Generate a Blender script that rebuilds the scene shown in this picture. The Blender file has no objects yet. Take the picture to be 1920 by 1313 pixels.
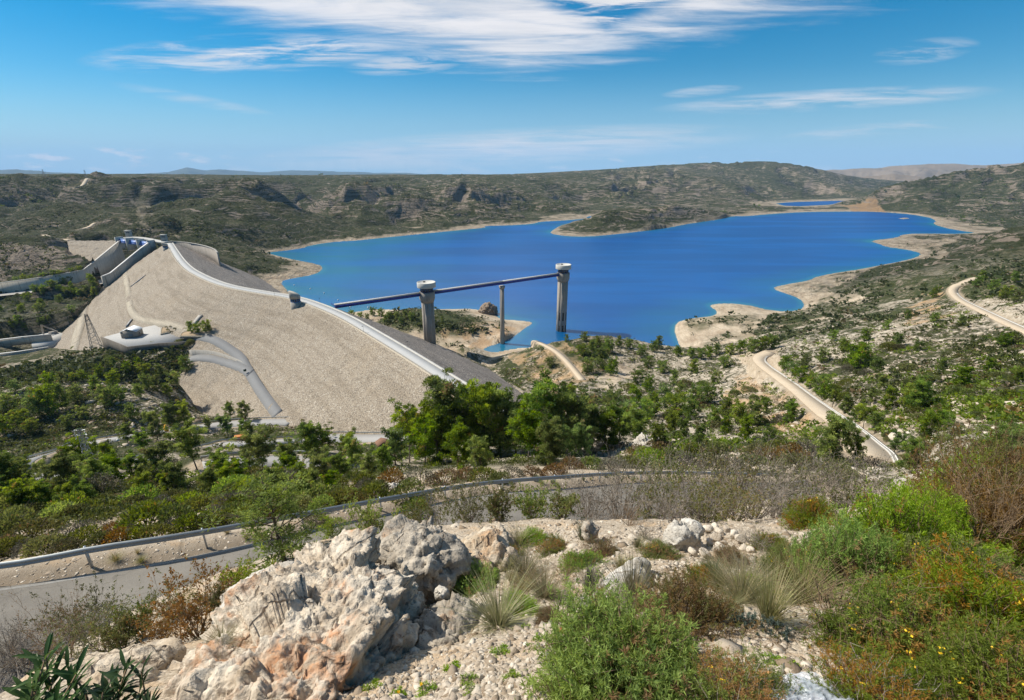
import bpy, bmesh, math, random
import numpy as np
R = math.radians
S = bpy.context.scene
COL = S.collection
# ---------------------------------------------------------------- camera, light, exposure
CAM_Z = 165.0                       # metres above the reservoir surface (z = 0)
PITCH = 20.35                       # degrees below the horizon
FPX = 880.0                         # focal length in photo pixels (photo 1920 wide)
cd = bpy.data.cameras.new("camera"); cam = bpy.data.objects.new("camera", cd); COL.objects.link(cam)
cd.sensor_width = 36.0; cd.lens = 36.0 * FPX / 1920.0
cd.clip_start = 0.05; cd.clip_end = 120000
cam.location = (0, 0, CAM_Z); cam.rotation_euler = (R(90 - PITCH), 0, 0)
S.camera = cam
S.view_settings.view_transform = 'Standard'; S.view_settings.look = 'None'
S.view_settings.gamma = 1.0; S.view_settings.use_curve_mapping = False
S.view_settings.exposure = 0.36
SUN_EL = R(47); SUN_DIR = np.array([-0.965, 0.262])      # horizontal direction towards the sun
sd = bpy.data.lights.new("sun", 'SUN'); sun = bpy.data.objects.new("sun", sd); COL.objects.link(sun)
sd.energy = 5.0; sd.angle = R(0.5); sd.color = (1.0, 0.94, 0.84)
from mathutils import Vector, Matrix
_sv = Vector((SUN_DIR[0] * math.cos(SUN_EL), SUN_DIR[1] * math.cos(SUN_EL), math.sin(SUN_EL)))
sun.rotation_euler = _sv.to_track_quat('Z', 'Y').to_euler()
sun.location = (-300, 100, 600)
S.cycles.max_bounces = 5; S.cycles.diffuse_bounces = 2; S.cycles.glossy_bounces = 2
S.cycles.transmission_bounces = 3; S.cycles.volume_bounces = 0; S.cycles.transparent_max_bounces = 6

# ---------------------------------------------------------------- node helper
class NT:
    def __init__(s, tree):
        s.t = tree; s.t.nodes.clear()
    def n(s, typ, ins=None, **props):
        nd = s.t.nodes.new('ShaderNode' + typ)
        for k, v in props.items(): setattr(nd, k, v)
        for k, v in (ins or {}).items():
            sock = nd.inputs[k]
            if isinstance(v, bpy.types.NodeSocket): s.t.links.new(v, sock)
            elif isinstance(v, bpy.types.Node): s.t.links.new(v.outputs[0], sock)
            else:
                if sock.type == 'RGBA' and len(v) == 3: v = (*v, 1)
                sock.default_value = v
        return nd
    def m(s, op, a, b=0.0, c=0.0, clamp=False):
        return s.n('Math', {0: a, 1: b, 2: c}, operation=op, use_clamp=clamp).outputs[0]
    def sstep(s, x, lo, hi):
        return s.n('MapRange', {0: x, 1: lo, 2: hi, 3: 0.0, 4: 1.0}, interpolation_type='SMOOTHSTEP', clamp=True).outputs[0]
    def mix(s, f, a, b, blend='MIX'):
        nd = s.t.nodes.new('ShaderNodeMix'); nd.data_type = 'RGBA'; nd.blend_type = blend; nd.clamp_factor = True
        for i, v in ((0, f), (6, a), (7, b)):
            if isinstance(v, (bpy.types.NodeSocket,)): s.t.links.new(v, nd.inputs[i])
            elif i == 0: nd.inputs[0].default_value = v
            else: nd.inputs[i].default_value = (*v, 1) if len(v) == 3 else v
        return nd.outputs[2]
    def noise(s, vec, scale, detail=4, rough=0.55, dist=0.0, out=0):
        return s.n('TexNoise', {'Vector': vec, 'Scale': scale, 'Detail': detail, 'Roughness': rough, 'Distortion': dist}).outputs[out]
    def vor(s, vec, scale, feature='F1', out=0, rnd=1.0):
        return s.n('TexVoronoi', {'Vector': vec, 'Scale': scale, 'Randomness': rnd}, feature=feature).outputs[out]
    def ramp(s, f, stops):
        nd = s.n('ValToRGB', {0: f}); cr = nd.color_ramp
        while len(cr.elements) < len(stops): cr.elements.new(0.5)
        for e, (p, c) in zip(cr.elements, stops): e.position = p; e.color = (*c, 1)
        return nd.outputs[0]
    def scalev(s, vec, v):
        return s.n('VectorMath', {0: vec, 1: v}, operation='MULTIPLY').outputs[0]

# ---------------------------------------------------------------- world: sky + cirrus
W = bpy.data.worlds.new("World"); S.world = W; W.use_nodes = True
w = NT(W.node_tree)
sky = w.n('TexSky', sky_type='NISHITA', sun_disc=False, sun_elevation=SUN_EL,
          sun_rotation=math.atan2(SUN_DIR[0], SUN_DIR[1]), altitude=300, air_density=1.0, dust_density=0.0, ozone_density=4.0)
hs = w.n('HueSaturation', {'Hue': 0.488, 'Saturation': 1.52, 'Value': 0.92, 'Color': sky})
tc = w.n('TexCoord').outputs['Generated']
sx = w.n('SeparateXYZ', {0: tc})
X, Y, Z = sx.outputs
yy = w.m('MAXIMUM', Y, 0.05)
A = w.m('DIVIDE', X, yy)                # tangent of azimuth
E = w.m('DIVIDE', Z, yy)                # tangent of elevation
zc = w.m('MAXIMUM', Z, 0.03)
px = w.m('DIVIDE', X, zc); py = w.m('DIVIDE', Y, zc)
cv = w.n('CombineXYZ', {0: px, 1: py, 2: 0.0}).outputs[0]         # where the ray meets a flat cloud layer
ae = w.n('CombineXYZ', {0: A, 1: w.m('MULTIPLY', E, 4.0), 2: 0.0}).outputs[0]
def rotv(a, vec=cv, sc=(1, 1, 1)):
    return w.n('Mapping', {'Vector': vec, 'Rotation': (0, 0, R(a)), 'Scale': sc}).outputs[0]
n1 = w.noise(rotv(32, cv, (0.55, 1.9, 1)), 1.5, 8, 0.62, 0.6)
n2 = w.noise(rotv(24, ae, (1.6, 5.0, 1)), 3.2, 9, 0.66, 0.5)
n3 = w.noise(ae, 5.0, 8, 0.6, 0.3)
nn = w.m('ADD', w.m('MULTIPLY', n1, 0.55), w.m('MULTIPLY', n2, 0.45))
nz = w.m('SUBTRACT', nn, 0.5)
aL = w.m('ABSOLUTE', w.m('ADD', A, 0.0))
low = w.m('ADD', w.m('MULTIPLY', aL, 0.18), 0.168)
d1 = w.m('ADD', w.m('SUBTRACT', E, low), w.m('MULTIPLY', nz, 0.15))
big = w.sstep(d1, -0.016, 0.055)
fib = w.sstep(nn, 0.34, 0.56)
gap = w.m('MULTIPLY', w.sstep(w.m('SUBTRACT', E, w.m('MULTIPLY', w.m('ABSOLUTE', w.m('SUBTRACT', A, 0.17)), 0.35)), 0.232, 0.262), w.sstep(A, -0.05, 0.1))
big = w.m('MULTIPLY', big, w.m('SUBTRACT', 1.0, w.m('MULTIPLY', gap, w.sstep(n2, 0.62, 0.42))))
big = w.m('MULTIPLY', big, w.m('ADD', w.m('ADD', 0.32, w.m('MULTIPLY', w.sstep(d1, 0.0, 0.09), 0.36)), w.m('MULTIPLY', fib, 0.32), clamp=True))
far_r = w.sstep(A, 0.92, 0.55); big = w.m('MULTIPLY', big, far_r)
def blob(a0, e0, ra, re, tilt, lo, hi, amp, nse=None):
    da = w.m('SUBTRACT', A, a0); de = w.m('SUBTRACT', w.m('SUBTRACT', E, e0), w.m('MULTIPLY', da, tilt))
    q = w.m('ADD', w.m('POWER', w.m('ABSOLUTE', w.m('DIVIDE', da, ra)), 2.0), w.m('POWER', w.m('ABSOLUTE', w.m('DIVIDE', de, re)), 2.0))
    f = w.m('SUBTRACT', 1.0, q, clamp=True)
    return w.m('MULTIPLY', w.m('MULTIPLY', f, w.sstep(n2 if nse is None else nse, lo, hi)), amp)
cl = big
for args in ((-0.47, 0.212, 0.34, 0.034, 0.04, 0.40, 0.66, 1.1), (0.60, 0.135, 0.34, 0.020, 0.05, 0.36, 0.66, 0.85),
             (0.36, 0.150, 0.08, 0.010, 0.08, 0.36, 0.6, 0.6), (0.76, 0.215, 0.10, 0.022, 0.1, 0.42, 0.66, 0.6),
             (-0.02, 0.052, 0.52, 0.036, 0.05, 0.28, 0.66, 0.85), (0.72, 0.085, 0.22, 0.014, 0.08, 0.4, 0.65, 0.5),
             (-0.60, 0.135, 0.16, 0.012, -0.18, 0.36, 0.66, 0.35), (-0.2, 0.195, 0.12, 0.02, 0.05, 0.38, 0.6, 0.8)):
    cl = w.m('MAXIMUM', cl, blob(*args))
pf = w.n('CombineXYZ', {0: w.m('MULTIPLY', A, 7.0), 1: w.m('MULTIPLY', E, 30.0), 2: 0.0}).outputs[0]
n4 = w.noise(pf, 1.6, 6, 0.55, 0.1)
for args in ((-0.85, 0.035, 0.42, 0.032, 0.0, 0.52, 0.66, 1.0, n4), (-0.35, 0.030, 0.30, 0.030, 0.0, 0.56, 0.7, 0.8, n4),
             (0.3, 0.030, 0.3, 0.03, 0.0, 0.56, 0.72, 0.7, n4), (0.1, 0.008, 1.3, 0.022, 0.0, 0.46, 0.74, 0.6, n4)):
    cl = w.m('MAXIMUM', cl, blob(*args))
cl = w.m('MULTIPLY', cl, w.sstep(Z, 0.0, 0.012))
cl = w.m('MULTIPLY', cl, w.sstep(Y, 0.0, 0.2), clamp=True)
shade = w.mix(w.sstep(n1, 0.35, 0.7), (6.6, 6.7, 7.1), (8.3, 8.1, 8.2))
horiz = w.mix(w.m('MULTIPLY', w.sstep(E, 0.20, -0.02), 0.9), hs.outputs[0], (2.7, 5.0, 7.2))
skyc = w.mix(w.m('MULTIPLY', cl, 0.97), horiz, shade)
bg = w.n('Background', {'Color': skyc, 'Strength': 0.09})
w.n('OutputWorld', {'Surface': bg})

# ---------------------------------------------------------------- projection of photo pixels
ST, CT = math.sin(R(PITCH)), math.cos(R(PITCH))
def ray(px, py):
    u = (np.asarray(px, float) - 960.0) / FPX; v = (np.asarray(py, float) - 656.5) / FPX
    return np.stack([u, CT - v * ST, -ST - v * CT], -1)
def at_t(px, py, t): return ray(px, py) * np.asarray(t, float)[..., None] + np.array([0, 0, CAM_Z])
def at_z(px, py, z):
    d = ray(px, py); return d * ((z - CAM_Z) / d[..., 2])[..., None] + np.array([0, 0, CAM_Z])
def project(p):
    p = np.asarray(p, float) - np.array([0, 0, CAM_Z])
    f = p[..., 1] * CT - p[..., 2] * ST; up = p[..., 1] * ST + p[..., 2] * CT
    f = np.maximum(f, 1e-3)
    return 960 + FPX * p[..., 0] / f, 656.5 - FPX * up / f, f

# ---------------------------------------------------------------- numpy noise
def _h(ix, iy, seed):
    n = (ix.astype(np.int64) * 374761393 + iy.astype(np.int64) * 668265263 + seed * 974634777) & 0xFFFFFFFF
    n = ((n ^ (n >> 13)) * 1274126177) & 0xFFFFFFFF
    return ((n ^ (n >> 16)) & 0xFFFFFF) / float(0xFFFFFF)
def vnoise(x, y, seed=0):
    x0 = np.floor(x); y0 = np.floor(y); fx = x - x0; fy = y - y0
    fx = fx * fx * fx * (fx * (fx * 6 - 15) + 10); fy = fy * fy * fy * (fy * (fy * 6 - 15) + 10)
    a = _h(x0, y0, seed); b = _h(x0 + 1, y0, seed); c = _h(x0, y0 + 1, seed); d = _h(x0 + 1, y0 + 1, seed)
    return (a + (b - a) * fx) * (1 - fy) + (c + (d - c) * fx) * fy
def fbm(x, y, octs=4, seed=0, gain=0.5):
    s = 0; a = 1; tot = 0
    for i in range(octs):
        s = s + a * (vnoise(x, y, seed + i) - 0.5); tot += a; a *= gain
        x, y = x * 1.97 + y * 0.31 + 13.1, y * 1.97 - x * 0.31 + 7.7
    return s / tot * 2
def vnoise3(p, seed=0):
    i = np.floor(p); f = p - i; f = f * f * (3 - 2 * f)
    out = 0
    for dz in (0, 1):
        wz = f[..., 2] if dz else 1 - f[..., 2]
        k = (i[..., 2] + dz) * 1013
        for dy in (0, 1):
            wy = f[..., 1] if dy else 1 - f[..., 1]
            for dx in (0, 1):
                wx = f[..., 0] if dx else 1 - f[..., 0]
                out = out + wx * wy * wz * _h(i[..., 0] + dx + k, i[..., 1] + dy - k * 3, seed)
    return out
def sst(x, a, b):
    t = np.clip((x - a) / (b - a), 0, 1); return t * t * (3 - 2 * t)

# ---------------------------------------------------------------- mesh helpers
def new_obj(name, verts, faces, mat, parent=None, smooth=False, attrs=None, corner=None):
    """one mesh object from numpy arrays; faces is (n,3) or (n,4) or a list of both / of tuples"""
    me = bpy.data.meshes.new(name)
    verts = np.asarray(verts, np.float32)
    if isinstance(faces, np.ndarray): faces = [faces]
    elif len(faces) and not isinstance(faces[0], np.ndarray):
        grp = {}
        for f in faces: grp.setdefault(len(f), []).append(f)
        faces = [np.array(v) for v in grp.values()]
    nl = sum(f.size for f in faces); npol = sum(len(f) for f in faces)
    me.vertices.add(len(verts)); me.vertices.foreach_set('co', verts.ravel())
    me.loops.add(nl); me.polygons.add(npol)
    me.loops.foreach_set('vertex_index', np.concatenate([f.ravel() for f in faces]).astype(np.int32))
    tot = np.concatenate([np.full(len(f), f.shape[1]) for f in faces]).astype(np.int32)
    st = np.concatenate([[0], np.cumsum(tot)[:-1]]).astype(np.int32)
    me.polygons.foreach_set('loop_start', st); me.polygons.foreach_set('loop_total', tot)
    if smooth: me.polygons.foreach_set('use_smooth', np.ones(npol, bool))
    for k, a in (attrs or {}).items():
        at = me.attributes.new(k, 'FLOAT', 'POINT'); at.data.foreach_set('value', np.asarray(a, np.float32))
    me.update(calc_edges=True)
    if mat is not None:
        for mm in (mat if isinstance(mat, (list, tuple)) else [mat]): me.materials.append(mm)
    o = bpy.data.objects.new(name, me); COL.objects.link(o)
    if parent is not None: o.parent = parent
    return o
def tag(o, label=None, cat=None, group=None, kind=None):
    if label: o['label'] = label
    if cat: o['category'] = cat
    if group: o['group'] = group
    if kind: o['kind'] = kind
    return o
def empty(name, loc=(0, 0, 0), rz=0.0, scale=1.0):
    e = bpy.data.objects.new(name, None); COL.objects.link(e); e.location = [float(v) for v in loc]
    e.rotation_euler = (0, 0, rz); e.scale = (scale,) * 3 if np.isscalar(scale) else scale
    e.empty_display_size = 0.3
    return e
class MB:
    """collects boxes, tubes and strips, then builds ONE mesh"""
    def __init__(s): s.v = []; s.f = []; s.n = 0
    def add(s, v, f):
        v = np.asarray(v, float); s.v.append(v)
        for q in f: s.f.append(tuple(int(i) + s.n for i in q))
        s.n += len(v); return s
    def box(s, c, size, rz=0.0, taper=1.0):
        x, y, z = [k / 2 for k in size]
        v = np.array([[sx * x * (taper if sz > 0 else 1), sy * y * (taper if sz > 0 else 1), sz * z] for sz in (-1, 1) for sx, sy in ((-1, -1), (1, -1), (1, 1), (-1, 1))])
        ca, sa = math.cos(rz), math.sin(rz)
        v = np.stack([v[:, 0] * ca - v[:, 1] * sa, v[:, 0] * sa + v[:, 1] * ca, v[:, 2]], 1) + np.array(c)
        return s.add(v, [(3, 2, 1, 0), (4, 5, 6, 7), (0, 1, 5, 4), (1, 2, 6, 5), (2, 3, 7, 6), (3, 0, 4, 7)])
    def tube(s, pts, rad, n=6, cap=True):
        pts = np.asarray(pts, float); k = len(pts); rad = np.broadcast_to(rad, (k,))
        tan = np.gradient(pts, axis=0); tan /= np.linalg.norm(tan, axis=1)[:, None] + 1e-9
        up = np.array([0, 0, 1.0]) if abs(tan[0, 2]) < 0.9 else np.array([1.0, 0, 0])
        a = np.cross(tan, up); a /= np.linalg.norm(a, axis=1)[:, None] + 1e-9; b = np.cross(tan, a)
        th = np.arange(n) / n * 2 * math.pi
        v = (pts[:, None] + rad[:, None, None] * (a[:, None] * np.cos(th)[None, :, None] + b[:, None] * np.sin(th)[None, :, None])).reshape(-1, 3)
        f = [(i * n + j, i * n + (j + 1) % n, (i + 1) * n + (j + 1) % n, (i + 1) * n + j) for i in range(k - 1) for j in range(n)]
        if cap: f += [tuple(range(n)), tuple(range((k - 1) * n, k * n))[::-1]]
        return s.add(v, f)
    def lathe(s, prof, n=32, c=(0, 0, 0), cap=True, ang=0.0):
        k = len(prof); th = np.arange(n) / n * 2 * math.pi + ang
        v = np.array([[r * math.cos(t), r * math.sin(t), z] for r, z in prof for t in th]) + np.array(c)
        f = [(i * n + j, i * n + (j + 1) % n, (i + 1) * n + (j + 1) % n, (i + 1) * n + j) for i in range(k - 1) for j in range(n)]
        if cap: f += [tuple(range(n))[::-1], tuple(range((k - 1) * n, k * n))]
        return s.add(v, f)
    def prism(s, poly, z0, z1):
        n = len(poly); v = [(x, y, z0) for x, y in poly] + [(x, y, z1) for x, y in poly]
        return s.add(v, [tuple(range(n))[::-1], tuple(range(n, 2 * n))] + [(i, (i + 1) % n, n + (i + 1) % n, n + i) for i in range(n)])
    def sweep(s, sections, closed=False):
        """loft of equal-length closed cross sections, capped"""
        k = len(sections); n = len(sections[0]); v = np.concatenate([np.asarray(q, float) for q in sections])
        f = [(i * n + j, i * n + (j + 1) % n, (i + 1) * n + (j + 1) % n, (i + 1) * n + j) for i in range(k - 1) for j in range(n)]
        f += [tuple(range(n))[::-1], tuple(range((k - 1) * n, k * n))]
        return s.add(v, f)
    def build(s, name, mat, parent=None, smooth=False):
        return new_obj(name, np.concatenate(s.v), s.f, mat, parent, smooth)
def bevel(o, wd=0.05, seg=2):
    b = o.modifiers.new('bevel', 'BEVEL'); b.width = wd; b.segments = seg; b.limit_method = 'ANGLE'; return o
def mat(name, build):
    m = bpy.data.materials.new(name); m.use_nodes = True; t = NT(m.node_tree)
    out = build(t); t.n('OutputMaterial', {'Surface': out}); return m
def pos(t): return t.n('NewGeometry').outputs['Position']
def objc(t): return t.n('TexCoord').outputs['Object']
def bsdf(t, col, rough=0.85, bump=None, metal=0.0, spec=0.3, bs=0.5, dist=0.1, **kw):
    ins = {'Base Color': col, 'Roughness': rough, 'Metallic': metal, 'Specular IOR Level': spec}
    if bump is not None: ins['Normal'] = t.n('Bump', {'Strength': bs, 'Distance': dist, 'Height': bump}).outputs[0]
    ins.update(kw)
    return t.n('BsdfPrincipled', ins).outputs[0]
def smooth_line(p, it=2):
    p = np.asarray(p, float)
    for _ in range(it):
        q = np.empty((2 * len(p), p.shape[1])); q[0] = p[0]; q[-1] = p[-1]
        q[1:-1:2] = p[:-1] * .75 + p[1:] * .25; q[2:-1:2] = p[:-1] * .25 + p[1:] * .75
        p = q
    return p
def resample(p, step):
    p = np.asarray(p, float); L = np.concatenate([[0], np.cumsum(np.linalg.norm(np.diff(p[:, :2], axis=0), axis=1))])
    n = max(2, int(L[-1] / step) + 1); s = np.linspace(0, L[-1], n)
    return np.stack([np.interp(s, L, p[:, k]) for k in range(p.shape[1])], 1)
def seg_dist(x, y, line, closed=False):
    """distance to a polyline, its parameter index and the side sign"""
    best = np.full(x.shape, 1e18); idx = np.zeros(x.shape); side = np.zeros(x.shape)
    n = len(line); m = n if closed else n - 1
    for i in range(m):
        a = line[i]; b = line[(i + 1) % n]; dx, dy = b[0] - a[0], b[1] - a[1]; l2 = dx * dx + dy * dy + 1e-12
        t = np.clip(((x - a[0]) * dx + (y - a[1]) * dy) / l2, 0, 1)
        ex = x - a[0] - t * dx; ey = y - a[1] - t * dy; d = ex * ex + ey * ey
        k = d < best; best = np.where(k, d, best); idx = np.where(k, i + t, idx)
        side = np.where(k, np.sign(dx * ey - dy * ex), side)
    return np.sqrt(best), idx, side
def in_poly(x, y, P):
    c = np.zeros(x.shape, bool); n = len(P); j = n - 1
    for i in range(n):
        xi, yi = P[i][:2]; xj, yj = P[j][:2]
        if yi != yj:
            c ^= ((yi > y) != (yj > y)) & (x < (xj - xi) * (y - yi) / (yj - yi) + xi)
        j = i
    return c
# ================================================================ TERRAIN
CRZ = 65.0                                   # dam crest above the water
crest_px = np.array([(312, 452.5), (320, 460), (345, 500), (385, 522), (425, 537), (490, 549), (560, 559), (640, 590), (700, 625), (765, 664), (830, 705)], float)
crest = at_z(crest_px[:, 0], crest_px[:, 1], CRZ)[:, :2]
d_far = crest[1] - crest[2]; d_far /= np.linalg.norm(d_far); d_near = crest[-1] - crest[-2]; d_near /= np.linalg.norm(d_near)
crest = np.vstack([crest[1] + d_far * 30, crest[1:], crest[-1] + d_near * 62])
crest = resample(smooth_line(crest, 3), 7.0)
RW = 4.6                                     # half width of the crest
def dam_h(x, y):
    d, i, s = seg_dist(np.asarray(x, float), np.asarray(y, float), crest)
    # walking far -> near, the lake lies on the left-hand side (positive)
    return CRZ - np.maximum(0, d - RW) / np.where(s > 0, 1.75, 1.6), d, s
def hit_fn(px, py, fn, t0=2.0, t1=6000.0, n=1400):
    px = np.atleast_1d(np.asarray(px, float)); py = np.atleast_1d(np.asarray(py, float))
    t = np.exp(np.linspace(math.log(t0), math.log(t1), n)); D = ray(px, py)
    P = D[:, None] * t[None, :, None]; hz = fn(P[..., 0], P[..., 1]); g = (P[..., 2] + CAM_Z) - hz
    below = g < 0; k = np.where(below.any(1), below.argmax(1), n - 1); k = np.maximum(k, 1)
    r = np.arange(len(px)); ga, gb = g[r, k - 1], g[r, k]; f = np.clip(ga / (ga - gb + 1e-12), 0, 1)
    tt = t[k - 1] + (t[k] - t[k - 1]) * f
    return D * tt[:, None] + np.array([0, 0, CAM_Z]), tt
C = [  # photo x, y, forward distance
(0,1313,3.2),(240,1313,3.0),(480,1313,2.8),(720,1313,2.7),(960,1313,2.4),(1200,1313,2.3),(1440,1313,2.2),(1680,1313,2.2),(1920,1313,2.3),
(960,1900,1.0),(300,1900,1.1),(1600,1900,1.0),(-300,1500,1.9),(2200,1500,1.5),
(1920,1200,3.0),(1600,1200,3.0),(1300,1200,3.1),(1000,1200,3.4),(700,1200,4.3),(450,1200,5.4),(200,1200,9.0),(0,1200,12.0),
(1920,1100,4.0),(1600,1100,4.2),(1300,1100,4.4),(1000,1100,4.9),(750,1100,6.2),(500,1100,10.0),
(1920,1000,6.0),(1600,1000,6.5),(1300,1000,6.8),(1100,1000,6.8),(900,1000,7.6),(750,1000,9.0),(620,1010,13.0),
(1920,955,8.0),(1600,968,8.5),(1350,985,8.4),(1120,988,7.8),(1250,986,8.0),(950,992,7.9),
(1920,890,24),(1920,860,34),(1920,800,58),(1920,700,120),(1920,600,210),(1850,580,230),(1920,520,350),(1920,455,640),(1920,440,740),
(100,1000,36),(350,960,40),(560,920,45),(700,900,46),(850,880,52),(1000,875,55),(1150,850,75),(1250,870,72),(1400,860,80),(1500,850,80),
(100,930,65),(300,920,65),(500,900,75),(650,890,80),(0,900,95),(150,893,102),(300,885,105),(480,882,110),(640,872,125),
(100,888,135),(450,867,160),(620,868,160),(250,862,175),(400,838,200),(540,826,225),(720,822,235),(40,862,200),(200,826,230),(330,806,250),(520,792,275),(560,802,270),
(0,800,240),(100,790,255),(200,770,270),(300,760,285),(0,740,290),(100,730,305),(250,720,315),(340,700,345),(0,700,365),(60,690,382),(100,681,395),(-60,700,360),(180,655,410),(280,645,410),(360,642,405),
(40,640,545),(0,655,520),(90,650,528),(60,660,515),(-50,640,540),(100,590,640),(50,566,650),(180,540,680),(214,520,705),(120,560,662),(0,600,640),(0,554,640),(75,541,655),(150,526,672),(192,519,684),
(0,520,690),(0,480,740),(0,455,790),(100,500,715),(130,455,790),(100,430,850),(0,420,900),(200,446,800),(300,437,840),
(0,390,1150),(150,390,1150),(300,400,1050),(420,410,1150),(450,450,1020),(400,458,930),
(0,360,1500),(150,355,1600),(300,360,1500),(450,370,1500),(600,380,1750),(600,420,1400),(500,440,1150),
(0,335,2300),(150,333,2400),(300,333,2400),(450,335,2500),(600,340,2600),(0,327,3300),(150,327,3300),(300,327,3300),(450,329,3500),(600,329,3700),(700,328,4000),(0,334,5200),(150,334,5200),(300,334,5200),(450,334,5400),(600,334,5600),(750,333,5800),(900,333,6000),
(740,420,1500),(740,390,1800),(740,350,2500),(880,404,1800),(900,370,2200),(900,345,2700),(900,327.5,4000),
(1000,402,2000),(1050,392,2200),(1000,370,2500),(1000,342,3000),(1050,327,4200),(1150,386,2650),(1150,360,3000),(1150,332,3800),(1130,323,4500),
(1190,398,1600),(1100,425,1480),(1280,398,1800),(1340,395,1950),(1440,393,2350),(1150,407,1560),
(1560,391,2450),(1640,380,2550),(1700,390,2250),(1300,374,3000),(1400,362,3600),(1300,340,3800),(1500,345,4200),(1600,352,4200),
(1200,318,4800),(1300,314,5000),(1400,310,5000),(1490,308,5000),(1550,321,5200),(1600,335,5000),(1640,354,4800),
(1700,350,2700),(1760,335,2900),(1800,328,3000),(1920,318,3000),(1850,360,2400),(1760,370,2400),(1750,395,2150),(1850,400,1900),(1920,390,2000),(1850,425,1600),(1920,420,1600),
(1780,480,750),(1850,462,740),(1700,510,650),(1800,520,480),(1600,540,600),(1700,600,340),(1600,600,420),(1500,600,480),(1800,640,200),(1700,680,190),(1600,690,215),
(1500,660,300),(1400,650,390),(1440,690,255),(1540,770,150),(1640,850,88),(1700,780,115),(1800,760,105),(1600,740,160),(1350,720,270),(1350,780,185),(1400,820,120),
(1250,720,300),(1250,800,165),(1200,840,110),(1180,690,350),(1080,700,340),(1100,627,430),(1000,650,430),(1200,642,440),(1050,760,235),(1000,720,300),(950,680,395),(900,665,440),
(850,600,520),(760,590,545),(950,620,500),(880,640,460),(540,500,860),(470,490,850),(440,478,880),
# the bank between the stony shelf and the road, and the gully right of it: lower than the line of sight
(700,1020,14),(850,1020,14),(1000,1012,13),(1150,1005,13.5),(1300,1000,14),(1450,985,15),(1600,965,17),(1750,930,20),(1900,905,20),
(700,1010,20),(850,985,22),(1000,968,25),(1150,954,27),(1300,944,28),(1450,935,30),(1600,925,32),
(1600,905,48),(1700,905,45),(1680,880,68),(1800,880,42),(1560,880,62),(1450,880,62),(1300,882,55),
]
C = np.array(C, float); ctrl = [at_t(C[:, 0], C[:, 1], C[:, 2])]
# near road, rail side (z relative to the eye)
rd = np.array([(-60,1092,-15),(50,1080,-15),(190,1050,-15),(360,1025,-15.4),(640,970,-17),(870,925,-19),(1000,912,-20),(1190,898,-22.5),(1350,899,-25),(1500,903,-28)], float)
ctrl.append(at_z(rd[:, 0], rd[:, 1], rd[:, 2] + CAM_Z))
# lake shore
shore_px = np.array([(540,548),(524,528),(548,522),(590,515),(606,504),(598,496),(560,489),(520,480),(489,475),(530,471),(572,465),(574,462),(600,457),(635,453),(662,452),(728,445),(798,438),(869,431),(913,427),(906,424),(953,423),(1000,420),(1012,416),(1052,414),(1103,410),(1098,407),(1131,402),(1165,400),
 (1160,403),(1110,411),(1060,421),(1038,431),(1030,438),(1060,443),(1100,444),(1150,440),(1200,434),(1260,426),(1300,418),(1350,411),(1372,405),(1400,406),(1450,401),(1500,398),(1560,397),(1640,397),(1690,400),(1740,407),(1756,414),(1748,420),(1770,427),(1800,433),(1835,437),
 (1780,439),(1720,438),(1690,440),(1682,446),(1628,452),(1648,457),(1660,463),(1700,468),(1728,475),(1718,483),(1690,490),(1640,500),(1600,507),(1530,519),(1520,526),(1465,535),(1447,541),(1472,550),(1500,560),(1510,573),(1500,583),(1450,584),(1400,571),(1345,569),(1328,574),(1347,584),(1338,593),(1275,600),(1264,615),(1270,638),(1276,654),
 (1250,664),(1180,657),(1100,652),(1050,652),(1010,652),(960,655),(925,662),(900,657),(930,645),(962,632),(990,612),(1002,604),(968,601),(938,599),(926,590),(890,579),(840,580),(760,581),(700,580),(650,588),(610,582),(570,564)], float)
shore = at_z(shore_px[:, 0], shore_px[:, 1], 0.0)
lake2_px = np.array([(1455,381.5),(1490,379),(1540,377.5),(1600,376),(1622,374),(1600,379),(1560,384),(1500,387),(1470,386)], float)
lake2 = at_z(lake2_px[:, 0], lake2_px[:, 1], 0.0)
islet_px = np.array([(1682,410),(1690,408.5),(1702,408.5),(1706,410),(1696,411.5)], float)
islet = at_z(islet_px[:, 0], islet_px[:, 1], 0.0)
ctrl += [shore, lake2]
inside = at_z(np.array([700, 900, 1150, 1400, 1600, 1250, 1100, 1350]), np.array([500, 470, 520, 470, 430, 590, 600, 530]), 0.0); inside[:, 2] = -25
ctrl.append(inside)
# where the dam meets the ground
toe_px = np.array([(302,458),(275,463),(251,481),(229,502),(212,517),(188,545),(150,590),(110,630),(66,670),(180,655),(250,646),(362,642),(345,690),(330,722),(324,752),(380,778),(480,785),(540,790),(600,812),(720,818),(775,785),(838,716)], float)
toe_up_px = np.array([(992,745),(930,702),(840,656)], float)
toe = hit_fn(toe_px[:, 0], toe_px[:, 1], lambda x, y: dam_h(x, y)[0], 50, 900)[0]
toe_up = hit_fn(toe_up_px[:, 0], toe_up_px[:, 1], lambda x, y: dam_h(x, y)[0], 50, 900)[0]
def off(i, d, side):
    i = int(np.clip(i, 0, len(crest) - 1)); a = crest[max(i - 1, 0)]; b = crest[min(i + 1, len(crest) - 1)]
    t = (b - a) / np.linalg.norm(b - a); n = np.array([-t[1], t[0]]) * side
    return crest[i] + n * d
n_c = len(crest)
up_hidden = [off(k, 112, 1) for k in range(int(n_c * 0.78), 6, -6)]         # the upstream toe lies under water
far_end = [off(3, 60, 1), off(0, 30, 1), off(0, 20, -1)]
up_hidden = np.array([(p[0], p[1], dam_h(p[0], p[1])[0]) for p in up_hidden + far_end])
dam_poly = np.vstack([toe, [(*(crest[-1] + np.array([3, -3])), CRZ)], toe_up, up_hidden])
ctrl += [toe, toe_up, up_hidden[:-3]]
und = []
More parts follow.
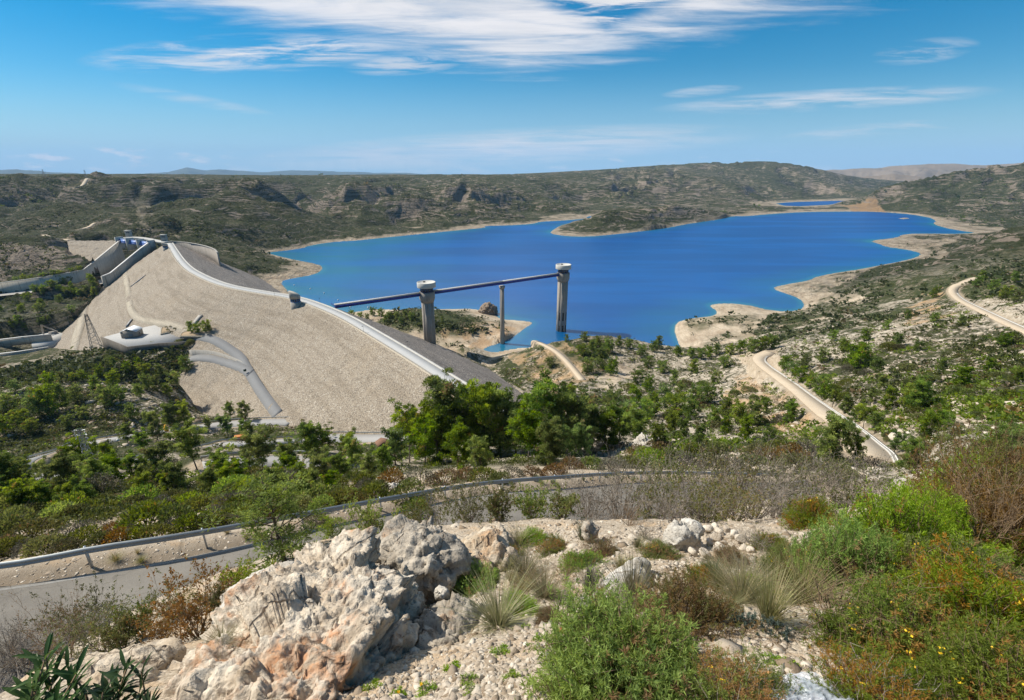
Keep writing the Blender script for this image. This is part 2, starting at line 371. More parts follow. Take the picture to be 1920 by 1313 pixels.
for i in range(4, n_c - 3, 7):
    for s_, dd in ((-1, 8), (-1, 45), (-1, 85), (1, 8), (1, 50), (1, 85)):
        p = off(i, dd, s_); q = np.array([p[0]]), np.array([p[1]])
        if in_poly(*q, dam_poly)[0] and seg_dist(*q, dam_poly, True)[0][0] > 14:
            und.append((p[0], p[1], float(dam_h(p[0], p[1])[0]) - 12))
ctrl.append(np.array(und))
# all round and behind the camera
ring = []
for a, lst in ((75, ((2, -1.9), (8, -7), (30, -13), (120, -35), (600, -70), (2500, 0), (9000, 30))), (-75, ((2, -2.2), (12, -11), (40, -24), (200, -110), (700, -110), (2500, 0), (9000, 20))),
               (110, ((2, -1.7), (20, -3), (200, 0), (2000, 40), (9000, 40))), (-110, ((2, -1.8), (20, -9), (200, -40), (2000, 30), (9000, 40))), (180, ((2, -1.5), (20, 4), (200, 40), (2000, 60), (9000, 40))), (-180, ((2, -1.5), (20, 4), (200, 40), (2000, 60), (9000, 40)))):
    for r_, z_ in lst: ring.append((r_ * math.sin(R(a)), r_ * math.cos(R(a)), z_ + CAM_Z, a))
ring = np.array(ring)
far = np.array([(9000 * math.sin(R(a)), 9000 * math.cos(R(a)), CAM_Z + z_) for a, z_ in ((-50, -60), (-35, -70), (-20, -90), (-8, -90), (3, -80), (12, 0), (20, 60), (28, 40), (36, -60), (45, -60))])
P0 = np.vstack(ctrl + [far]); az0 = np.arctan2(P0[:, 0], P0[:, 1])
P0 = np.vstack([P0, ring[:, :3]]); az0 = np.concatenate([az0, np.radians(ring[:, 3])])
r0 = np.hypot(P0[:, 0], P0[:, 1]); l0 = np.log(r0); s0 = (CAM_Z - P0[:, 2]) / r0
# drop near-duplicate controls
keep = []
for i in range(len(P0)):
    if all((az0[i] - az0[j]) ** 2 + (l0[i] - l0[j]) ** 2 > 0.011 ** 2 for j in keep): keep.append(i)
az0, l0, s0 = az0[keep], l0[keep], s0[keep]
def tps(d2): return 0.5 * d2 * np.log(d2 + 1e-12)
N0 = len(az0); K = tps((az0[:, None] - az0[None]) ** 2 + (l0[:, None] - l0[None]) ** 2) + np.eye(N0) * 6e-4
Q = np.stack([np.ones(N0), az0, l0], 1)
sol = np.linalg.solve(np.block([[K, Q], [Q.T, np.zeros((3, 3))]]), np.concatenate([s0, np.zeros(3)]))
def rbf(a, l):
    out = np.empty(a.shape); fa, fl, fo = a.ravel(), l.ravel(), out.ravel()
    for k in range(0, len(fa), 40000):
        q = slice(k, k + 40000)
        K = tps((fa[q, None] - az0[None]) ** 2 + (fl[q, None] - l0[None]) ** 2)
        fo[q] = K @ sol[:N0] + sol[N0] + sol[N0 + 1] * fa[q] + sol[N0 + 2] * fl[q]
    return out
# polar grid
DAZ = R(0.125)
AZ = np.concatenate([R(-180) + np.arange(0, 112, 4.0) * R(1), np.arange(R(-68), R(68) + 1e-6, DAZ), R(180) - np.arange(0, 112, 4.0)[::-1] * R(1)])
AZ = np.unique(np.round(AZ, 7))
LR = np.concatenate([np.arange(math.log(0.35), math.log(20), 0.011), np.arange(math.log(20), math.log(6000), 0.0058), np.arange(math.log(6000), math.log(14000), 0.03)])
ca = np.linspace(AZ[0], AZ[-1], 520); cl_ = np.linspace(LR[0], LR[-1], 420)
sc = rbf(*np.meshgrid(ca, cl_, indexing='xy'))           # (lr, az)
def bil(F, gx, gy, x, y):
    i = np.clip(np.searchsorted(gx, x) - 1, 0, len(gx) - 2); j = np.clip(np.searchsorted(gy, y) - 1, 0, len(gy) - 2)
    fx = (x - gx[i]) / (gx[i + 1] - gx[i]); fy = (y - gy[j]) / (gy[j + 1] - gy[j])
    fx = np.clip(fx, 0, 1); fy = np.clip(fy, 0, 1)
    return (F[j, i] * (1 - fx) + F[j, i + 1] * fx) * (1 - fy) + (F[j + 1, i] * (1 - fx) + F[j + 1, i + 1] * fx) * fy
AA, LL = np.meshgrid(AZ, LR); RR = np.exp(LL)
XX = RR * np.sin(AA); YY = RR * np.cos(AA)
# finer evaluation of the surface inside the view
vi = (AA[0] > R(-64)) & (AA[0] < R(64))
fa = np.linspace(R(-64), R(64), 330); fl = np.linspace(math.log(1.0), math.log(6500), 400)
sf = rbf(*np.meshgrid(fa, fl))
HH = CAM_Z - bil(sc, ca, cl_, AA, LL) * RR
m = (np.abs(AA) < R(63.9)) & (LL > fl[0]) & (LL < fl[-1])
HH[m] = CAM_Z - bil(sf, fa, fl, AA[m], LL[m]) * RR[m]
nearf = sst(RR, 0.5, 1.1); HH = HH * nearf + (CAM_Z - 1.66) * (1 - nearf)
# ---- lake basin, signed distance to the shore
def sub(mask, fn, fills):
    outs = fn(XX[mask], YY[mask]); res = []
    for o_, fl_ in zip(outs, fills):
        a_ = np.full(XX.shape, fl_, dtype=o_.dtype); a_[mask] = o_; res.append(a_)
    return res
_lm = (RR > 300) & (RR < 4600) & (np.abs(AA) < R(66))
_sl = smooth_line(np.vstack([shore, shore[:1]]), 1)
ds, ins, d2s, ins2, d3s, ins3 = sub(_lm, lambda x, y: (seg_dist(x, y, _sl)[0], in_poly(x, y, _sl), seg_dist(x, y, lake2, True)[0], in_poly(x, y, lake2),
                                    seg_dist(x, y, islet, True)[0], in_poly(x, y, islet)), (2000.0, False, 2000.0, False, 2000.0, False))
ins = (ins | ins2) & ~ins3
SD = np.where(ins, -1, 1) * np.minimum(np.minimum(ds, d2s), d3s)
# ---- dam contact
_dm = (RR > 120) & (RR < 1150) & (AA > R(-66)) & (AA < R(16))
hd, tp, inp = sub(_dm, lambda x, y: (dam_h(x, y)[0], seg_dist(x, y, dam_poly, True)[0], in_poly(x, y, dam_poly)), (-500.0, 900.0, False))
TD = np.where(inp, -tp, tp)
def gz(x, y):
    x = np.asarray(x, float); y = np.asarray(y, float)
    return bil(HH, AZ, LR, np.arctan2(x, y), np.log(np.maximum(np.hypot(x, y), 0.36)))
def hit(px, py, t0=1.2, t1=9000, n=1600): return hit_fn(px, py, gz, t0, t1, n)
# ---- spurs running down to the lake, and gullies between them
SPUR = np.zeros_like(HH); _jx, _jy = XX + fbm(XX / 140, YY / 140, 3, 17) * 70, YY + fbm(XX / 140, YY / 140, 3, 18) * 70
for pts, amp_, wd_ in (([(330,366),(395,395),(440,428),(470,452)], 34, 85), ([(475,362),(530,400),(585,442)], 38, 90), ([(610,352),(660,392),(715,430)], 40, 100), ([(720,362),(790,398),(850,424)], 40, 95), ([(850,362),(905,388),(962,413)], 40, 105),
        ([(40,342),(70,375),(90,410)], 30, 90), ([(170,338),(215,380),(245,410)], 32, 90), ([(1010,350),(1040,375),(1060,395)], 42, 120), ([(1110,345),(1165,368),(1200,380)], 55, 150), ([(1230,326),(1240,350),(1262,372)], 75, 170), ([(1330,320),(1352,345),(1378,366)], 80, 170), ([(1420,318),(1455,345),(1480,366)], 80, 170), ([(1500,316),(1560,338),(1625,362)], 80, 190),
        ([(1066,428),(1120,413),(1190,401),(1265,399),(1335,397),(1400,392)], 15, 42), ([(1700,352),(1730,375),(1745,395)], 45, 120), ([(1790,336),(1830,372),(1845,405)], 45, 120), ([(1890,330),(1915,370),(1930,410)], 40, 110)):
    L_ = hit(*np.array(pts, float).T, 300, 9000)[0]; L_ = resample(smooth_line(L_, 2), 60)
    lo, hi = L_[:, :2].min(0) - 3 * wd_, L_[:, :2].max(0) + 3 * wd_; mk = (XX > lo[0]) & (XX < hi[0]) & (YY > lo[1]) & (YY < hi[1])
    d_, i_, _ = seg_dist(_jx[mk], _jy[mk], L_); u_ = i_ / (len(L_) - 1)
    SPUR[mk] += amp_ * (np.exp(-np.abs(d_ / wd_) ** 1.4) - .30 * np.exp(-((d_ - 2.1 * wd_) / (wd_ * .8)) ** 2)) * np.minimum(1, 3.2 * (1 - u_) + .25) * np.minimum(1, 4 * u_ + .35)
_ow = at_z(np.array([30.]), np.array([640.]), -16.0)[0]
# ---- relief
def oct_noise(lam, seed): return fbm(XX / lam, YY / lam, 2, seed)
cell = RR * 0.0058
mid = sst(RR, 40, 110); farm = sst(RR, 700, 1500)
shf = sst(SD, 4, 60) * 0.92 + 0.08; shf_far = sst(SD, 10, 220)
damf = np.where(TD < 0, 0, sst(TD, 2, 30))
rel = np.zeros_like(HH)
rg = (1 - np.abs(fbm(XX / 420, YY / 420, 4, 5))) ; rg2 = 1 - np.abs(fbm(XX / 150, YY / 150, 4, 9))
wx, wy = XX + fbm(XX / 300, YY / 300, 3, 15) * 160, YY + fbm(XX / 300, YY / 300, 3, 16) * 160
rg = 1 - np.abs(fbm(wx / 520, wy / 520, 4, 5)) * 1.6; rg2 = 1 - np.abs(fbm(wx / 170, wy / 170, 4, 9)) * 1.5
topf = sst(RR, 2600, 3500) * (1 - 0.7 * sst(AA, 0.14, 0.24))
rel += farm * shf_far * ((rg - 0.74) * np.where(AA > 0.1, 120, 135) + (rg2 - 0.75) * np.where(AA < -0.12, 26, 58)) * np.clip((HH + 15) / 80, 0.15, 1.0) * (1 - 0.80 * topf)
hn = [(60, 5.0, 21), (26, 2.6, 31), (11, 1.15, 41), (4.5, 0.5, 51)]
for lam, amp, sdn in hn:
    wv = sst(lam / cell, 2.5, 6)
    if wv.max() > 0: rel += oct_noise(lam, sdn) * amp * mid * wv * damf * shf * (1 - 0.3 * farm)
near_amp = (1 - mid)
for lam, amp, sdn in ((5, 0.16, 61), (2, 0.13, 62), (0.8, 0.09, 63), (0.3, 0.035, 64), (0.12, 0.014, 65)):
    rel += oct_noise(lam, sdn) * amp * near_amp * sst(lam / (RR * 0.011), 2, 5) * np.where(lam > 1, sst(RR, 3, 9), 1)
rel += SPUR * sst(SD, 4, 90); rel *= sst(np.hypot(XX - _ow[0], YY - _ow[1]), 70, 150)
HH = HH + rel
HRBF = HH - rel
HH = np.where(RR > 2300, HH + (np.minimum(HH, HRBF + 3 + 40 * sst(AA, 0.14, 0.24) * (RR < 4600)) - HH) * sst(RR, 2300, 3000), HH)
# rock ledges: step the land where strata crop out
lam_t = np.where(RR > 900, 17.0, 6.0) * 1.0
ledge = np.clip(fbm(XX / 300, YY / 300, 3, 77) * 1.4 + 0.25, 0, 0.85) * sst(RR, 150, 300) * (1 - sst(RR, 2700, 3300) * (1 - sst(AA, 0.14, 0.24))) * (1 - 0.55 * sst(AA, -0.1, -0.25) * sst(RR, 800, 1200)) * shf * damf
zt = HH + fbm(XX / 180, YY / 180, 3, 78) * 9
ph = zt / lam_t; fr = ph - np.floor(ph); step = np.floor(ph) + sst(fr, 0.62, 1.0)
HH = HH + (step - ph + 0.2) * lam_t * ledge * 0.8 * (HH > 2)
# shore and basin
HH = np.where(ins, np.minimum(HH, -0.25 - 0.11 * np.abs(SD)), np.where((SD < 130) | (AA > -0.60) | (RR > 800), np.maximum(HH, 0.15 + 0.045 * np.clip(SD, 0, 60)), HH))
HH = np.where(ins & (RR > 1000), np.minimum(HH, -0.6), HH)
# dam: land stays under the fill inside its footprint and above it just outside
HH = np.where(inp, np.minimum(HH, hd - 1.2 - np.minimum(tp * 0.25, 10)), np.where((tp < 14) & ~ins, np.maximum(HH, hd + 0.4), HH))
def gz(x, y):
    x = np.asarray(x, float); y = np.asarray(y, float)
    return bil(HH, AZ, LR, np.arctan2(x, y), np.log(np.maximum(np.hypot(x, y), 0.36)))
def hit(px, py, t0=1.2, t1=9000, n=1600): return hit_fn(px, py, gz, t0, t1, n)
# ---- roads: cut a bench for each
roads = {}
ROADM = np.zeros_like(HH)
def cut_road(name, line, hw, blend=None, mode='terrain'):
    """line (n,3) centre line; flattens the land to it"""
    global HH, ROADM
    line = resample(smooth_line(line, 2), max(1.0, hw * 0.5)); line[:, 2] = np.convolve(np.pad(line[:, 2], 4, mode='edge'), np.ones(9) / 9, 'valid')
    roads[name] = (line, hw)
    blend = blend or hw * 1.3
    lo, hi = line[:, :2].min(0) - hw - blend, line[:, :2].max(0) + hw + blend
    mk = (XX > lo[0]) & (XX < hi[0]) & (YY > lo[1]) & (YY < hi[1])
    x, y = XX[mk], YY[mk]; d, i, s = seg_dist(x, y, line)
    zl = np.interp(i, np.arange(len(line)), line[:, 2])
    k = 1 - sst(d, hw + 0.3, hw + blend)
    HH[mk] = HH[mk] * (1 - k) + (zl - 0.12 - 0.02 * cell[mk]) * k
    ROADM[mk] = np.maximum(ROADM[mk], 1 - sst(d, hw + 0.2, hw + 1.0 + 0.35 * blend))
# spillway chute: a trench through the hillside
_ch = np.array([at_t(np.array([float(a)]), np.array([float(b)]), np.array([float(c)]))[0] for a, b, c in ((224,451.5,800),(171,495,718),(155,507,700),(75,521,675),(-40,536,655))])
CHW = np.array([42.0, 34, 26, 22, 22])
_t = np.gradient(_ch[:, :2], axis=0); _t /= np.linalg.norm(_t, axis=1)[:, None]; CHN = np.stack([-_t[:, 1], _t[:, 0]], 1)
CHWALL = _ch.copy(); _ch[:, :2] += CHN * (CHW / 2)[:, None]; _ch[:, 2] = CAM_Z + np.array([-146, -154, -154, -156, -160.0])
_m = (RR > 560) & (RR < 1150) & (AA < R(-30)) & (AA > R(-66))
_d, _i, _s = seg_dist(XX[_m], YY[_m], resample(_ch, 3.0)); _z = np.interp(_i, np.arange(len(resample(_ch, 3.0))), resample(_ch, 3.0)[:, 2])
_w = np.interp(_i / max(1, len(resample(_ch, 3.0)) - 1), np.linspace(0, 1, 5), CHW) / 2
_k = 1 - sst(_d, _w - 1, _w + 2); HH[_m] = np.where(_d < _w + 2, np.minimum(HH[_m], HH[_m] * (1 - _k) + _z * _k), HH[_m])
# bed of the rockfill bank left of the gates
BKQ = np.array([at_t(np.array([float(a)]), np.array([float(b)]), np.array([float(c)]))[0] for a, b, c in ((126,451.5,812),(226,451.5,797),(172,494.5,722),(134,494.5,738))])
_u, _v = np.meshgrid(np.linspace(0, 1, 70), np.linspace(0, 1, 50))
BKG = ((1 - _v)[..., None] * ((1 - _u)[..., None] * BKQ[0] + _u[..., None] * BKQ[1]) + _v[..., None] * ((1 - _u)[..., None] * BKQ[3] + _u[..., None] * BKQ[2]))
_m = (RR > 600) & (RR < 1100) & (AA < R(-30)) & (AA > R(-60)); _in = in_poly(XX[_m], YY[_m], BKQ)
_pl = np.linalg.lstsq(np.c_[BKQ[:, :2], np.ones(4)], BKQ[:, 2], rcond=None)[0]
HH[_m] = np.where(_in, np.minimum(HH[_m], XX[_m] * _pl[0] + YY[_m] * _pl[1] + _pl[2] - 2.5), HH[_m])
# near tarmac road: the far edge line is known, the centre lies 2.9 m nearer
e = at_z(rd[:, 0], rd[:, 1], rd[:, 2] + CAM_Z)
e = resample(smooth_line(e, 2), 1.0)
tn = np.gradient(e[:, :2], axis=0); tn /= np.linalg.norm(tn, axis=1)[:, None]
near_edge = e.copy()
cen = e.copy(); cen[:, 0] += tn[:, 1] * 3.75; cen[:, 1] -= tn[:, 0] * 3.75
cut_road('near', cen, 3.3, 3.2)
def px_road(name, pts, hw, blend=None, dz=0.0):
    p = np.array(pts, float); L = hit(p[:, 0], p[:, 1])[0]; L[:, 2] += dz
    cut_road(name, L, hw, blend)
px_road('lower_a', [(-60,905),(30,868),(110,845),(200,826),(270,813),(330,806),(420,797),(500,791),(545,792)], 4.2, 5)
px_road('lower_b', [(215,876),(250,862),(320,848),(400,838),(470,831),(540,827),(620,824),(720,822),(760,822)], 4.2, 5)
px_road('lower_c', [(-20,900),(60,893),(150,893),(190,888)], 2.6, 4)
px_road('lower_d', [(380,872),(450,866),(540,865),(620,868),(680,872)], 2.3, 4)
px_road('dirt', [(1640,850),(1592,803),(1545,770),(1500,735),(1462,706),(1435,688),(1420,672),(1445,660)], 4.0, 3.5)
px_road('upper', [(1860,514),(1815,527),(1783,541),(1795,560),(1840,582),(1890,606),(1960,636)], 3.0, 4)
px_road('knoll_track', [(1000,638),(1025,648),(1048,662),(1070,685),(1092,712)], 2.4, 4)
px_road('hill_track', [(164,334),(160,341),(156,347),(148,351),(132,354)], 6.0, 8)
px_road('hill_track_b', [(146,431),(160,428),(172,424),(178,417)], 4.0, 6)
px_road('hill_track_c', [(84,441),(92,446),(112,449),(132,450)], 4.5, 6)
# ---- vertex masks for the ground material
PX, PY, PF = project(np.stack([XX, YY, HH], -1))
bare = (1 - sst(SD + fbm(XX / 40, YY / 40, 3, 101) * 16, 6, 26)) * 0.6 * (SD < 60) + (1 - sst((HH + fbm(XX / 25, YY / 25, 3, 102) * 3.0) * (1 + 0.7 * sst(RR, 900, 1300)), 3.5, 8.0)) * (SD < 160)
bare = np.clip(bare, 0, 1) * (TD > -5)
_zx = PX + fbm(PX / 60, PY / 30, 4, 401) * 42; _zy = PY + fbm(PX / 60, PY / 30, 4, 402) * 22
def zone(pts, soft=0):
    return in_poly(_zx, _zy, pts) & (PF > 30)
# bare beige spits and the ochre bank at the far end of the lake
for z_ in ([(1262,606),(1330,566),(1400,568),(1460,590),(1440,612),(1410,640),(1290,660)], [(1440,540),(1530,515),(1600,505),(1640,512),(1560,545),(1620,566),(1580,580),(1500,572)],
           [(1130,672),(1200,668),(1195,700),(1160,745),(1120,730)], [(1370,660),(1450,652),(1480,680),(1440,720),(1400,700)], [(1615,450),(1790,440),(1760,478),(1690,482)],
           [(930,600),(1004,600),(985,625),(880,668),(840,648),(900,632)], [(405,478),(520,480),(610,500),(600,520),(540,528),(560,500),(470,482)]):
    bare = np.maximum(bare, zone(z_) * np.clip(0.75 + fbm(XX / 14, YY / 14, 3, 111) * 0.9, 0, 1))
ochre = zone([(1560,396),(1600,380),(1650,374),(1670,384),(1690,400),(1640,398)]) * 1.0
ochre = np.maximum(ochre, zone([(1690,560),(1760,540),(1790,590),(1740,640),(1690,620)]) * sst(fbm(XX / 10, YY / 10, 3, 112), 0.0, 0.4))
ochre = np.maximum(ochre, zone([(950,660),(1060,640),(1110,720),(1000,740)]) * np.clip(0.5 + fbm(XX / 8, YY / 8, 3, 113), 0, 0.8))
ochre = np.maximum(ochre, zone([(1380,690),(1560,770),(1640,860),(1560,860),(1360,760)]) * np.clip(0.4 + fbm(XX / 8, YY / 8, 3, 114), 0, 0.8))
ochre = np.maximum(ochre, zone([(830,620),(1000,600),(960,640),(900,660)]) * np.clip(0.4 + fbm(XX / 8, YY / 8, 3, 114), 0, 0.7))
rocky = np.clip(fbm(XX / 90, YY / 90, 4, 121) * 0.9 + 0.45, 0, 1)
rocky = np.where((PX > 1150) & (PY > 560) & (PF < 450), np.clip(rocky + 0.42, 0, 1.15), rocky)
rocky = np.where((PX < 420) & (PY > 640) & (PF > 200) & (PF < 450), np.clip(rocky + 0.05, 0, 1), rocky)
rocky = np.where((PX > 1700) & (PY > 760) & (PF > 20) & (PF < 140), 1.0, rocky)
nearm = 1 - sst(RR, 26, 60)
strata = sst(RR, 500, 1000) * np.clip(0.35 + fbm(XX / 500, YY / 500, 3, 131) * 0.9 + sst(PX, 700, 1000) * 0.35, 0.0, 1)

_cut = zone([(-60,455),(126,456),(132,500),(60,518),(-60,530)]) * 1.0; strata = np.maximum(strata, _cut * 1.6)
_scar = zone([(225,385),(245,385),(300,425),(330,442),(300,442),(262,420)]) * np.clip(.6 + fbm(XX / 14, YY / 14, 3, 140), 0, 1); bare = np.maximum(bare, _scar * .8)
bare = np.maximum(bare, in_poly(_zx, _zy, [(1372,664),(1450,650),(1476,668),(1462,700),(1430,716),(1395,700)]) * (PF > 30) * .9)
FARM = np.maximum(sst(RR, 450, 950), _cut)
# ================================================================ SETTING: ground, water, mountains
def at(t, nm): return t.n('Attribute', attribute_name=nm).outputs['Fac']
def ground_mat(t):
    P = pos(t)
    bare, och, rocky, near, strata, road = (at(t, k) for k in ('bare', 'ochre', 'rocky', 'near', 'strata', 'road'))
    far = at(t, 'far')
    # --- pale limestone soil and scree
    a = t.noise(P, 0.9, 6, 0.65); b = t.noise(P, 0.07, 5, 0.6); c = t.noise(P, 6.0, 4, 0.6)
    soil = t.ramp(t.m('ADD', t.m('MULTIPLY', a, 0.5), t.m('MULTIPLY', b, 0.5)), [(0.30, (0.21, 0.155, 0.095)), (0.5, (0.39, 0.305, 0.205)), (0.68, (0.53, 0.45, 0.335))])
    rk = t.n('TexVoronoi', {'Vector': t.scalev(P, (0.45, 0.45, 0.9)), 'Scale': 1.0, 'Randomness': 1.0}, feature='F1')
    rkc = t.n('SeparateColor', {0: rk.outputs['Color']}).outputs[0]
    stone = t.mix(rkc, (0.27, 0.225, 0.165), (0.50, 0.44, 0.35))
    soil = t.mix(t.m('MULTIPLY', t.sstep(t.m('ADD', a, t.m('MULTIPLY', rocky, 0.25)), 0.52, 0.66), t.m('SUBTRACT', 1.0, near)), soil, stone)
    beach = t.mix(t.sstep(t.m('ADD', t.m('MULTIPLY', a, 0.45), t.m('MULTIPLY', t.noise(P, 0.045, 6, 0.7), 0.55)), 0.34, 0.64), (0.28, 0.205, 0.135), (0.58, 0.49, 0.365))
    beach = t.mix(t.m('MULTIPLY', t.sstep(t.noise(t.scalev(P, (0.02, 0.02, 1.1)), 1.0, 4, 0.6), 0.5, 0.62), 0.45), beach, (0.24, 0.185, 0.13))
    beach = t.mix(t.m('MULTIPLY', t.sstep(c, 0.45, 0.7), 0.4), beach, (0.30, 0.25, 0.19))
    soil = t.mix(bare, soil, beach)
    orange = t.mix(a, (0.36, 0.19, 0.08), (0.52, 0.35, 0.19))
    soil = t.mix(t.m('MULTIPLY', och, 0.85), soil, orange)
    # --- low scrub seen as patches
    g1 = t.noise(P, 0.42, 5, 0.7); g2 = t.noise(P, 0.03, 4, 0.6); g3 = t.noise(P, 0.11, 5, 0.65)
    green = t.mix(t.noise(P, 0.012, 4, 0.6), (0.022, 0.036, 0.013), (0.047, 0.062, 0.021))
    green = t.mix(t.sstep(g1, 0.35, 0.75), green, (0.082, 0.080, 0.034))
    gm = t.m('ADD', t.m('ADD', t.m('MULTIPLY', g1, 0.55), t.m('MULTIPLY', g3, 0.5)), t.m('MULTIPLY', g2, 0.35))
    thr = t.m('ADD', 0.585, t.m('MULTIPLY', rocky, 0.16))
    cover = t.sstep(t.m('SUBTRACT', gm, thr), -0.05, 0.05)
    # --- bedding planes of the far slopes
    sp = t.n('SeparateXYZ', {0: P}); wob = t.noise(P, 0.004, 4, 0.5)
    zz = t.m('ADD', sp.outputs[2], t.m('MULTIPLY', wob, 90.0))
    sv = t.n('CombineXYZ', {0: t.m('MULTIPLY', sp.outputs[0], 0.012), 1: t.m('MULTIPLY', sp.outputs[1], 0.012), 2: t.m('MULTIPLY', zz, 0.24)}).outputs[0]
    st = t.noise(sv, 1.0, 5, 0.7)
    nrm = t.n('SeparateXYZ', {0: t.n('NewGeometry').outputs['Normal']}).outputs[2]
    steep = t.sstep(nrm, 0.93, 0.70)
    band = t.m('MULTIPLY', t.sstep(t.m('ADD', st, t.m('ADD', t.m('MULTIPLY', strata, 0.10), t.m('MULTIPLY', steep, 0.12))), 0.61, 0.67), far)
    frock = t.mix(t.noise(P, 0.05, 4, 0.6), (0.17, 0.13, 0.098), (0.44, 0.365, 0.285))
    fcover = t.sstep(t.m('ADD', t.m('ADD', t.m('MULTIPLY', g3, 0.6), t.m('MULTIPLY', g2, 0.5)), t.m('MULTIPLY', t.noise(P, 0.26, 3, 0.7), 0.35)), 0.60, 0.72)
    cover = t.mix(far, cover, t.m('MAXIMUM', fcover, 0.80))
    cover = t.m('MULTIPLY', cover, t.m('SUBTRACT', 1.0, t.m('MAXIMUM', bare, t.m('MAXIMUM', t.m('MULTIPLY', och, 0.8), road))))
    cover = t.m('MULTIPLY', cover, t.m('SUBTRACT', 1.0, near))
    col = t.mix(cover, soil, green)
    col = t.mix(t.m('MULTIPLY', band, t.m('SUBTRACT', 1.0, bare)), col, frock)
    verge = t.mix(a, (0.27, 0.21, 0.145), (0.46, 0.375, 0.27))
    col = t.mix(t.m('MULTIPLY', road, 0.8), col, verge)
    # --- near: stony ground
    v1 = t.n('TexVoronoi', {'Vector': P, 'Scale': 30.0}, feature='F1'); v2 = t.n('TexVoronoi', {'Vector': P, 'Scale': 85.0}, feature='F1')
    sc1 = t.n('SeparateColor', {0: v1.outputs['Color']}).outputs[0]
    gcol = t.mix(t.m('ADD', t.m('MULTIPLY', sc1, 0.5), t.m('MULTIPLY', t.noise(P, 2.5, 6, 0.7), 0.5)), (0.22, 0.165, 0.11), (0.60, 0.52, 0.41))
    gcol = t.mix(t.sstep(t.noise(P, 1.1, 4, 0.6), 0.50, 0.66), gcol, (0.46, 0.34, 0.22))
    gcol = t.mix(t.m('MULTIPLY', road, 0.85), gcol, t.mix(a, (0.10, 0.078, 0.054), (0.25, 0.20, 0.145)))
    col = t.mix(near, col, gcol)
    hgt = t.m('ADD', t.m('MULTIPLY', v1.outputs['Distance'], -0.013), t.m('MULTIPLY', v2.outputs['Distance'], -0.005))
    bn = t.n('Bump', {'Strength': near, 'Distance': 1.0, 'Height': hgt}).outputs[0]
    bh = t.m('ADD', t.m('MULTIPLY', cover, t.m('MULTIPLY', g1, 1.6)), t.m('ADD', t.m('MULTIPLY', a, 0.6), t.m('MULTIPLY', rk.outputs['Distance'], -0.5)))
    bf = t.n('Bump', {'Strength': t.m('MULTIPLY', t.m('SUBTRACT', 1.0, near), 0.8), 'Distance': 1.0, 'Height': bh, 'Normal': bn}).outputs[0]
    bf2 = t.n('Bump', {'Strength': t.m('MULTIPLY', far, 1.0), 'Distance': 13.0, 'Height': t.m('ADD', st, t.m('MULTIPLY', g3, 1.2)), 'Normal': bf}).outputs[0]
    return t.n('BsdfPrincipled', {'Base Color': col, 'Roughness': 0.95, 'Specular IOR Level': 0.1, 'Normal': bf2}).outputs[0]
M_ground = mat('limestone_scrubland', ground_mat)
nr, na = HH.shape
idx = np.arange(nr * na).reshape(nr, na)
quads = np.stack([idx[:-1, :-1], idx[:-1, 1:], idx[1:, 1:], idx[1:, :-1]], -1).reshape(-1, 4)[:, ::-1]
V = np.stack([XX, YY, HH], -1).reshape(-1, 3)
V = np.vstack([V, [[0, 0, CAM_Z - 1.66]]]); ctr = len(V) - 1
fan = np.stack([np.full(na - 1, ctr), idx[0, 1:], idx[0, :-1]], -1)
def vat(a): return np.append(a.ravel(), 0)
ground = new_obj('ground', V, [quads, fan], M_ground, smooth=True,
                 attrs={'bare': vat(bare), 'ochre': vat(ochre), 'rocky': vat(rocky), 'near': vat(nearm), 'strata': vat(strata), 'road': vat(ROADM), 'far': vat(FARM)})
tag(ground, kind='structure')

# water: one polar sheet, with the depth below it as an attribute for the colour of the shallows
wa = np.linspace(R(-42), R(58), 420); wl = np.linspace(math.log(300), math.log(4200), 420)
WA, WL = np.meshgrid(wa, wl); WR = np.exp(WL); WX, WY = WR * np.sin(WA), WR * np.cos(WA)
wid = np.arange(WA.size).reshape(WA.shape)
wq = np.stack([wid[:-1, :-1], wid[:-1, 1:], wid[1:, 1:], wid[1:, :-1]], -1).reshape(-1, 4)[:, ::-1]
dep = np.maximum(0, -gz(WX, WY))
wsd, _, _ = seg_dist(WX, WY, shore[:, :2], True)
def water_mat(t):
    P = pos(t); d = at(t, 'depth'); k = at(t, 'teal')
    deep = t.mix(t.noise(P, 0.004, 3, 0.5), (0.000, 0.050, 0.195), (0.000, 0.070, 0.255))
    c = t.mix(k, deep, (0.006, 0.115, 0.20))
    c = t.mix(t.sstep(d, 3.2, 0.4), c, (0.012, 0.14, 0.21))
    c = t.mix(t.sstep(d, 0.5, 0.1), c, (0.14, 0.21, 0.19))
    rip = t.m('ADD', t.noise(P, 0.55, 4, 0.6), t.m('MULTIPLY', t.noise(P, 0.12, 3, 0.5), 1.6))
    nb = t.n('Bump', {'Strength': 0.35, 'Distance': 0.6, 'Height': rip}).outputs[0]
    wind = t.noise(t.n('Mapping', {'Vector': P, 'Rotation': (0, 0, R(25)), 'Scale': (0.35, 1.6, 1)}).outputs[0], 0.006, 5, 0.6)
    c = t.mix(t.m('MULTIPLY', t.sstep(wind, 0.40, 0.66), 0.55), c, (0.000, 0.098, 0.345))
    df = t.n('BsdfDiffuse', {'Color': c}).outputs[0]; gl = t.n('BsdfGlossy', {'Color': (0.9, 0.95, 1), 'Roughness': 0.16, 'Normal': nb}).outputs[0]
    return t.n('MixShader', {0: t.m('MULTIPLY', t.n('Fresnel', {'IOR': 1.33, 'Normal': nb}).outputs[0], 0.20), 1: df, 2: gl}).outputs[0]
M_water = mat('reservoir_water', water_mat)
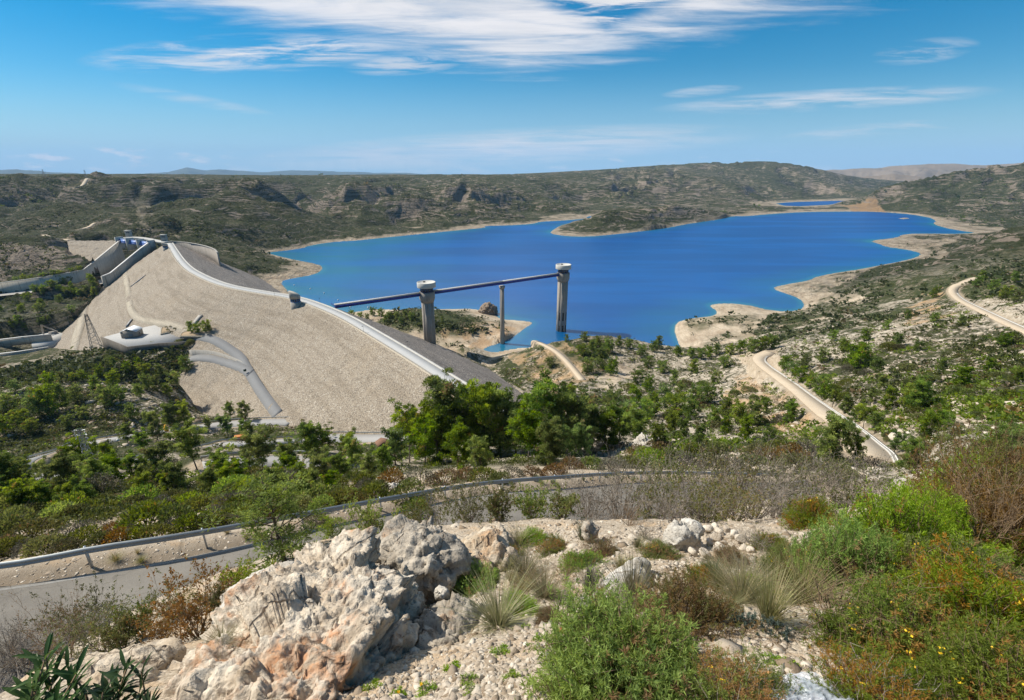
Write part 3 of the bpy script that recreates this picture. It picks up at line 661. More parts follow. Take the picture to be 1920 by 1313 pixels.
teal = (1 - sst(WX + fbm(WX / 120, WY / 120, 3, 7) * 120, -420, 60)) * (1 - sst(wsd, 60, 420)) + (1 - sst(wsd, 10, 90)) * 0.5
water = new_obj('reservoir_water', np.stack([WX, WY, np.zeros_like(WX)], -1).reshape(-1, 3), wq, M_water, smooth=True,
                attrs={'depth': dep.ravel(), 'teal': np.clip(teal, 0, 1).ravel()})
tag(water, kind='structure')

# far mountains: real ridges 12 to 24 km off
def ridge(name, pts, dist, depth, m, seed):
    pts = np.array(pts, float); n = 260
    x = np.linspace(pts[0, 0], pts[-1, 0], n); y = np.interp(x, pts[:, 0], pts[:, 1])
    d = ray(x, y); k = dist / np.hypot(d[:, 0], d[:, 1]); top = d * k[:, None] + np.array([0, 0, CAM_Z])
    top[:, 2] += fbm(x / 22, x * 0, 4, seed) * dist * 0.0011
    radial = top[:, :2] / np.linalg.norm(top[:, :2], axis=1)[:, None]
    rows = []; m_ = 46
    for j in range(m_):
        s = j / (m_ - 1) * 2 - 1                        # -1 foot on our side, 0 crest, 1 foot beyond
        f = 1 - abs(s) ** 0.85
        p = np.empty_like(top); p[:, :2] = top[:, :2] + radial * (s * depth)
        rg_ = (1 - np.abs(fbm(p[:, 0] / (dist * .045), p[:, 1] / (dist * .045), 5, seed + 3)) - .75) * abs(s) * (1 - abs(s)) * 3.2
        p[:, 2] = -60 + (top[:, 2] + 60) * np.clip(f + rg_ * 0.6, 0, 1.0)
        rows.append(p)
    rows = np.array(rows); ii = np.arange(m_ * n).reshape(m_, n)
    q = np.stack([ii[:-1, :-1], ii[:-1, 1:], ii[1:, 1:], ii[1:, :-1]], -1).reshape(-1, 4)
    return tag(new_obj(name, rows.reshape(-1, 3), q, m, smooth=True), kind='structure')
def mt(c1, c2):
    def f(t):
        P = pos(t); a = t.noise(P, 0.0022, 7, 0.65); s = t.n('SeparateXYZ', {0: P}).outputs[2]
        b = t.noise(t.n('CombineXYZ', {2: t.m('MULTIPLY', s, 0.03)}).outputs[0], 1.0, 4, 0.6)
        return bsdf(t, t.mix(t.m('ADD', t.m('MULTIPLY', a, 0.7), t.m('MULTIPLY', b, 0.3)), c1, c2), 0.95, a, bs=0.6, dist=60)
    return f
M_mt = mat('wooded_mountain', mt((0.03, 0.045, 0.03), (0.09, 0.10, 0.06)))
M_mt2 = mat('bare_mountain', mt((0.06, 0.06, 0.04), (0.36, 0.27, 0.20)))
ridge('mountains', [(-120,318),(0,318),(40,317),(90,321),(140,324),(200,330)], 22000, 2600, M_mt, 11)
ridge('mountains', [(225,330),(275,324),(315,323),(335,318),(350,313),(362,315),(385,319),(410,317),(440,319),(470,321),(500,322),(530,319),(580,319),(620,321),(700,323),(770,324),(830,330)], 24000, 2600, M_mt, 23)
ridge('mountains', [(1500,330),(1545,319),(1600,316),(1640,314),(1690,309),(1740,306),(1800,306),(1850,308),(1900,306),(1960,303),(2100,312)], 13000, 2600, M_mt2, 31)
ridge('mountains', [(1560,340),(1600,332),(1640,328),(1680,325),(1720,330),(1780,338)], 8600, 1500, M_mt2, 37)

# ================================================================ ROADS
def asphalt(c1, c2, sc=1.0):
    def f(t):
        P = pos(t); a = t.noise(P, 0.25 * sc, 5, 0.6); v = t.n('TexVoronoi', {'Vector': P, 'Scale': 22.0 * sc}, feature='F1')
        g = t.n('SeparateColor', {0: v.outputs['Color']}).outputs[0]
        c = t.mix(t.m('ADD', t.m('MULTIPLY', a, 0.6), t.m('MULTIPLY', g, 0.4)), c1, c2)
        return bsdf(t, c, 0.9, v.outputs['Distance'], bs=0.35, dist=0.02)
    return f
def old_tarmac(t):
    P = pos(t); a = t.noise(P, 0.35, 6, 0.65); v = t.n('TexVoronoi', {'Vector': P, 'Scale': 60.0}, feature='F1'); g = t.n('SeparateColor', {0: v.outputs['Color']}).outputs[0]
    c = t.mix(t.m('ADD', t.m('MULTIPLY', t.sstep(a, 0.3, 0.7), 0.6), t.m('MULTIPLY', g, 0.4)), (0.135, 0.122, 0.104), (0.235, 0.215, 0.184))
    wp = t.n('VectorMath', {0: P, 1: t.n('VectorMath', {0: t.n('TexNoise', {'Vector': P, 'Scale': 2.0, 'Detail': 4.0}).outputs['Color'], 1: (.5, .5, .5)}, operation='MULTIPLY').outputs[0]}, operation='ADD').outputs[0]
    ck = t.n('TexVoronoi', {'Vector': wp, 'Scale': 0.6}, feature='DISTANCE_TO_EDGE').outputs[0]
    c = t.mix(t.m('MULTIPLY', t.sstep(ck, 0.010, 0.0), 0.35), c, (0.04, 0.035, 0.03))
    c = t.mix(t.m('MULTIPLY', t.sstep(t.noise(P, 1.4, 5, 0.7), 0.66, 0.76), 0.4), c, (0.27, 0.23, 0.18))
    return bsdf(t, c, 0.92, t.m('ADD', v.outputs['Distance'], t.m('MULTIPLY', a, 2.0)), bs=0.4, dist=0.02)
M_road = mat('worn_grey_tarmac', old_tarmac)
M_conc_road = mat('pale_road_surface', asphalt((0.26, 0.25, 0.235), (0.38, 0.37, 0.35), 0.4))
M_grey_road = mat('grey_access_road', asphalt((0.17, 0.17, 0.17), (0.25, 0.25, 0.245), 0.4))
M_dirt = mat('beige_dirt_road', asphalt((0.36, 0.28, 0.19), (0.58, 0.49, 0.37), 0.3))
def concrete(c1, c2, streak=0.5, sc=0.25):
    def f(t):
        P = pos(t); s = t.n('SeparateXYZ', {0: P}).outputs
        a = t.noise(P, sc, 6, 0.65)
        v = t.n('CombineXYZ', {0: t.m('MULTIPLY', s[0], 0.9), 1: t.m('MULTIPLY', s[1], 0.9), 2: t.m('MULTIPLY', s[2], 0.03)}).outputs[0]
        b = t.noise(v, 1.0, 4, 0.6)
        c = t.mix(a, c1, c2); c = t.mix(t.m('MULTIPLY', t.sstep(b, 0.5, 0.72), streak), c, tuple(k * 0.35 for k in c1))
        return bsdf(t, c, 0.9, a, bs=0.2, dist=0.1)
    return f
M_conc = mat('weathered_concrete', concrete((0.30, 0.275, 0.235), (0.44, 0.41, 0.36)))
M_concl = mat('pale_concrete', concrete((0.42, 0.40, 0.36), (0.58, 0.56, 0.51), 0.25))
M_white = mat('white_painted_concrete', concrete((0.62, 0.60, 0.55), (0.74, 0.72, 0.68), 0.15))
def ribbon(mb, line, a, b, dz, skirt=0.0, flat=True):
    """strip between offsets a and b (right positive) of a centre line; skirt = depth of the sides below the surface"""
    tn = np.gradient(line[:, :2], axis=0); tn /= np.linalg.norm(tn, axis=1)[:, None] + 1e-9
    nrm = np.stack([tn[:, 1], -tn[:, 0]], 1); n = len(line)
    l = np.concatenate([line[:, :2] + nrm * a, line[:, 2:] + dz], 1); r = np.concatenate([line[:, :2] + nrm * b, line[:, 2:] + dz], 1)
    if skirt <= 0:
        v = np.vstack([l, r]); f = [(i, n + i, n + i + 1, i + 1) for i in range(n - 1)]; mb.add(v, f)
    else:
        dn = np.array([0, 0, -skirt]); mb.sweep([np.array([l[i] + dn, l[i], r[i], r[i] + dn]) for i in range(n)])
    return mb
def road_obj(name, key, m, dz=0.05, skirt=0.5):
    line, hw = roads[key]; mb = ribbon(MB(), line, -hw, hw, dz, skirt)
    return tag(mb.build(name, m), kind='structure')
road_obj('road', 'near', M_road, 0.02, 0.6)
for k in ('lower_a', 'lower_b', 'lower_c', 'lower_d'): road_obj('road', k, M_conc_road, 0.06, 0.3)
road_obj('dirt_road', 'dirt', M_dirt, 0.08, 0.4); road_obj('dirt_road', 'upper', M_dirt, 0.25, 1.2); road_obj('path', 'knoll_track', M_dirt, 0.2, 0.8)
for k in ('hill_track', 'hill_track_b', 'hill_track_c'): road_obj('path', k, M_dirt, 0.5, 2.0)
# white edge line of the tarmac road (4 mm above it)
line, hw = roads['near']
tag(ribbon(MB(), line, -hw + 0.08, -hw + 0.19, 0.024).build('road_marking', mat('faded_white_line', asphalt((0.19, 0.18, 0.16), (0.36, 0.345, 0.31)))), kind='structure')

# ================================================================ DAM
def riprap(c1, c2, c3, sc):
    def f(t):
        P = pos(t); v = t.n('TexVoronoi', {'Vector': P, 'Scale': sc, 'Randomness': 1.0}, feature='F1')
        g = t.n('SeparateColor', {0: v.outputs['Color']}).outputs
        w1 = t.noise(P, 0.02, 5, 0.6); w2 = t.noise(P, 0.12, 4, 0.6)
        c = t.mix(t.m('ADD', t.m('MULTIPLY', g[0], 0.7), t.m('MULTIPLY', t.noise(P, 0.5, 4, 0.7), 0.3)), c1, c2); c = t.mix(t.m('MULTIPLY', t.sstep(g[1], 0.86, 0.97), 0.7), c, (0.60, 0.55, 0.46))
        c = t.mix(t.m('MULTIPLY', t.sstep(t.m('ADD', t.m('MULTIPLY', w1, 0.6), t.m('MULTIPLY', w2, 0.4)), 0.48, 0.66), 0.55), c, c3)
        s = t.n('SeparateXYZ', {0: P}).outputs; bz = t.noise(t.n('CombineXYZ', {0: t.m('MULTIPLY', s[0], 0.012), 1: t.m('MULTIPLY', s[1], 0.012), 2: t.m('MULTIPLY', s[2], 0.33)}).outputs[0], 1.0, 4, 0.65)
        c = t.mix(t.m('MULTIPLY', t.sstep(bz, 0.46, 0.64), 0.5), c, tuple(k * 0.62 for k in c3)); c = t.mix(t.m('MULTIPLY', t.sstep(t.noise(P, 0.045, 5, 0.7), 0.56, 0.70), 0.35), c, tuple(k * 0.6 for k in c1))
        c = t.mix(t.m('MULTIPLY', t.sstep(v.outputs['Distance'], 0.45, 0.75), 0.6), c, tuple(k * 0.3 for k in c1))
        return bsdf(t, c, 0.95, t.m('SUBTRACT', 1.0, v.outputs['Distance']), bs=1.0, dist=0.42)
    return f
M_rip = mat('limestone_rockfill', riprap((0.285, 0.235, 0.178), (0.44, 0.375, 0.29), (0.38, 0.305, 0.215), 1.5))
M_rip_up = mat('grey_rockfill', riprap((0.17, 0.145, 0.125), (0.31, 0.275, 0.24), (0.27, 0.235, 0.20), 1.5))
dam = empty('rockfill_dam', (crest[len(crest) // 2][0], crest[len(crest) // 2][1], CRZ))
tag(dam, 'huge pale rockfill dam with a curved road along its crest', 'dam')
DL = np.array(dam.location)
cz = np.concatenate([crest, np.full((len(crest), 1), CRZ)], 1)
cf = resample(cz, 2.5)
tn_ = np.gradient(cf[:, :2], axis=0); tn_ /= np.linalg.norm(tn_, axis=1)[:, None]; nl = np.stack([-tn_[:, 1], tn_[:, 0]], 1)
kern = np.ones(61) / 61; nls = np.stack([np.convolve(np.pad(nl[:, k], 30, mode='edge'), kern, 'valid') for k in (0, 1)], 1); nls /= np.linalg.norm(nls, axis=1)[:, None]
def face(side, slope, lim):
    offs = np.concatenate([np.arange(0, lim, 2.5)]); rows = []
    for d in offs:
        xy = cf[:, :2] + nl * side * RW * (1 if d == 0 else 1) + nls * side * d
        z = dam_h(xy[:, 0], xy[:, 1])[0] if d > 0 else np.full(len(xy), CRZ)
        z = z - 0.0 + fbm(xy[:, 0] / 3.0, xy[:, 1] / 3.0, 2, 201) * min(d / 5, 1) * 0.7 + fbm(xy[:, 0] / 30, xy[:, 1] / 30, 2, 202) * min(d / 20, 1) * 1.0
        rows.append(np.concatenate([xy, z[:, None]], 1))
    Vv = np.array(rows); a, b = Vv.shape[:2]; ii = np.arange(a * b).reshape(a, b)
    q = np.stack([ii[:-1, :-1], ii[:-1, 1:], ii[1:, 1:], ii[1:, :-1]], -1).reshape(-1, 4)
    cen = Vv.reshape(-1, 3)[q].mean(1); td, _, _ = seg_dist(cen[:, 0], cen[:, 1], dam_poly, True); ok = in_poly(cen[:, 0], cen[:, 1], dam_poly) | (td < 11)
    q = q[ok]
    if side > 0: q = q[:, ::-1]
    return Vv.reshape(-1, 3), q
for side, slope, nm, m_ in ((-1, 1.6, 'downstream_face', M_rip), (1, 1.75, 'upstream_face', M_rip_up)):
    v, q = face(side, slope, 215 if side < 0 else 175)
    used = np.unique(q); rm = np.full(len(v), -1); rm[used] = np.arange(len(used))
    new_obj(nm, v[used] - DL, rm[q], m_, dam, smooth=False)
cl3 = cf - np.array([DL[0], DL[1], DL[2]])
ribbon(MB(), cl3, -3.6, 3.4, 0.10, 1.5).build('crest_road', mat('pale_crest_road', asphalt((0.36, 0.36, 0.35), (0.47, 0.47, 0.455), 0.3)), dam)
ribbon(MB(), cl3, -5.0, -3.75, 0.55, 2.5).build('parapet', M_concl, dam)        # lake side
ribbon(MB(), cl3, 3.45, 5.0, 0.30, 2.5).build('parapet', mat('tan_kerb', concrete((0.42, 0.36, 0.27), (0.55, 0.48, 0.38), 0.1)), dam)
M_steel = mat('galvanised_steel', lambda t: bsdf(t, t.mix(t.noise(pos(t), 3.0, 4, 0.6), (0.30, 0.32, 0.33), (0.46, 0.48, 0.49)), 0.42, metal=0.75, spec=0.5))
M_dsteel = mat('dull_steel', lambda t: bsdf(t, t.mix(t.noise(pos(t), 2.0, 4, 0.6), (0.16, 0.16, 0.16), (0.28, 0.28, 0.27)), 0.6, metal=0.5, spec=0.4))
rl = resample(cf, 4.0); tnr = np.gradient(rl[:, :2], axis=0); tnr /= np.linalg.norm(tnr, axis=1)[:, None]
rp = np.concatenate([rl[:, :2] + np.stack([tnr[:, 1], -tnr[:, 0]], 1) * 4.75, rl[:, 2:] + 0.3], 1) - DL
mb = MB()
for p in rp: mb.box(p + np.array([0, 0, .5]), (.10, .10, 1.0))
for h_ in (0.55, 1.0): mb.tube(rp + np.array([0, 0, h_]), 0.05, 4)
mb.build('crest_railing', M_dsteel, dam)
def dam_pt(px, py):
    P, t = hit_fn(px, py, lambda x, y: dam_h(x, y)[0], 50, 1000); return P
def dam_strip(name, pts, hw, m, dz, skirt, parent, label=None, level=True, eb=(14, 10)):
    L = resample(smooth_line(dam_pt(*np.array(pts, float).T), 2), 3.0); L[:, 2] = np.convolve(np.pad(L[:, 2], 3, mode='edge'), np.ones(7) / 7, 'valid')
    mb = MB()
    if level:
        ribbon(mb, L - (DL if parent else 0), -hw, hw, dz, 0.5)
    else:
        tn = np.gradient(L[:, :2], axis=0); tn /= np.linalg.norm(tn, axis=1)[:, None]; nr_ = np.stack([tn[:, 1], -tn[:, 0]], 1)
        secs = []
        for i in range(len(L)):
            row = []
            for o_ in (-hw, hw):
                xy = L[i, :2] + nr_[i] * o_; row.append([*xy, dam_h(xy[:1], xy[1:])[0][0] + dz])
            row = np.array(row) - (DL if parent else 0); dn = np.array([0, 0, -skirt]); secs.append(np.array([row[0] + dn, row[0], row[1], row[1] + dn]))
        mb.sweep(secs)
    o = mb.build(name, m, parent)
    if label: o['label'] = label
    return o, L
M_tan = mat('tan_gravel_track', riprap((0.52, 0.45, 0.34), (0.66, 0.58, 0.45), (0.56, 0.47, 0.34), 2.5))
dam_strip('berm_track', [(234,498),(238,530),(241,560),(246,585),(262,600),(300,606),(335,612),(352,622)], 3.2, M_tan, 0.6, 6, dam, 'tan gravel track bending across the dam face', False)
dam_strip('berm_track', [(158,574),(150,610),(142,640),(132,672)], 5.5, M_tan, 0.6, 6, dam, 'straight tan gravel strip low on the dam face', False)
acc, ACC = dam_strip('access_road', [(362,633),(380,632),(408,641),(435,658),(453,672),(463,692),(480,720),(503,755),(521,779)], 3.0, M_grey_road, 0.8, 3, None, None, False)
tag(acc, kind='structure'); acc.name = 'access_road'
acb, ACB = dam_strip('access_road', [(352,676),(372,672),(400,674),(430,682),(458,693),(470,702)], 2.8, M_grey_road, 0.95, 3, None, None, False)
tag(acb, kind='structure')
# ================================================================ BUILT THINGS
EYE = np.array([0, 0, CAM_Z])
def P3(px, py, t): return at_t(np.array([px], float), np.array([py], float), np.array([t], float))[0]
def PZ(px, py, z): return at_z(np.array([px], float), np.array([py], float), float(z))[0]
M_blue = mat('blue_paint', lambda t: bsdf(t, t.mix(t.noise(pos(t), 0.4, 4, 0.6), (0.018, 0.035, 0.26), (0.03, 0.06, 0.36)), 0.45, spec=0.5))
M_lblue = mat('light_blue_paint', lambda t: bsdf(t, t.mix(t.noise(pos(t), 0.3, 4, 0.6), (0.05, 0.19, 0.55), (0.10, 0.29, 0.66)), 0.5, spec=0.5))
M_glass = mat('dark_tinted_glass', lambda t: bsdf(t, (0.012, 0.022, 0.035), 0.08, spec=0.8))
M_bglass = mat('blue_window_frames', lambda t: bsdf(t, (0.014, 0.035, 0.16), 0.25, spec=0.6))
M_dark = mat('dark_opening', lambda t: bsdf(t, (0.012, 0.011, 0.010), 0.9))
M_tower = mat('stained_tower_concrete', concrete((0.25, 0.22, 0.185), (0.42, 0.38, 0.325), 0.75))
M_cap = mat('pale_tower_cap', concrete((0.47, 0.45, 0.40), (0.60, 0.58, 0.53), 0.2))
# ---- intake towers, pier, service bridge
Bp = [PZ(628, 574, 65), PZ(798, 548.5, 65), PZ(942, 530, 65), PZ(1056, 513.5, 65)]
bd = (Bp[3] - Bp[0])[:2]; bd /= np.linalg.norm(bd)
Bs = [Bp[0][:2] + bd * np.dot(b[:2] - Bp[0][:2], bd) for b in Bp]; brz = math.atan2(bd[1], bd[0])
def flute(r, n=10, seg=6, depth=0.5):
    out = []
    for k in range(n * seg):
        a = k / (n * seg) * 2 * math.pi; ph = (k % seg) / seg
        out.append((r - (depth if 0.30 < ph < 0.75 else 0)) if True else r)
    return [(rr * math.cos(k / (n * seg) * 2 * math.pi), rr * math.sin(k / (n * seg) * 2 * math.pi)) for k, rr in enumerate(out)]
def make_tower(xy, zbase, label, slots):
    T = empty('intake_tower', (xy[0], xy[1], zbase), brz); tag(T, label, 'tower', 'intake towers of the reservoir')
    zt = 66.0 - zbase
    MB().prism(flute(5.7, 8, 8, 0.75), -6, zt - 6.5).build('shaft', M_tower, T)
    MB().lathe([(5.75, zt - 9.5), (7.1, zt - 5.6), (7.1, zt), (6.9, zt + 0.1)], 40).build('collar', M_tower, T)
    m = MB()
    for k in range(20):
        a = k / 20 * 2 * math.pi; m.box((6.85 * math.cos(a), 6.85 * math.sin(a), zt + 0.65), (0.1, 0.1, 1.1), a)
    th = np.linspace(0, 2 * math.pi, 41)
    for h in (0.65, 1.15): m.tube(np.stack([6.85 * np.cos(th), 6.85 * np.sin(th), np.full(41, zt + h)], 1), 0.06, 4, False)
    m.build('gallery_railing', M_dsteel, T)
    room = MB().lathe([(5.5, zt), (5.5, zt + 4.4)], 28).build('glazed_room', M_glass, T)
    m = MB()
    for k in range(14):
        a = k / 14 * 2 * math.pi; m.box((5.6 * math.cos(a), 5.6 * math.sin(a), zt + 2.2), (0.35, 0.55, 4.4), a)
    m.lathe([(5.72, zt), (5.72, zt + 0.9)], 28, cap=False); m.lathe([(5.72, zt + 3.7), (5.72, zt + 4.4)], 28, cap=False)
    m.build('mullion', M_bglass, room)
    cap = MB().lathe([(5.9, zt + 4.4), (8.3, zt + 4.5), (8.4, zt + 4.7), (8.4, zt + 9.0), (8.2, zt + 9.2), (7.8, zt + 9.25), (7.7, zt + 8.95), (0.01, zt + 9.05)], 56).build('cap', M_cap, T)
    MB().lathe([(1.1, zt + 8.9), (1.1, zt + 9.6), (0.8, zt + 9.8), (0.01, zt + 9.8)], 14, (-1.6, 0.8, 0)).build('hatch', M_dark, cap)
    for z0, z1 in slots:
        for k in range(8):
            a = (k + 0.55) / 8 * 2 * math.pi
            MB().box((5.0 * math.cos(a), 5.0 * math.sin(a), (z0 + z1) / 2 - zbase), (0.9, 1.7, z1 - z0), a).build('intake_opening', M_dark, T)
    return T
make_tower(Bs[1], 10.0, 'round capped concrete tower standing at the upstream foot of the dam', [])
make_tower(Bs[3], -6.0, 'round capped concrete tower standing in the lake with dark intake slots', [(13, 22), (0.5, 7)])
pier = empty('bridge_pier', (Bs[2][0], Bs[2][1], -4), brz); tag(pier, 'slender concrete pier under the middle of the blue footbridge', 'pier')
m = MB()
sec = lambda z, sx, sy: [(-sx, -sy + .5, z), (-sx + .5, -sy, z), (sx - .5, -sy, z), (sx, -sy + .5, z), (sx, sy - .5, z), (sx - .5, sy, z), (-sx + .5, sy, z), (-sx, sy - .5, z)]
m.sweep([np.array(sec(-5, 2.1, 1.9)), np.array(sec(62.5, 1.75, 1.65))]).build('shaft', M_tower, pier)
MB().sweep([np.array(sec(62.5, 2.1, 2.0)), np.array(sec(65.6, 2.6, 2.4))]).build('pier_head', M_tower, pier)
MB().box((-1.93, 0, 29), (0.5, 0.6, 66)).box((0, -1.83, 29), (0.7, 0.4, 66)).build('rib', M_conc, pier)
br = empty('footbridge', (Bs[0][0], Bs[0][1], 65), brz); tag(br, 'long straight blue footbridge from the dam crest out to the far tower', 'bridge')
LB = np.dot(Bs[3] - Bs[0], bd); cuts = [0, np.dot(Bs[1] - Bs[0], bd), np.dot(Bs[2] - Bs[0], bd), LB]
for i in range(3):
    a = cuts[i] + (7.0 if i == 1 else (0 if i == 0 else 0.03)); b = cuts[i + 1] - (7.0 if i != 1 else 0.03)
    L = b - a; c = (a + b) / 2
    g = MB().box((c, 0, -0.55), (L, 2.6, 2.5)).build('girder', M_blue, br)
    mm = MB()
    for k in range(int(L / 5)): mm.box((a + 2.5 + k * 5, -1.34, -0.55), (0.18, 0.08, 2.4))
    mm.box((c, -1.32, 0.66), (L, 0.05, 0.12)).build('stiffener_panel', M_blue, g)
    MB().box((c, 0, 1.13), (L, 3.3, 0.84)).build('walkway', M_cap, br)
    mm = MB()
    for s in (-1, 1):
        for k in range(int(L / 3) + 1): mm.box((a + k * 3 + 0.1, s * 1.5, 2.0), (0.07, 0.07, 1.0))
        for h in (2.0, 2.5): mm.box((c, s * 1.5, h), (L, 0.07, 0.07))
    mm.build('railing', M_lblue, br)
mm = MB()
for k in range(9): mm.box((-1.5, -5 + k * 1.3, 1.2), (0.12, 0.12, 1.6))
mm.box((-1.5, 0.2, 1.2), (0.1, 10.5, 0.14)).box((-1.5, 0.2, 1.95), (0.1, 10.5, 0.14)).build('gate', M_blue, br)
# ---- instrument houses on the crest
def gatehouse(px, py, off_, rz, label, k=1.0):
    p = PZ(px, py, 65); i = int(np.argmin(((crest - p[:2]) ** 2).sum(1))); a = crest[i + 1] - crest[i - 1]; a /= np.linalg.norm(a); nrm = np.array([a[1], -a[0]])
    p = np.array([*(crest[i] + nrm * off_), 65.0])
    G = empty('gatehouse', p, rz); tag(G, label, 'gatehouse', 'slant-roofed gatehouses on the dam crest')
    el = lambda z, s=1.0: np.array([(4.3 * k * s * math.cos(t), 3.4 * k * s * math.sin(t), z) for t in np.arange(24) / 24 * 2 * math.pi])
    MB().sweep([el(-9 * k, 1.05), el(1.2 * k, 1.0)]).build('base', M_conc, G)
    gl = MB().sweep([el(1.2 * k, 0.9), el(4.0 * k, 0.9)]).build('window_band', M_glass, G)
    m = MB(); m.sweep([el(1.2 * k, 0.915), el(1.55 * k, 0.915)])
    for t in np.arange(12) / 12 * 2 * math.pi: m.box((3.92 * k * math.cos(t), 3.1 * k * math.sin(t), 2.6 * k), (0.22, 0.22, 2.8 * k), t)
    m.build('glazing', M_lblue, gl)
    top = el(0); top[:, 2] = (8.4 - top[:, 0] / (4.3 * k) * 2.3) * k
    MB().sweep([el(4.0 * k), top]).build('slanted_hood', M_conc, G)
    return G
gatehouse(577, 566, 8.5, 0.15, 'slant-topped concrete gatehouse halfway along the dam crest')
gatehouse(309, 466, 8.0, 0.3, 'distant slant-topped gatehouse at the far end of the dam crest', 0.85)
# ---- lamp masts along the crest
for i, f in enumerate((0.30, 0.42, 0.53, 0.61, 0.68, 0.745, 0.80, 0.86)):
    q = int(f * (len(cf) - 1)); s = -1 if i % 3 else 1; p = cf[q, :2] + nl[q] * (4.2 if s < 0 else -4.3)
    L = empty('crest_lamp', (p[0], p[1], 65.2), math.atan2(nl[q, 1], nl[q, 0])); h = 6.0 if i == 5 else 4.2
    tag(L, 'thin grey lamp mast on the %s edge of the dam crest road' % ('lake-side' if s < 0 else 'downstream'), 'lamp', 'lamp masts along the crest')
    MB().tube([(0, 0, 0), (0, 0, h)], [0.11, 0.07], 6).build('mast', M_dsteel, L)
    MB().box((-0.4 * s, 0, h + 0.05), (1.0, 0.4, 0.22)).build('lamp_head', M_dark, L)
# ---- lines down the dam face
for pts, lb, w_ in (([(245,538),(258,528),(273,516.5)], 'dark stairway climbing the upper dam face', 1.1), ([(361,611),(368,602),(376,592)], 'concrete trough on the dam face behind the pines', 2.4), ([(238,612),(243,604),(247,600)], 'short dark drain beside the hut', 1.2)):
    o, L = dam_strip('stairway', pts, w_, M_dsteel if w_ < 2 else M_conc, 0.9, 4, dam, lb, False)
# ---- spillway
FT = [P3(*q) for q in ((224,451.5,790),(171,495,718),(155,507,700),(75,521,675),(-40,536,655))]
fz = [CAM_Z + k for k in (-142, -151, -151.5, -153, -157)]
sp = empty('spillway', (FT[0][0], FT[0][1], CAM_Z - 103)); tag(sp, 'stained concrete spillway chute with blue gates beyond the dam', 'spillway'); SO = np.array(sp.location)
def wall_obj(name, top, zb, th, m, par, O):
    top = np.array(top); tn = np.gradient(top[:, :2], axis=0); tn /= np.linalg.norm(tn, axis=1)[:, None]; n = np.stack([tn[:, 1], -tn[:, 0]], 1)
    secs = []
    for i in range(len(top)):
        a = top[i, :2] - n[i] * th / 2; b = top[i, :2] + n[i] * th / 2
        secs.append(np.array([(*a, zb[i]), (*a, top[i, 2]), (*b, top[i, 2]), (*b, zb[i])]) - O)
    return MB().sweep(secs).build(name, m, par)
def densify(p, n=6):
    p = np.asarray(p); s = np.linspace(0, len(p) - 1, (len(p) - 1) * n + 1); return np.stack([np.interp(s, np.arange(len(p)), p[:, k]) for k in range(p.shape[1])], 1)
M_spill = mat('streaked_spillway_concrete', concrete((0.42, 0.375, 0.30), (0.62, 0.565, 0.475), 0.7))
wt = wall_obj('side_wall', FT, [k - 6 for k in fz], 1.6, M_spill, sp, SO)
cp = np.array(FT); cp[:, 2] += 0.5
wall_obj('wall_coping', cp, cp[:, 2] - 0.9, 2.4, M_concl, wt, SO)
NT_ = [P3(*q) for q in ((279,454.5,772),(262,467,752),(240,485,724),(207,512,690),(190,519,678))]
wall_obj('side_wall', NT_, [q[2] - 22 for q in NT_], 2.0, M_spill, sp, SO)
cp = np.array(NT_); cp[:, 2] += 0.4; wall_obj('wall_coping', cp, cp[:, 2] - 0.8, 2.6, M_white, sp.children[-1], SO)
fl_l = np.array([(q[0], q[1], z) for q, z in zip(FT, fz)])
dirn = (np.array(NT_[0]) - np.array(FT[0]))[:2]
fl_r = fl_l.copy(); fl_r[:, :2] += CHN * CHW[:, None]; fl_r[:, 2] -= 0.5
n_ = len(fl_l); MB().add(np.vstack([fl_l, fl_r]) - SO, [(i, n_ + i, n_ + i + 1, i + 1) for i in range(n_ - 1)]).build('chute_floor', M_conc, sp)
g0, g1 = P3(221, 449, 792), P3(281, 455.5, 775)
gd = (g1 - g0)[:2]; gl_ = np.linalg.norm(gd); gd /= gl_; grz = math.atan2(gd[1], gd[0]); gn = np.array([gd[1], -gd[0]])
gc = (g0 + g1) / 2
for k in range(3):
    c = g0 + (g1 - g0) * (k + 0.5) / 3
    o = MB().box((0, 0, 0), (gl_ / 3 - 1.2, 1.2, 7.5)).build('gate_panel', M_lblue, sp); o.location = [float(q) for q in (c - SO + np.array([0, 0, -2.0]))]; o.rotation_euler = (R(-35), 0, grz)
    o2 = MB().box((0, -0.75, 2.6), (gl_ / 3 - 1.2, 0.4, 0.6)).box((0, -0.75, 0), (gl_ / 3 - 1.2, 0.4, 0.6)).box((0, -0.75, -2.6), (gl_ / 3 - 1.2, 0.4, 0.6)).build('gate_beam', M_blue, o)
for k in range(4):
    c = g0 + (g1 - g0) * k / 3 + np.array([gn[0] * -2, gn[1] * -2, 0])
    o = MB().box((0, 0, -6), (1.8, 13, 20)).build('gate_pier', M_concl, sp); o.location = [float(q) for q in (c - SO)]; o.rotation_euler = (0, 0, grz)
bl = np.array([P3(222, 446.5, 806), P3(240, 444.5, 806), P3(262, 445, 803), P3(283, 448.5, 796), P3(297, 452, 785), P3(312, 453.5, 770)])
ribbon(MB(), resample(smooth_line(bl, 2), 4) - SO, -5, 5, 0.0, 2.4).build('bridge_deck', M_concl, sp)
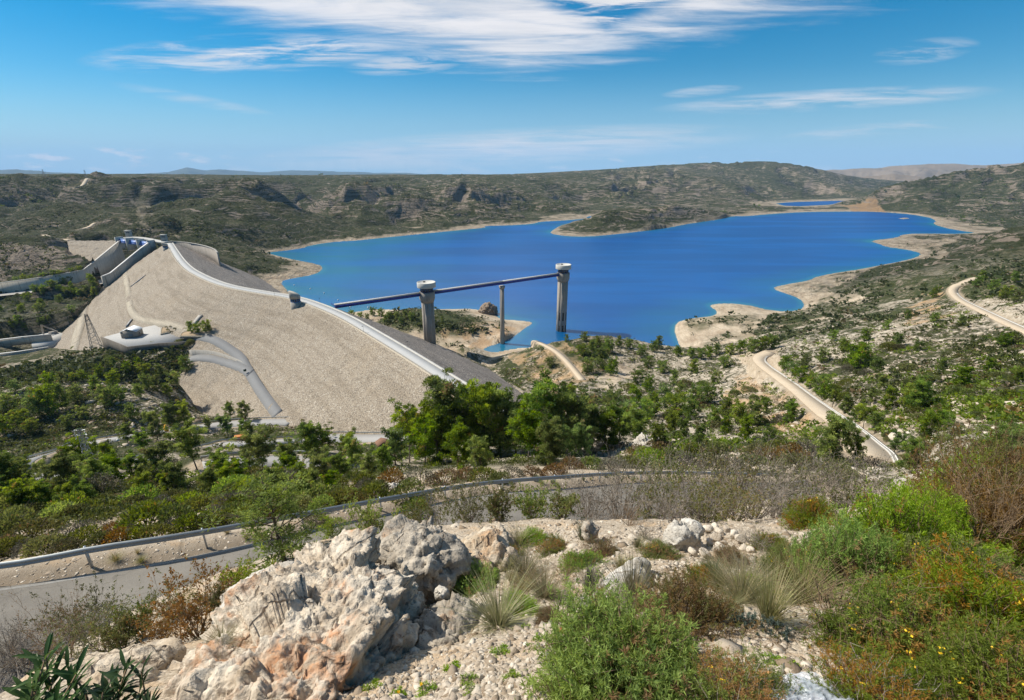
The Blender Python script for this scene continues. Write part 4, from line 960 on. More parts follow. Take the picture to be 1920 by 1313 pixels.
for (px, py, t), h, lb in (((243, 446, 815), 13, 'tall concrete block tower behind the spillway bridge'), ((309, 452, 782), 11, 'concrete block house where the crest road meets the spillway bridge')):
    p = P3(px, py, t); T = empty('control_house', p, 0.3); tag(T, lb, 'control house', 'spillway control houses')
    bevel(MB().box((0, 0, h / 2 - 4), (8, 7, h + 6)).build('wall', M_conc, T), 0.15)
    MB().box((0, 0, h - 0.8), (9, 8, 0.7)).build('roof', M_concl, T); MB().box((0.5, -3.45, h - 4), (5, 0.3, 1.6)).build('window', M_glass, T)
# upstream training wall
tw = np.array([P3(318, 452.5, 765), P3(335, 453, 770), P3(360, 456, 765), P3(385, 461, 748), P3(402, 467, 725), P3(408, 474, 700)])
tw = resample(smooth_line(tw, 2), 4)
TW = empty('training_wall', tw[0]); tag(TW, 'curved concrete approach wall on the lake side of the dam', 'wall')
wall_obj('wall', tw, tw[:, 2] - 30, 1.8, M_tower, TW, tw[0])
cp = tw.copy(); cp[:, 2] += 0.4; wall_obj('coping', cp, cp[:, 2] - 0.9, 2.6, M_conc, TW, tw[0])
# rockfill bank left of the gates: an extra layer of fill on the slope
def patch(name, poly, m, lift, pf=(0, 1e9)):
    ok = in_poly(PX, PY, poly) & (PF > pf[0]) & (PF < pf[1])
    q = ok[:-1, :-1] & ok[1:, 1:] & ok[:-1, 1:] & ok[1:, :-1]
    j, i = np.nonzero(q); f = np.stack([idx[j, i], idx[j + 1, i], idx[j + 1, i + 1], idx[j, i + 1]], -1)
    u = np.unique(f); rm = np.full(XX.size, -1); rm[u] = np.arange(len(u))
    v = np.stack([XX.ravel()[u], YY.ravel()[u], HH.ravel()[u] + lift], 1)
    return new_obj(name, v, rm[f], m, smooth=True)
_n = fbm(BKG[..., 0] / 4, BKG[..., 1] / 4, 3, 55) * 1.2; _g = BKG.copy(); _g[..., 2] += _n; _i = np.arange(3500).reshape(50, 70)
o = new_obj('rockfill_bank', (_g - BKQ[0]).reshape(-1, 3), np.stack([_i[:-1, :-1], _i[1:, :-1], _i[1:, 1:], _i[:-1, 1:]], -1).reshape(-1, 4), M_rip); o.location = [float(k) for k in BKQ[0]]; tag(o, 'grey rockfill bank beside the left wall of the spillway', 'embankment')
# old outlet works in the valley, bottom left of the dam
ow = PZ(30, 640, -16); OW = empty('outlet_channel', ow, 0.0); tag(OW, 'concrete outlet channel in the valley at the foot of the dam', 'channel')
for pts, zb in (([(-40,642,-8),(40,632,-8),(95,627,-8)], 9), ([(-40,668,-10),(30,660,-10),(90,651,-10)], 7)):
    q = np.array([PZ(*k) for k in pts]); w_ = wall_obj('channel_wall', q, q[:, 2] - zb, 1.4, M_spill, OW, ow)
    c2 = q.copy(); c2[:, 2] += 0.3; wall_obj('wall_coping', c2, c2[:, 2] - 0.6, 2.2, M_white, w_, ow)
q = np.array([PZ(*k) for k in ((60,650,-17),(62,633,-17),(98,622,-17),(128,629,-17),(100,648,-17))]) - ow
MB().prism([tuple(k[:2]) for k in q], q[0, 2] - 4, q[0, 2] + 1.2).build('apron', M_concl, OW)
fr = PZ(88, 622, -12); FR = empty('outlet_trestle', fr, 0.6); tag(FR, 'dark triangular concrete frame beside the outlet channel', 'frame')
MB().tube([(-4, 0, -8), (-3, 0, 9)], 0.9, 4).build('post', M_tower, FR); MB().tube([(-3, 0, 9), (8, 0, -1)], 0.8, 4).build('strut', M_tower, FR); MB().box((5, 0, -4), (8, 4, 6)).build('block', M_tower, FR)
# ---- service hut and its yard
YZ = CAM_Z - 133.0
yard_px = [(190,633),(232,622),(288,610),(345,606),(376,626),(378,634),(350,642),(300,645),(238,652)]
yq = np.array([PZ(a, b, YZ) for a, b in yard_px]); yc = yq.mean(0)
YD = empty('service_yard', yc); tag(YD, 'paved terrace with a concrete retaining wall at the foot of the dam', 'terrace')
M_darkc = mat('shade_toned_concrete', concrete((0.105, 0.09, 0.07), (0.18, 0.155, 0.125), 0.6))  # brown-dark tone puts the wall's shade into the concrete colour
MB().prism([tuple((k[:2] - yc[:2]) * .985) for k in yq], -12, 0.0).build('terrace_fill', M_darkc, YD)
MB().prism([tuple((k[:2] - yc[:2]) * .97) for k in yq], 0.0, 0.25).build('paving', mat('pale_yard_slab', asphalt((0.28, 0.275, 0.26), (0.46, 0.45, 0.43), 0.12)), YD)
rw = np.array([yq[0], yq[8], yq[7], yq[6], yq[5]]); rw = densify(rw, 4); rw[:, 2] += 0.7
wall_obj('retaining_wall', rw, rw[:, 2] - 11, 1.0, mat('shade_toned_concrete', concrete((0.105, 0.09, 0.07), (0.18, 0.155, 0.125), 0.6)), YD, yc)  # wall shade carried by the darkened concrete colour
hp = PZ(243, 634, YZ + 0.25); HT = empty('service_hut', hp, 0.22); tag(HT, 'small gabled hut with a white metal roof at the foot of the dam', 'hut')
W_, D_, H_ = 12.0, 11.0, 5.4
mw = mat('grey_block_wall', concrete((0.22, 0.20, 0.17), (0.31, 0.285, 0.25), 0.2))
gab = lambda y: np.array([(-W_ / 2, y, 0), (-W_ / 2, y, H_), (0, y, H_ + 2.6), (W_ / 2, y, H_), (W_ / 2, y, 0)])
MB().sweep([gab(0.0), gab(D_)]).build('wall', mw, HT)
def rib_roof(t):
    P = objc(t); s = t.n('SeparateXYZ', {0: P}).outputs[1]
    return bsdf(t, t.mix(t.noise(P, 0.6, 4), (0.62, 0.66, 0.68), (0.76, 0.78, 0.79)), 0.4, t.m('PINGPONG', s, 0.3), metal=0.1, spec=0.5, bs=0.6, dist=0.3)
rf = MB()
for s in (-1, 1): rf.sweep([np.array([(0, y, H_ + 2.75), (s * (W_ / 2 + .6), y, H_ - 0.08), (s * (W_ / 2 + .6), y, H_ + 0.14), (0, y, H_ + 2.98)]) for y in (-0.6, D_ + 0.6)])
rf.build('roof', mat('white_metal_roof', rib_roof), HT)
MB().box((1.5, -0.06, 1.6), (3.2, 0.2, 3.2)).build('door', M_dsteel, HT); MB().box((W_ / 2 + 0.05, 6, 2.6), (0.2, 2.2, 1.2)).build('window', M_glass, HT)
def kerb_bed(name, pts, z, label, soil):
    q = np.array([PZ(a, b, z) for a, b in pts]); q = np.vstack([q, q[:1]]); q = resample(smooth_line(q, 2), 1.0); c = q[:-1].mean(0)
    B = empty(name, c); tag(B, label, 'planting bed', 'planting beds beside the hut')
    wl_ = q.copy(); wl_[:, 2] += 1.0; wall_obj('kerb', wl_, wl_[:, 2] - 2.0, 0.7, M_tan, B, c)
    MB().prism([tuple(k[:2] - c[:2]) for k in q[:-1]], -1, 0.7).build('soil', soil, B); return B
M_soil = mat('dry_bed_soil', asphalt((0.20, 0.145, 0.085), (0.36, 0.27, 0.17), 0.4))
kerb_bed('planting_bed', [(302,628),(303,614),(322,608),(336,613),(330,622)], float(dam_pt([318.], [628.])[0][2]) + 1.0, 'oval planting bed with low shrubs right of the hut', M_soil)
kerb_bed('planting_bed', [(338,632),(342,624),(372,620),(398,624),(392,632),(365,632)], float(dam_pt([366.], [632.])[0][2]) + 1.2, 'planting bed with three pines at the start of the access road', M_soil)
# wall of the lower branch road
bw = ACB.copy(); n_b = len(bw)
tnb = np.gradient(bw[:, :2], axis=0); tnb /= np.linalg.norm(tnb, axis=1)[:, None]; bw[:, :2] += np.stack([-tnb[:, 1], tnb[:, 0]], 1) * 4.0; bw[:, 2] += np.linspace(7, 1.5, n_b)
BW = empty('retaining_wall', bw[0]); tag(BW, 'curved retaining wall above the branch of the access road', 'wall')
wall_obj('wall', bw[: int(n_b * .8)], bw[: int(n_b * .8), 2] - 12, 0.8, M_conc, BW, bw[0])
# ---- lattice pylons
def pylon(p, H, wb, label, rz=0.4, arms=True, white=False):
    T = empty('power_pylon', p, rz); tag(T, label, 'pylon', 'lattice power pylons')
    m = MB(); r = 0.055 * H / 14; lv = np.linspace(0, 1, 9); cor = [(-1, -1), (1, -1), (1, 1), (-1, 1)]
    wz = lambda f: (wb * (1 - f) + wb * 0.22 * f) / 2
    for a, b in cor: m.tube([(a * wz(0), b * wz(0), -2), (a * wz(1), b * wz(1), H)], r * 1.5, 4)
    for i in range(8):
        f0, f1 = lv[i], lv[i + 1]
        for k in range(4):
            (a, b), (c, d) = cor[k], cor[(k + 1) % 4]
            m.tube([(a * wz(f0), b * wz(f0), H * f0), (c * wz(f1), d * wz(f1), H * f1)], r, 4); m.tube([(c * wz(f0), d * wz(f0), H * f0), (a * wz(f1), b * wz(f1), H * f1)], r, 4)
    m.build('lattice', M_steel if white else M_dsteel, T)
    if arms:
        for h in (0.86, 0.97):
            c = MB(); L = H * 0.11
            for s in (-1, 1):
                c.tube([(0, 0, H * h), (s * L, 0, H * h)], r * 1.2, 4); c.tube([(0, 0, H * h + H * .04), (s * L, 0, H * h)], r, 4)
            ca_ = c.build('cross_arm', M_steel, T)
            for s in (-1, 1):
                th = np.linspace(0, math.pi, 9)
                MB().tube(np.stack([s * L - s * 0.25 * np.sin(th) * L, 0 * th, H * h - np.linspace(0, H * .085, 9)], 1), r * 1.6, 6).build('insulator', M_white, ca_)
    return T
p = P3(181, 651, 428); pylon(p, 31, 7.5, 'grey lattice pylon standing before the foot of the dam', 0.5, False)
p, t_ = hit(176, 884); p = p[0]; pylon(p, 85 * t_[0] / 880 * 1.06, 1.7, 'small lattice pylon with white insulators beside the lower road', 0.2, True, True)
for px, py, t in ((162, 331, 3000), (84, 330, 3100)):
    pp, tt = hit(px, py + 3); pylon(pp[0], 14 * tt[0] / 880, 8, 'far pylon on the skyline %s' % ('above the white track' if px > 100 else 'at the left end of the plateau'), 0.3, False)
# ---- near guardrail
def guardrail(name, line, dzs, h0, label, post_step, wprof=True, grp='steel guardrails', rad=0.16):
    line = resample(line, 1.0 if wprof else 3.0); tn = np.gradient(line[:, :2], axis=0); tn /= np.linalg.norm(tn, axis=1)[:, None]; n = np.stack([tn[:, 1], -tn[:, 0]], 1)
    O = line[len(line) // 2]; G = empty(name, O); tag(G, label, 'guardrail', grp)
    prof = [(0.0, -.155), (.035, -.125), (.08, -.10), (.08, -.055), (.015, -.02), (.015, .02), (.08, .055), (.08, .10), (.035, .125), (0.0, .155), (-.012, .155), (.02, .12), (.062, .095), (.062, .06), (0, .02), (0, -.02), (.062, -.06), (.062, -.095), (.02, -.12), (-.012, -.155)] if wprof else [(0, -rad), (.1, -rad), (.1, rad), (0, rad)]
    secs = [np.array([(*(line[i, :2] + n[i] * a), line[i, 2] + h0 + b) for a, b in prof]) - O for i in range(len(line))]
    MB().sweep(secs).build('beam', M_rail, G)
    ps = resample(line, post_step); tn2 = np.gradient(ps[:, :2], axis=0)
    for i in range(len(ps)):
        a = math.atan2(tn2[i, 1], tn2[i, 0]); nx = np.array([math.sin(a), -math.cos(a)]); c = ps[i] - O; c[:2] -= nx * 0.08
        if wprof: MB().box((c[0], c[1], c[2] + 0.02), (0.06, 0.12, 1.5), a).box((c[0] + nx[0] * .05, c[1] + nx[1] * .05, c[2] + h0), (0.1, 0.14, 0.2), a).build('post', M_steel, G)
    if not wprof:
        for i in range(len(ps)): MB().box(ps[i] - O, (0.15, 0.15, 1.6)).build('post', M_dsteel, G)
    return G
M_rail = mat('galvanised_rail', lambda t: bsdf(t, t.mix(t.noise(pos(t), 1.5, 5, 0.65), (0.19, 0.21, 0.215), (0.33, 0.355, 0.36)), 0.5, metal=0.55, spec=0.5))
ge = e.copy()
k_ = int(len(ge) * 0.96)
guardrail('guardrail', ge[:k_], 0, 0.62, 'grey corrugated guardrail along the outer edge of the near road', 4.0)
def road_edge(key, side, a=0.0, b=1.0, o_=0.5, dz=0.25):
    l, hw = roads[key]; l = l[int(a * len(l)): int(b * len(l))]; tn = np.gradient(l[:, :2], axis=0); tn /= np.linalg.norm(tn, axis=1)[:, None]
    q = l.copy(); q[:, :2] += np.stack([tn[:, 1], -tn[:, 0]], 1) * side * (hw + o_); q[:, 2] += dz; return q
for key, side, lb in (('lower_a', -1, 'low dark guardrail along the road at the foot of the scrubby knoll'), ('lower_b', -1, 'low dark guardrail along the pale road under the pines'), ('lower_d', -1, 'short pale guardrail on the lowest road bend below the pines')):
    guardrail('guardrail', road_edge(key, side), 0, 0.7, lb, 6.0, False, rad=0.28)
# white kerbs / drain channels of the dirt roads
for key, a, b, side, lb in (('dirt', 0.0, 0.97, 1, 'white concrete drain channel along the winding dirt road'), ('upper', 0.28, 1.0, -1, 'white concrete drain channel along the upper dirt road on the hillside')):
    q = road_edge(key, side, a, b, -1.0 if key == 'dirt' else -0.8, 0.2); mb = MB(); ribbon(mb, q, -0.55, -0.2, 0.30, 0.8); ribbon(mb, q, 0.25, 0.6, 0.30, 0.8)
    G = tag(empty('drain_channel', q[0]), lb, 'drain channel', 'white drain channels'); 
    for mb_, nm, mm_ in ((ribbon(MB(), q - q[0], -0.38, -0.20, 0.16, 0.8), 'kerb', M_concl), (ribbon(MB(), q - q[0], 0.20, 0.38, 0.16, 0.8), 'kerb', M_white), (ribbon(MB(), q - q[0], -0.20, 0.20, 0.06, 0.8), 'gutter', M_conc)): mb_.build(nm, mm_, G)
# ---- small things on the lower roads
M_yel = mat('yellow_tarpaulin', lambda t: bsdf(t, t.mix(t.noise(pos(t), 1.5, 4), (0.62, 0.30, 0.015), (0.75, 0.42, 0.03)), 0.6, t.noise(pos(t), 3.0, 4), bs=0.6, dist=0.2))
M_ora = mat('orange_paint', lambda t: bsdf(t, t.mix(t.noise(pos(t), 0.8, 4), (0.42, 0.15, 0.03), (0.55, 0.22, 0.05)), 0.6))
def onground(px, py): P, t = hit(px, py); return P[0], t[0]
p, t_ = onground(315, 817); s = t_ / 880
Y_ = empty('wrapped_sign', p, -0.2); tag(Y_, 'road sign wrapped in bright yellow sheeting by the lower road', 'sign')
m = MB(); m.sweep([np.array([(-.5 * w_, -.12 * d_, z), (.5 * w_, -.16 * d_, z), (.55 * w_, .12 * d_, z), (-.45 * w_, .15 * d_, z)]) * s * np.array([1, 1, 1]) for z, w_, d_ in ((9, 7, 6), (12, 8.5, 9), (16, 8, 9), (20, 6, 8), (23.5, 3, 5))]).build('sheeting', M_yel, Y_)
for k in (-2, 2): MB().box((k * s, 0, 5 * s), (0.5 * s, 0.5 * s, 12 * s)).build('post', M_steel, Y_)
MB().box((-3.5 * s, -0.8, 2.5 * s), (3.2 * s, 0.15, 3 * s)).build('small_panel', M_yel, Y_)
p, t_ = onground(452, 826); s = t_ / 880
O_ = empty('container', p, 0.35); tag(O_, 'small orange container beside the pale road under the pines', 'container')
bevel(MB().box((0, 0, 5.5 * s), (20 * s, 9 * s, 10 * s)).build('body', M_ora, O_), 0.06)
mm = MB()
for k in range(12): mm.box((-9 * s + k * 1.65 * s, -4.55 * s, 5.5 * s), (0.5 * s, 0.15 * s, 9 * s))
mm.build('rib', M_ora, O_); MB().box((10.05 * s, 0, 5.4 * s), (0.15 * s, 8 * s, 8.6 * s)).build('door', M_ora, O_)
p, t_ = onground(718, 838); s = t_ / 880
K_ = empty('shelter', p, 0.5); tag(K_, 'small brown-roofed shelter at the right end of the pale road', 'shelter')
MB().box((0, 0, 4 * s), (20 * s, 16 * s, 9 * s)).build('wall', mat('cream_render', concrete((0.45, 0.38, 0.28), (0.56, 0.48, 0.37), 0.1)), K_)
r_ = MB(); r_.sweep([np.array([(-12 * s, y, 8 * s), (0, y, 14 * s), (12 * s, y, 8 * s), (12 * s, y, 8.8 * s), (0, y, 14.9 * s), (-12 * s, y, 8.8 * s)]) for y in (-10 * s, 10 * s)]).build('roof', mat('brown_tiles', concrete((0.16, 0.085, 0.05), (0.25, 0.14, 0.09), 0.2, 1.5)), K_)
for px, py, h, lb in ((442, 786, 12, 'globe street lamp between the two pines by the dam toe'), (583, 830, 13, 'globe street lamp beside the dark pine right of the junction'), (618, 818, 12, 'globe street lamp right of the road junction'), (427, 812, 12, 'globe street lamp on the near side of the road junction'), (225, 838, 12, 'globe street lamp at the left end of the lower road')):
    p, t_ = onground(px, py); s = t_ / 880; L = empty('street_lamp', p); tag(L, lb, 'street lamp', 'globe lamps on the lower roads')
    MB().tube([(0, 0, -.5), (0, 0, h * s)], [0.14, 0.09], 6).build('post', M_dsteel, L)
    MB().lathe([(0.05, h * s - .1), (0.5, h * s + .15), (0.62, h * s + .55), (0.45, h * s + .95), (0.05, h * s + 1.15)], 12).build('globe', M_white, L)
p, t_ = onground(208, 842); s = t_ / 880; G_ = empty('road_sign', p, 0.1); tag(G_, 'small green road sign at the left of the lower road', 'sign')
MB().box((0, 0, 6 * s), (8 * s, 0.1, 4 * s)).build('panel', mat('green_sign', lambda t: bsdf(t, (0.01, 0.16, 0.06), 0.5)), G_); MB().tube([(0, 0.1, 0), (0, 0.1, 8 * s)], 0.08, 6).build('post', M_steel, G_)
p, t_ = onground(457, 690); s = t_ / 880; G_ = empty('valve_box', p); tag(G_, 'tiny dark green valve box where the access roads fork', 'valve box')
p = ACC[int(len(ACC) * .58)]; G_.location = [float(p[0] - 3), float(p[1]), float(p[2] + 1.5)]
MB().box((0, 0, .8), (1.6, 1.2, 1.6)).build('cabinet', mat('dark_green_metal', lambda t: bsdf(t, (0.015, 0.05, 0.03), 0.5)), G_); MB().box((0, 0, 1.68), (1.8, 1.4, 0.15)).build('lid', M_dsteel, G_)
# ---- buoys
for k, (px, py) in enumerate(((552,535),(582,542),(608,550),(634,563),(657,576),(690,577))):
    p = PZ(px, py, 0.0); B = MB().lathe([(0.05, -.5), (0.9, -.3), (1.1, .25), (0.8, .85), (0.3, 1.1), (0.22, 1.7), (0.05, 1.75)], 14).build('buoy', M_white)
    B.location = p; tag(B, 'white marker buoy on the lake in a line off the dam', 'buoy', 'white buoys off the dam')
# ================================================================ PLANTS
rng = np.random.default_rng(7)
def leaf_mat(name, c1, c2, c3, trans=0.35, rough=0.6, var=1.0):
    """c1..c2 by the per-leaf tint attribute, c3 for the odd dry leaf"""
    def f(t):
        k = at(t, 'tint'); inf = t.n('ObjectInfo').outputs['Random']
        c = t.mix(k, c1, c2); c = t.mix(t.sstep(at(t, 'dry'), 0.4, 0.6), c, c3)
        h = t.n('HueSaturation', {'Hue': t.m('ADD', 0.5 - 0.022 * var, t.m('MULTIPLY', t.m('FRACT', t.m('MULTIPLY', inf, 7.31)), 0.044 * var)), 'Saturation': t.m('ADD', 0.82, t.m('MULTIPLY', t.m('FRACT', t.m('MULTIPLY', inf, 3.77)), 0.3)), 'Value': t.m('ADD', 1.0 - 0.34 * var, t.m('MULTIPLY', inf, 0.68 * var)), 'Color': c}).outputs[0]
        d = t.n('BsdfPrincipled', {'Base Color': h, 'Roughness': rough, 'Specular IOR Level': 0.25}).outputs[0]
        tr = t.n('BsdfTranslucent', {'Color': t.n('HueSaturation', {'Hue': 0.48, 'Saturation': 1.1, 'Value': 1.35, 'Color': h})}).outputs[0]
        return t.n('MixShader', {0: trans, 1: d, 2: tr}).outputs[0]
    return mat(name, f)
M_pine = leaf_mat('pine_needles', (0.062, 0.110, 0.018), (0.31, 0.41, 0.066), (0.28, 0.20, 0.07), 0.46, var=0.7)
M_pine_y = leaf_mat('young_pine_needles', (0.08, 0.135, 0.016), (0.27, 0.37, 0.05), (0.30, 0.26, 0.08), 0.5, var=0.3)
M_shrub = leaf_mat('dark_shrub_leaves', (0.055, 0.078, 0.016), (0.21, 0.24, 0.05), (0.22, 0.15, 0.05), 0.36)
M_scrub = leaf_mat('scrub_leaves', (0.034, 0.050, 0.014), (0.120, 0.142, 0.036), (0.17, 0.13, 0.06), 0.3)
M_olive = leaf_mat('olive_shrub_leaves', (0.08, 0.088, 0.024), (0.20, 0.20, 0.06), (0.24, 0.16, 0.06), 0.3)
M_rust = leaf_mat('rusty_shrub_leaves', (0.12, 0.075, 0.022), (0.30, 0.185, 0.06), (0.16, 0.16, 0.04), 0.35, var=0.3)
M_grey = leaf_mat('greyish_shrub_leaves', (0.080, 0.078, 0.050), (0.175, 0.165, 0.110), (0.22, 0.18, 0.12), 0.2)
M_gorse = leaf_mat('gorse_green', (0.090, 0.175, 0.016), (0.36, 0.52, 0.05), (0.34, 0.21, 0.06), 0.48, var=0.3)
M_gorse_o = leaf_mat('gorse_olive', (0.065, 0.10, 0.014), (0.25, 0.31, 0.045), (0.36, 0.20, 0.055), 0.42, var=0.3)
M_grass = leaf_mat('dry_grass_blades', (0.12, 0.13, 0.045), (0.34, 0.31, 0.14), (0.40, 0.33, 0.19), 0.35)
M_grassg = leaf_mat('blue_green_blades', (0.07, 0.11, 0.055), (0.17, 0.22, 0.12), (0.3, 0.27, 0.15), 0.3)
M_ole = leaf_mat('oleander_leaves', (0.020, 0.050, 0.016), (0.075, 0.13, 0.038), (0.14, 0.16, 0.05), 0.25, 0.4)
M_bark = mat('grey_brown_bark', lambda t: bsdf(t, t.mix(t.noise(pos(t), 4.0, 5, 0.7), (0.055, 0.042, 0.032), (0.17, 0.14, 0.11)), 0.95, t.noise(pos(t), 12.0, 4), bs=0.5, dist=0.05))
M_twig = mat('dry_grey_twigs', lambda t: bsdf(t, t.mix(t.noise(pos(t), 5.0, 4, 0.7), (0.19, 0.155, 0.125), (0.42, 0.365, 0.305)), 0.9))
M_twigb = mat('brown_twigs', lambda t: bsdf(t, t.mix(t.noise(pos(t), 5.0, 4, 0.7), (0.13, 0.085, 0.05), (0.33, 0.23, 0.14)), 0.9))
M_petal = mat('yellow_petals', lambda t: bsdf(t, t.mix(t.noise(pos(t), 30.0, 2), (0.75, 0.42, 0.01), (0.85, 0.60, 0.03)), 0.6))
def unit(v): return v / (np.linalg.norm(v, axis=-1, keepdims=True) + 1e-9)
def leaves(P, D, L, Wd, r, curve=0.0):
    """diamond leaves: (n,3) feet, (n,3) directions, lengths and widths -> verts, quads"""
    n = len(P); D = unit(D); L = np.broadcast_to(L, (n,))[:, None]; Wd = np.broadcast_to(Wd, (n,))[:, None]
    sd = unit(np.cross(D, r.normal(size=(n, 3)))); up = np.cross(sd, D)
    v = np.stack([P, P + D * L * .5 + sd * Wd * .5 + up * L * curve, P + D * L, P + D * L * .5 - sd * Wd * .5 + up * L * curve], 1).reshape(-1, 3)
    return v, np.arange(4 * n).reshape(n, 4)
def leaf_mesh(name, v, q, m, tint, dry):
    o = new_obj(name, v, q, m, attrs={'tint': np.repeat(tint, 4), 'dry': np.repeat(dry, 4)})
    COL.objects.unlink(o); return o.data
class Twigs:
    """many thin tapered twigs in one mesh (3-sided)"""
    def __init__(s): s.a = []; s.b = []; s.ra = []; s.rb = []
    def seg(s, a, b, ra, rb): s.a.append(a); s.b.append(b); s.ra.append(ra); s.rb.append(rb)
    def path(s, pts, r0, r1):
        k = len(pts)
        for i in range(k - 1): s.seg(pts[i], pts[i + 1], r0 + (r1 - r0) * i / (k - 1), r0 + (r1 - r0) * (i + 1) / (k - 1))
    def mesh(s, name, m):
        a = np.array(s.a); b = np.array(s.b); ra = np.array(s.ra)[:, None]; rb = np.array(s.rb)[:, None]
        d = unit(b - a); u = unit(np.cross(d, np.where(np.abs(d[:, 2:]) < .9, [[0, 0, 1.0]], [[1.0, 0, 0]]))); w_ = np.cross(d, u)
        ring = []
        for P_, r_ in ((a, ra), (b, rb)):
            for k in range(3):
                c, s_ = math.cos(k * 2.0944), math.sin(k * 2.0944); ring.append(P_ + (u * c + w_ * s_) * r_)
        v = np.stack(ring, 1).reshape(-1, 3); i0 = np.arange(len(a))[:, None] * 6
        q = np.concatenate([i0 + np.array([[k, (k + 1) % 3, 3 + (k + 1) % 3, 3 + k]]) for k in range(3)])
        o = new_obj(name, v, q, m); COL.objects.unlink(o); return o.data
# ---------- pines: unit tree 8 m high
def pine_data(seed, slim=1.0, low=0.22, H=8.0, nl=27, per=84, young=False, lean=0.0, lf=1.0):
    r = np.random.default_rng(seed); tw = Twigs()
    zz = np.linspace(0, 1, 9); bend = r.normal(size=2) * 0.35; tx = bend[0] * np.sin(zz * 2.2) * .5 + lean * zz * H * .2; ty = bend[1] * np.sin(zz * 2.6) * .5
    tr = np.stack([tx, ty, zz * H * 0.93 - 0.3], 1); tw.path(tr, 0.16, 0.03)
    cl = []; top = []
    for i in range(nl):
        f = low + (0.97 - low) * (i + r.random() * .8) / nl; a = i * 2.4 + r.normal() * .5
        p0 = np.array([np.interp(f, zz, tr[:, k]) for k in range(3)])
        prof = (1 - ((f - low - 0.12) / (1.02 - low)) ** 2 if f > low + .12 else 0.75 + 2 * (f - low)) ** 0.8
        Lb = slim * 2.3 * prof * r.uniform(0.42, 1.2) + 0.2
        d = np.array([math.cos(a), math.sin(a), 0.28 + 0.7 * f + r.normal() * .12])
        pts = [p0 + d * Lb * s + np.array([0, 0, 0.18 * Lb * s * s]) + r.normal(size=3) * .06 * s for s in (0, .35, .7, 1)]
        tw.path(pts, 0.055, 0.015)
        for s in np.linspace(0.42, 1.0, 4 if Lb > 1 else 2):
            c = pts[0] + (pts[3] - pts[0]) * s + r.normal(size=3) * 0.16 * Lb; cl.append(c); top.append(s)
            tw.seg(pts[2], c, 0.018, 0.008)
    cl.append(tr[-1] + [0, 0, .25]); cl.append(tr[-1]); cl = np.array(cl)
    v, q, ti, dr = [], [], [], []; off_ = 0
    for k, c in enumerate(cl):
        n = int(per * r.uniform(.7, 1.3)); R_ = r.uniform(.22, .46); u = unit(r.normal(size=(n, 3))); P = c + u * R_ * (r.random((n, 1)) ** .5) * np.array([1, 1, .62])
        D = u + np.array([0, 0, .55]) + r.normal(size=(n, 3)) * .35
        a, b = leaves(P, D, r.uniform(.24, .46, n) * (0.7 if young else lf), r.uniform(.06, .11, n) * (0.7 if young else lf * 1.25), r); v.append(a); q.append(b + off_); off_ += len(a)
        t0 = r.uniform(-.1, .8); ti.append(np.clip(t0 + r.normal(size=n) * .16 + (P[:, 2] - c[2]) * .7, 0, 1)); dr.append((r.random(n) < (.5 if r.random() < .03 else .015)).astype(float))  # tint lightens toward each clump's top, painting top light into the needles
    return leaf_mesh('crown', np.concatenate(v), np.concatenate(q), M_pine_y if young else M_pine, np.concatenate(ti), np.concatenate(dr)), tw.mesh('trunk', M_bark)
PINES = [pine_data(101, 1.0, .25), pine_data(102, .85, .15), pine_data(103, 1.15, .35, lean=.25), pine_data(104, 1.0, .08, nl=38), pine_data(105, 1.3, .3, H=7.2), pine_data(106, .7, .3, nl=22, per=70, lean=.35), pine_data(107, 1.05, .45, nl=20, per=95, H=8.5)]
PINE_SMALL = [pine_data(111, 1.25, .04, H=7, nl=26, per=30, lf=1.7), pine_data(112, 1.5, .03, H=6, nl=26, per=30, lf=1.7), pine_data(113, 1.05, .06, H=8, nl=26, per=30, lf=1.7)]
# ---------- shrubs: mounds of leafy shoots, unit radius about 1 m
def mound_data(seed, n, leaf, m, lump=0.35, flat=0.8, dry=0.03, hollow=.45, wd=.5):
    r = np.random.default_rng(seed); u = unit(r.normal(size=(n, 3))); u[:, 2] = np.abs(u[:, 2]) * 1.0 - .12
    ld = unit(r.normal(size=(14, 3))); ld[:, 2] = np.abs(ld[:, 2]); la = r.uniform(-1, 1, 14) * lump
    rad = 1 + (np.exp(-8 * (1 - u @ ld.T)) * la).sum(1); rr = rad * (hollow + (1 - hollow) * r.random(n) ** .45)
    P = u * rr[:, None] * np.array([1, 1, flat]); D = u + np.array([0, 0, .5]) + r.normal(size=(n, 3)) * .55
    v, q = leaves(P, D, r.uniform(.6, 1.3, n) * leaf, r.uniform(.6, 1.3, n) * leaf * wd, r)
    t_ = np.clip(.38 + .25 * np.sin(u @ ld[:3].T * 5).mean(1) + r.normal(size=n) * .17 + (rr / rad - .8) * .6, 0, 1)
    return leaf_mesh('foliage', v, q, m, t_, (r.random(n) < dry).astype(float))
def shrub_stems(seed, n=9, m=None, h=.75, r0=.03):
    r = np.random.default_rng(seed); tw = Twigs()
    for i in range(n):
        a = i * 2.4; e = np.array([math.cos(a) * .6, math.sin(a) * .6, h * r.uniform(.7, 1)]); tw.path([np.array([0, 0, -.15]), e * .45 + r.normal(size=3) * .06, e], r0, r0 * .3)
        for _ in range(2): tw.seg(e * .5, e + r.normal(size=3) * .22, r0 * .4, r0 * .15)
    return tw.mesh('stems', m or M_bark)
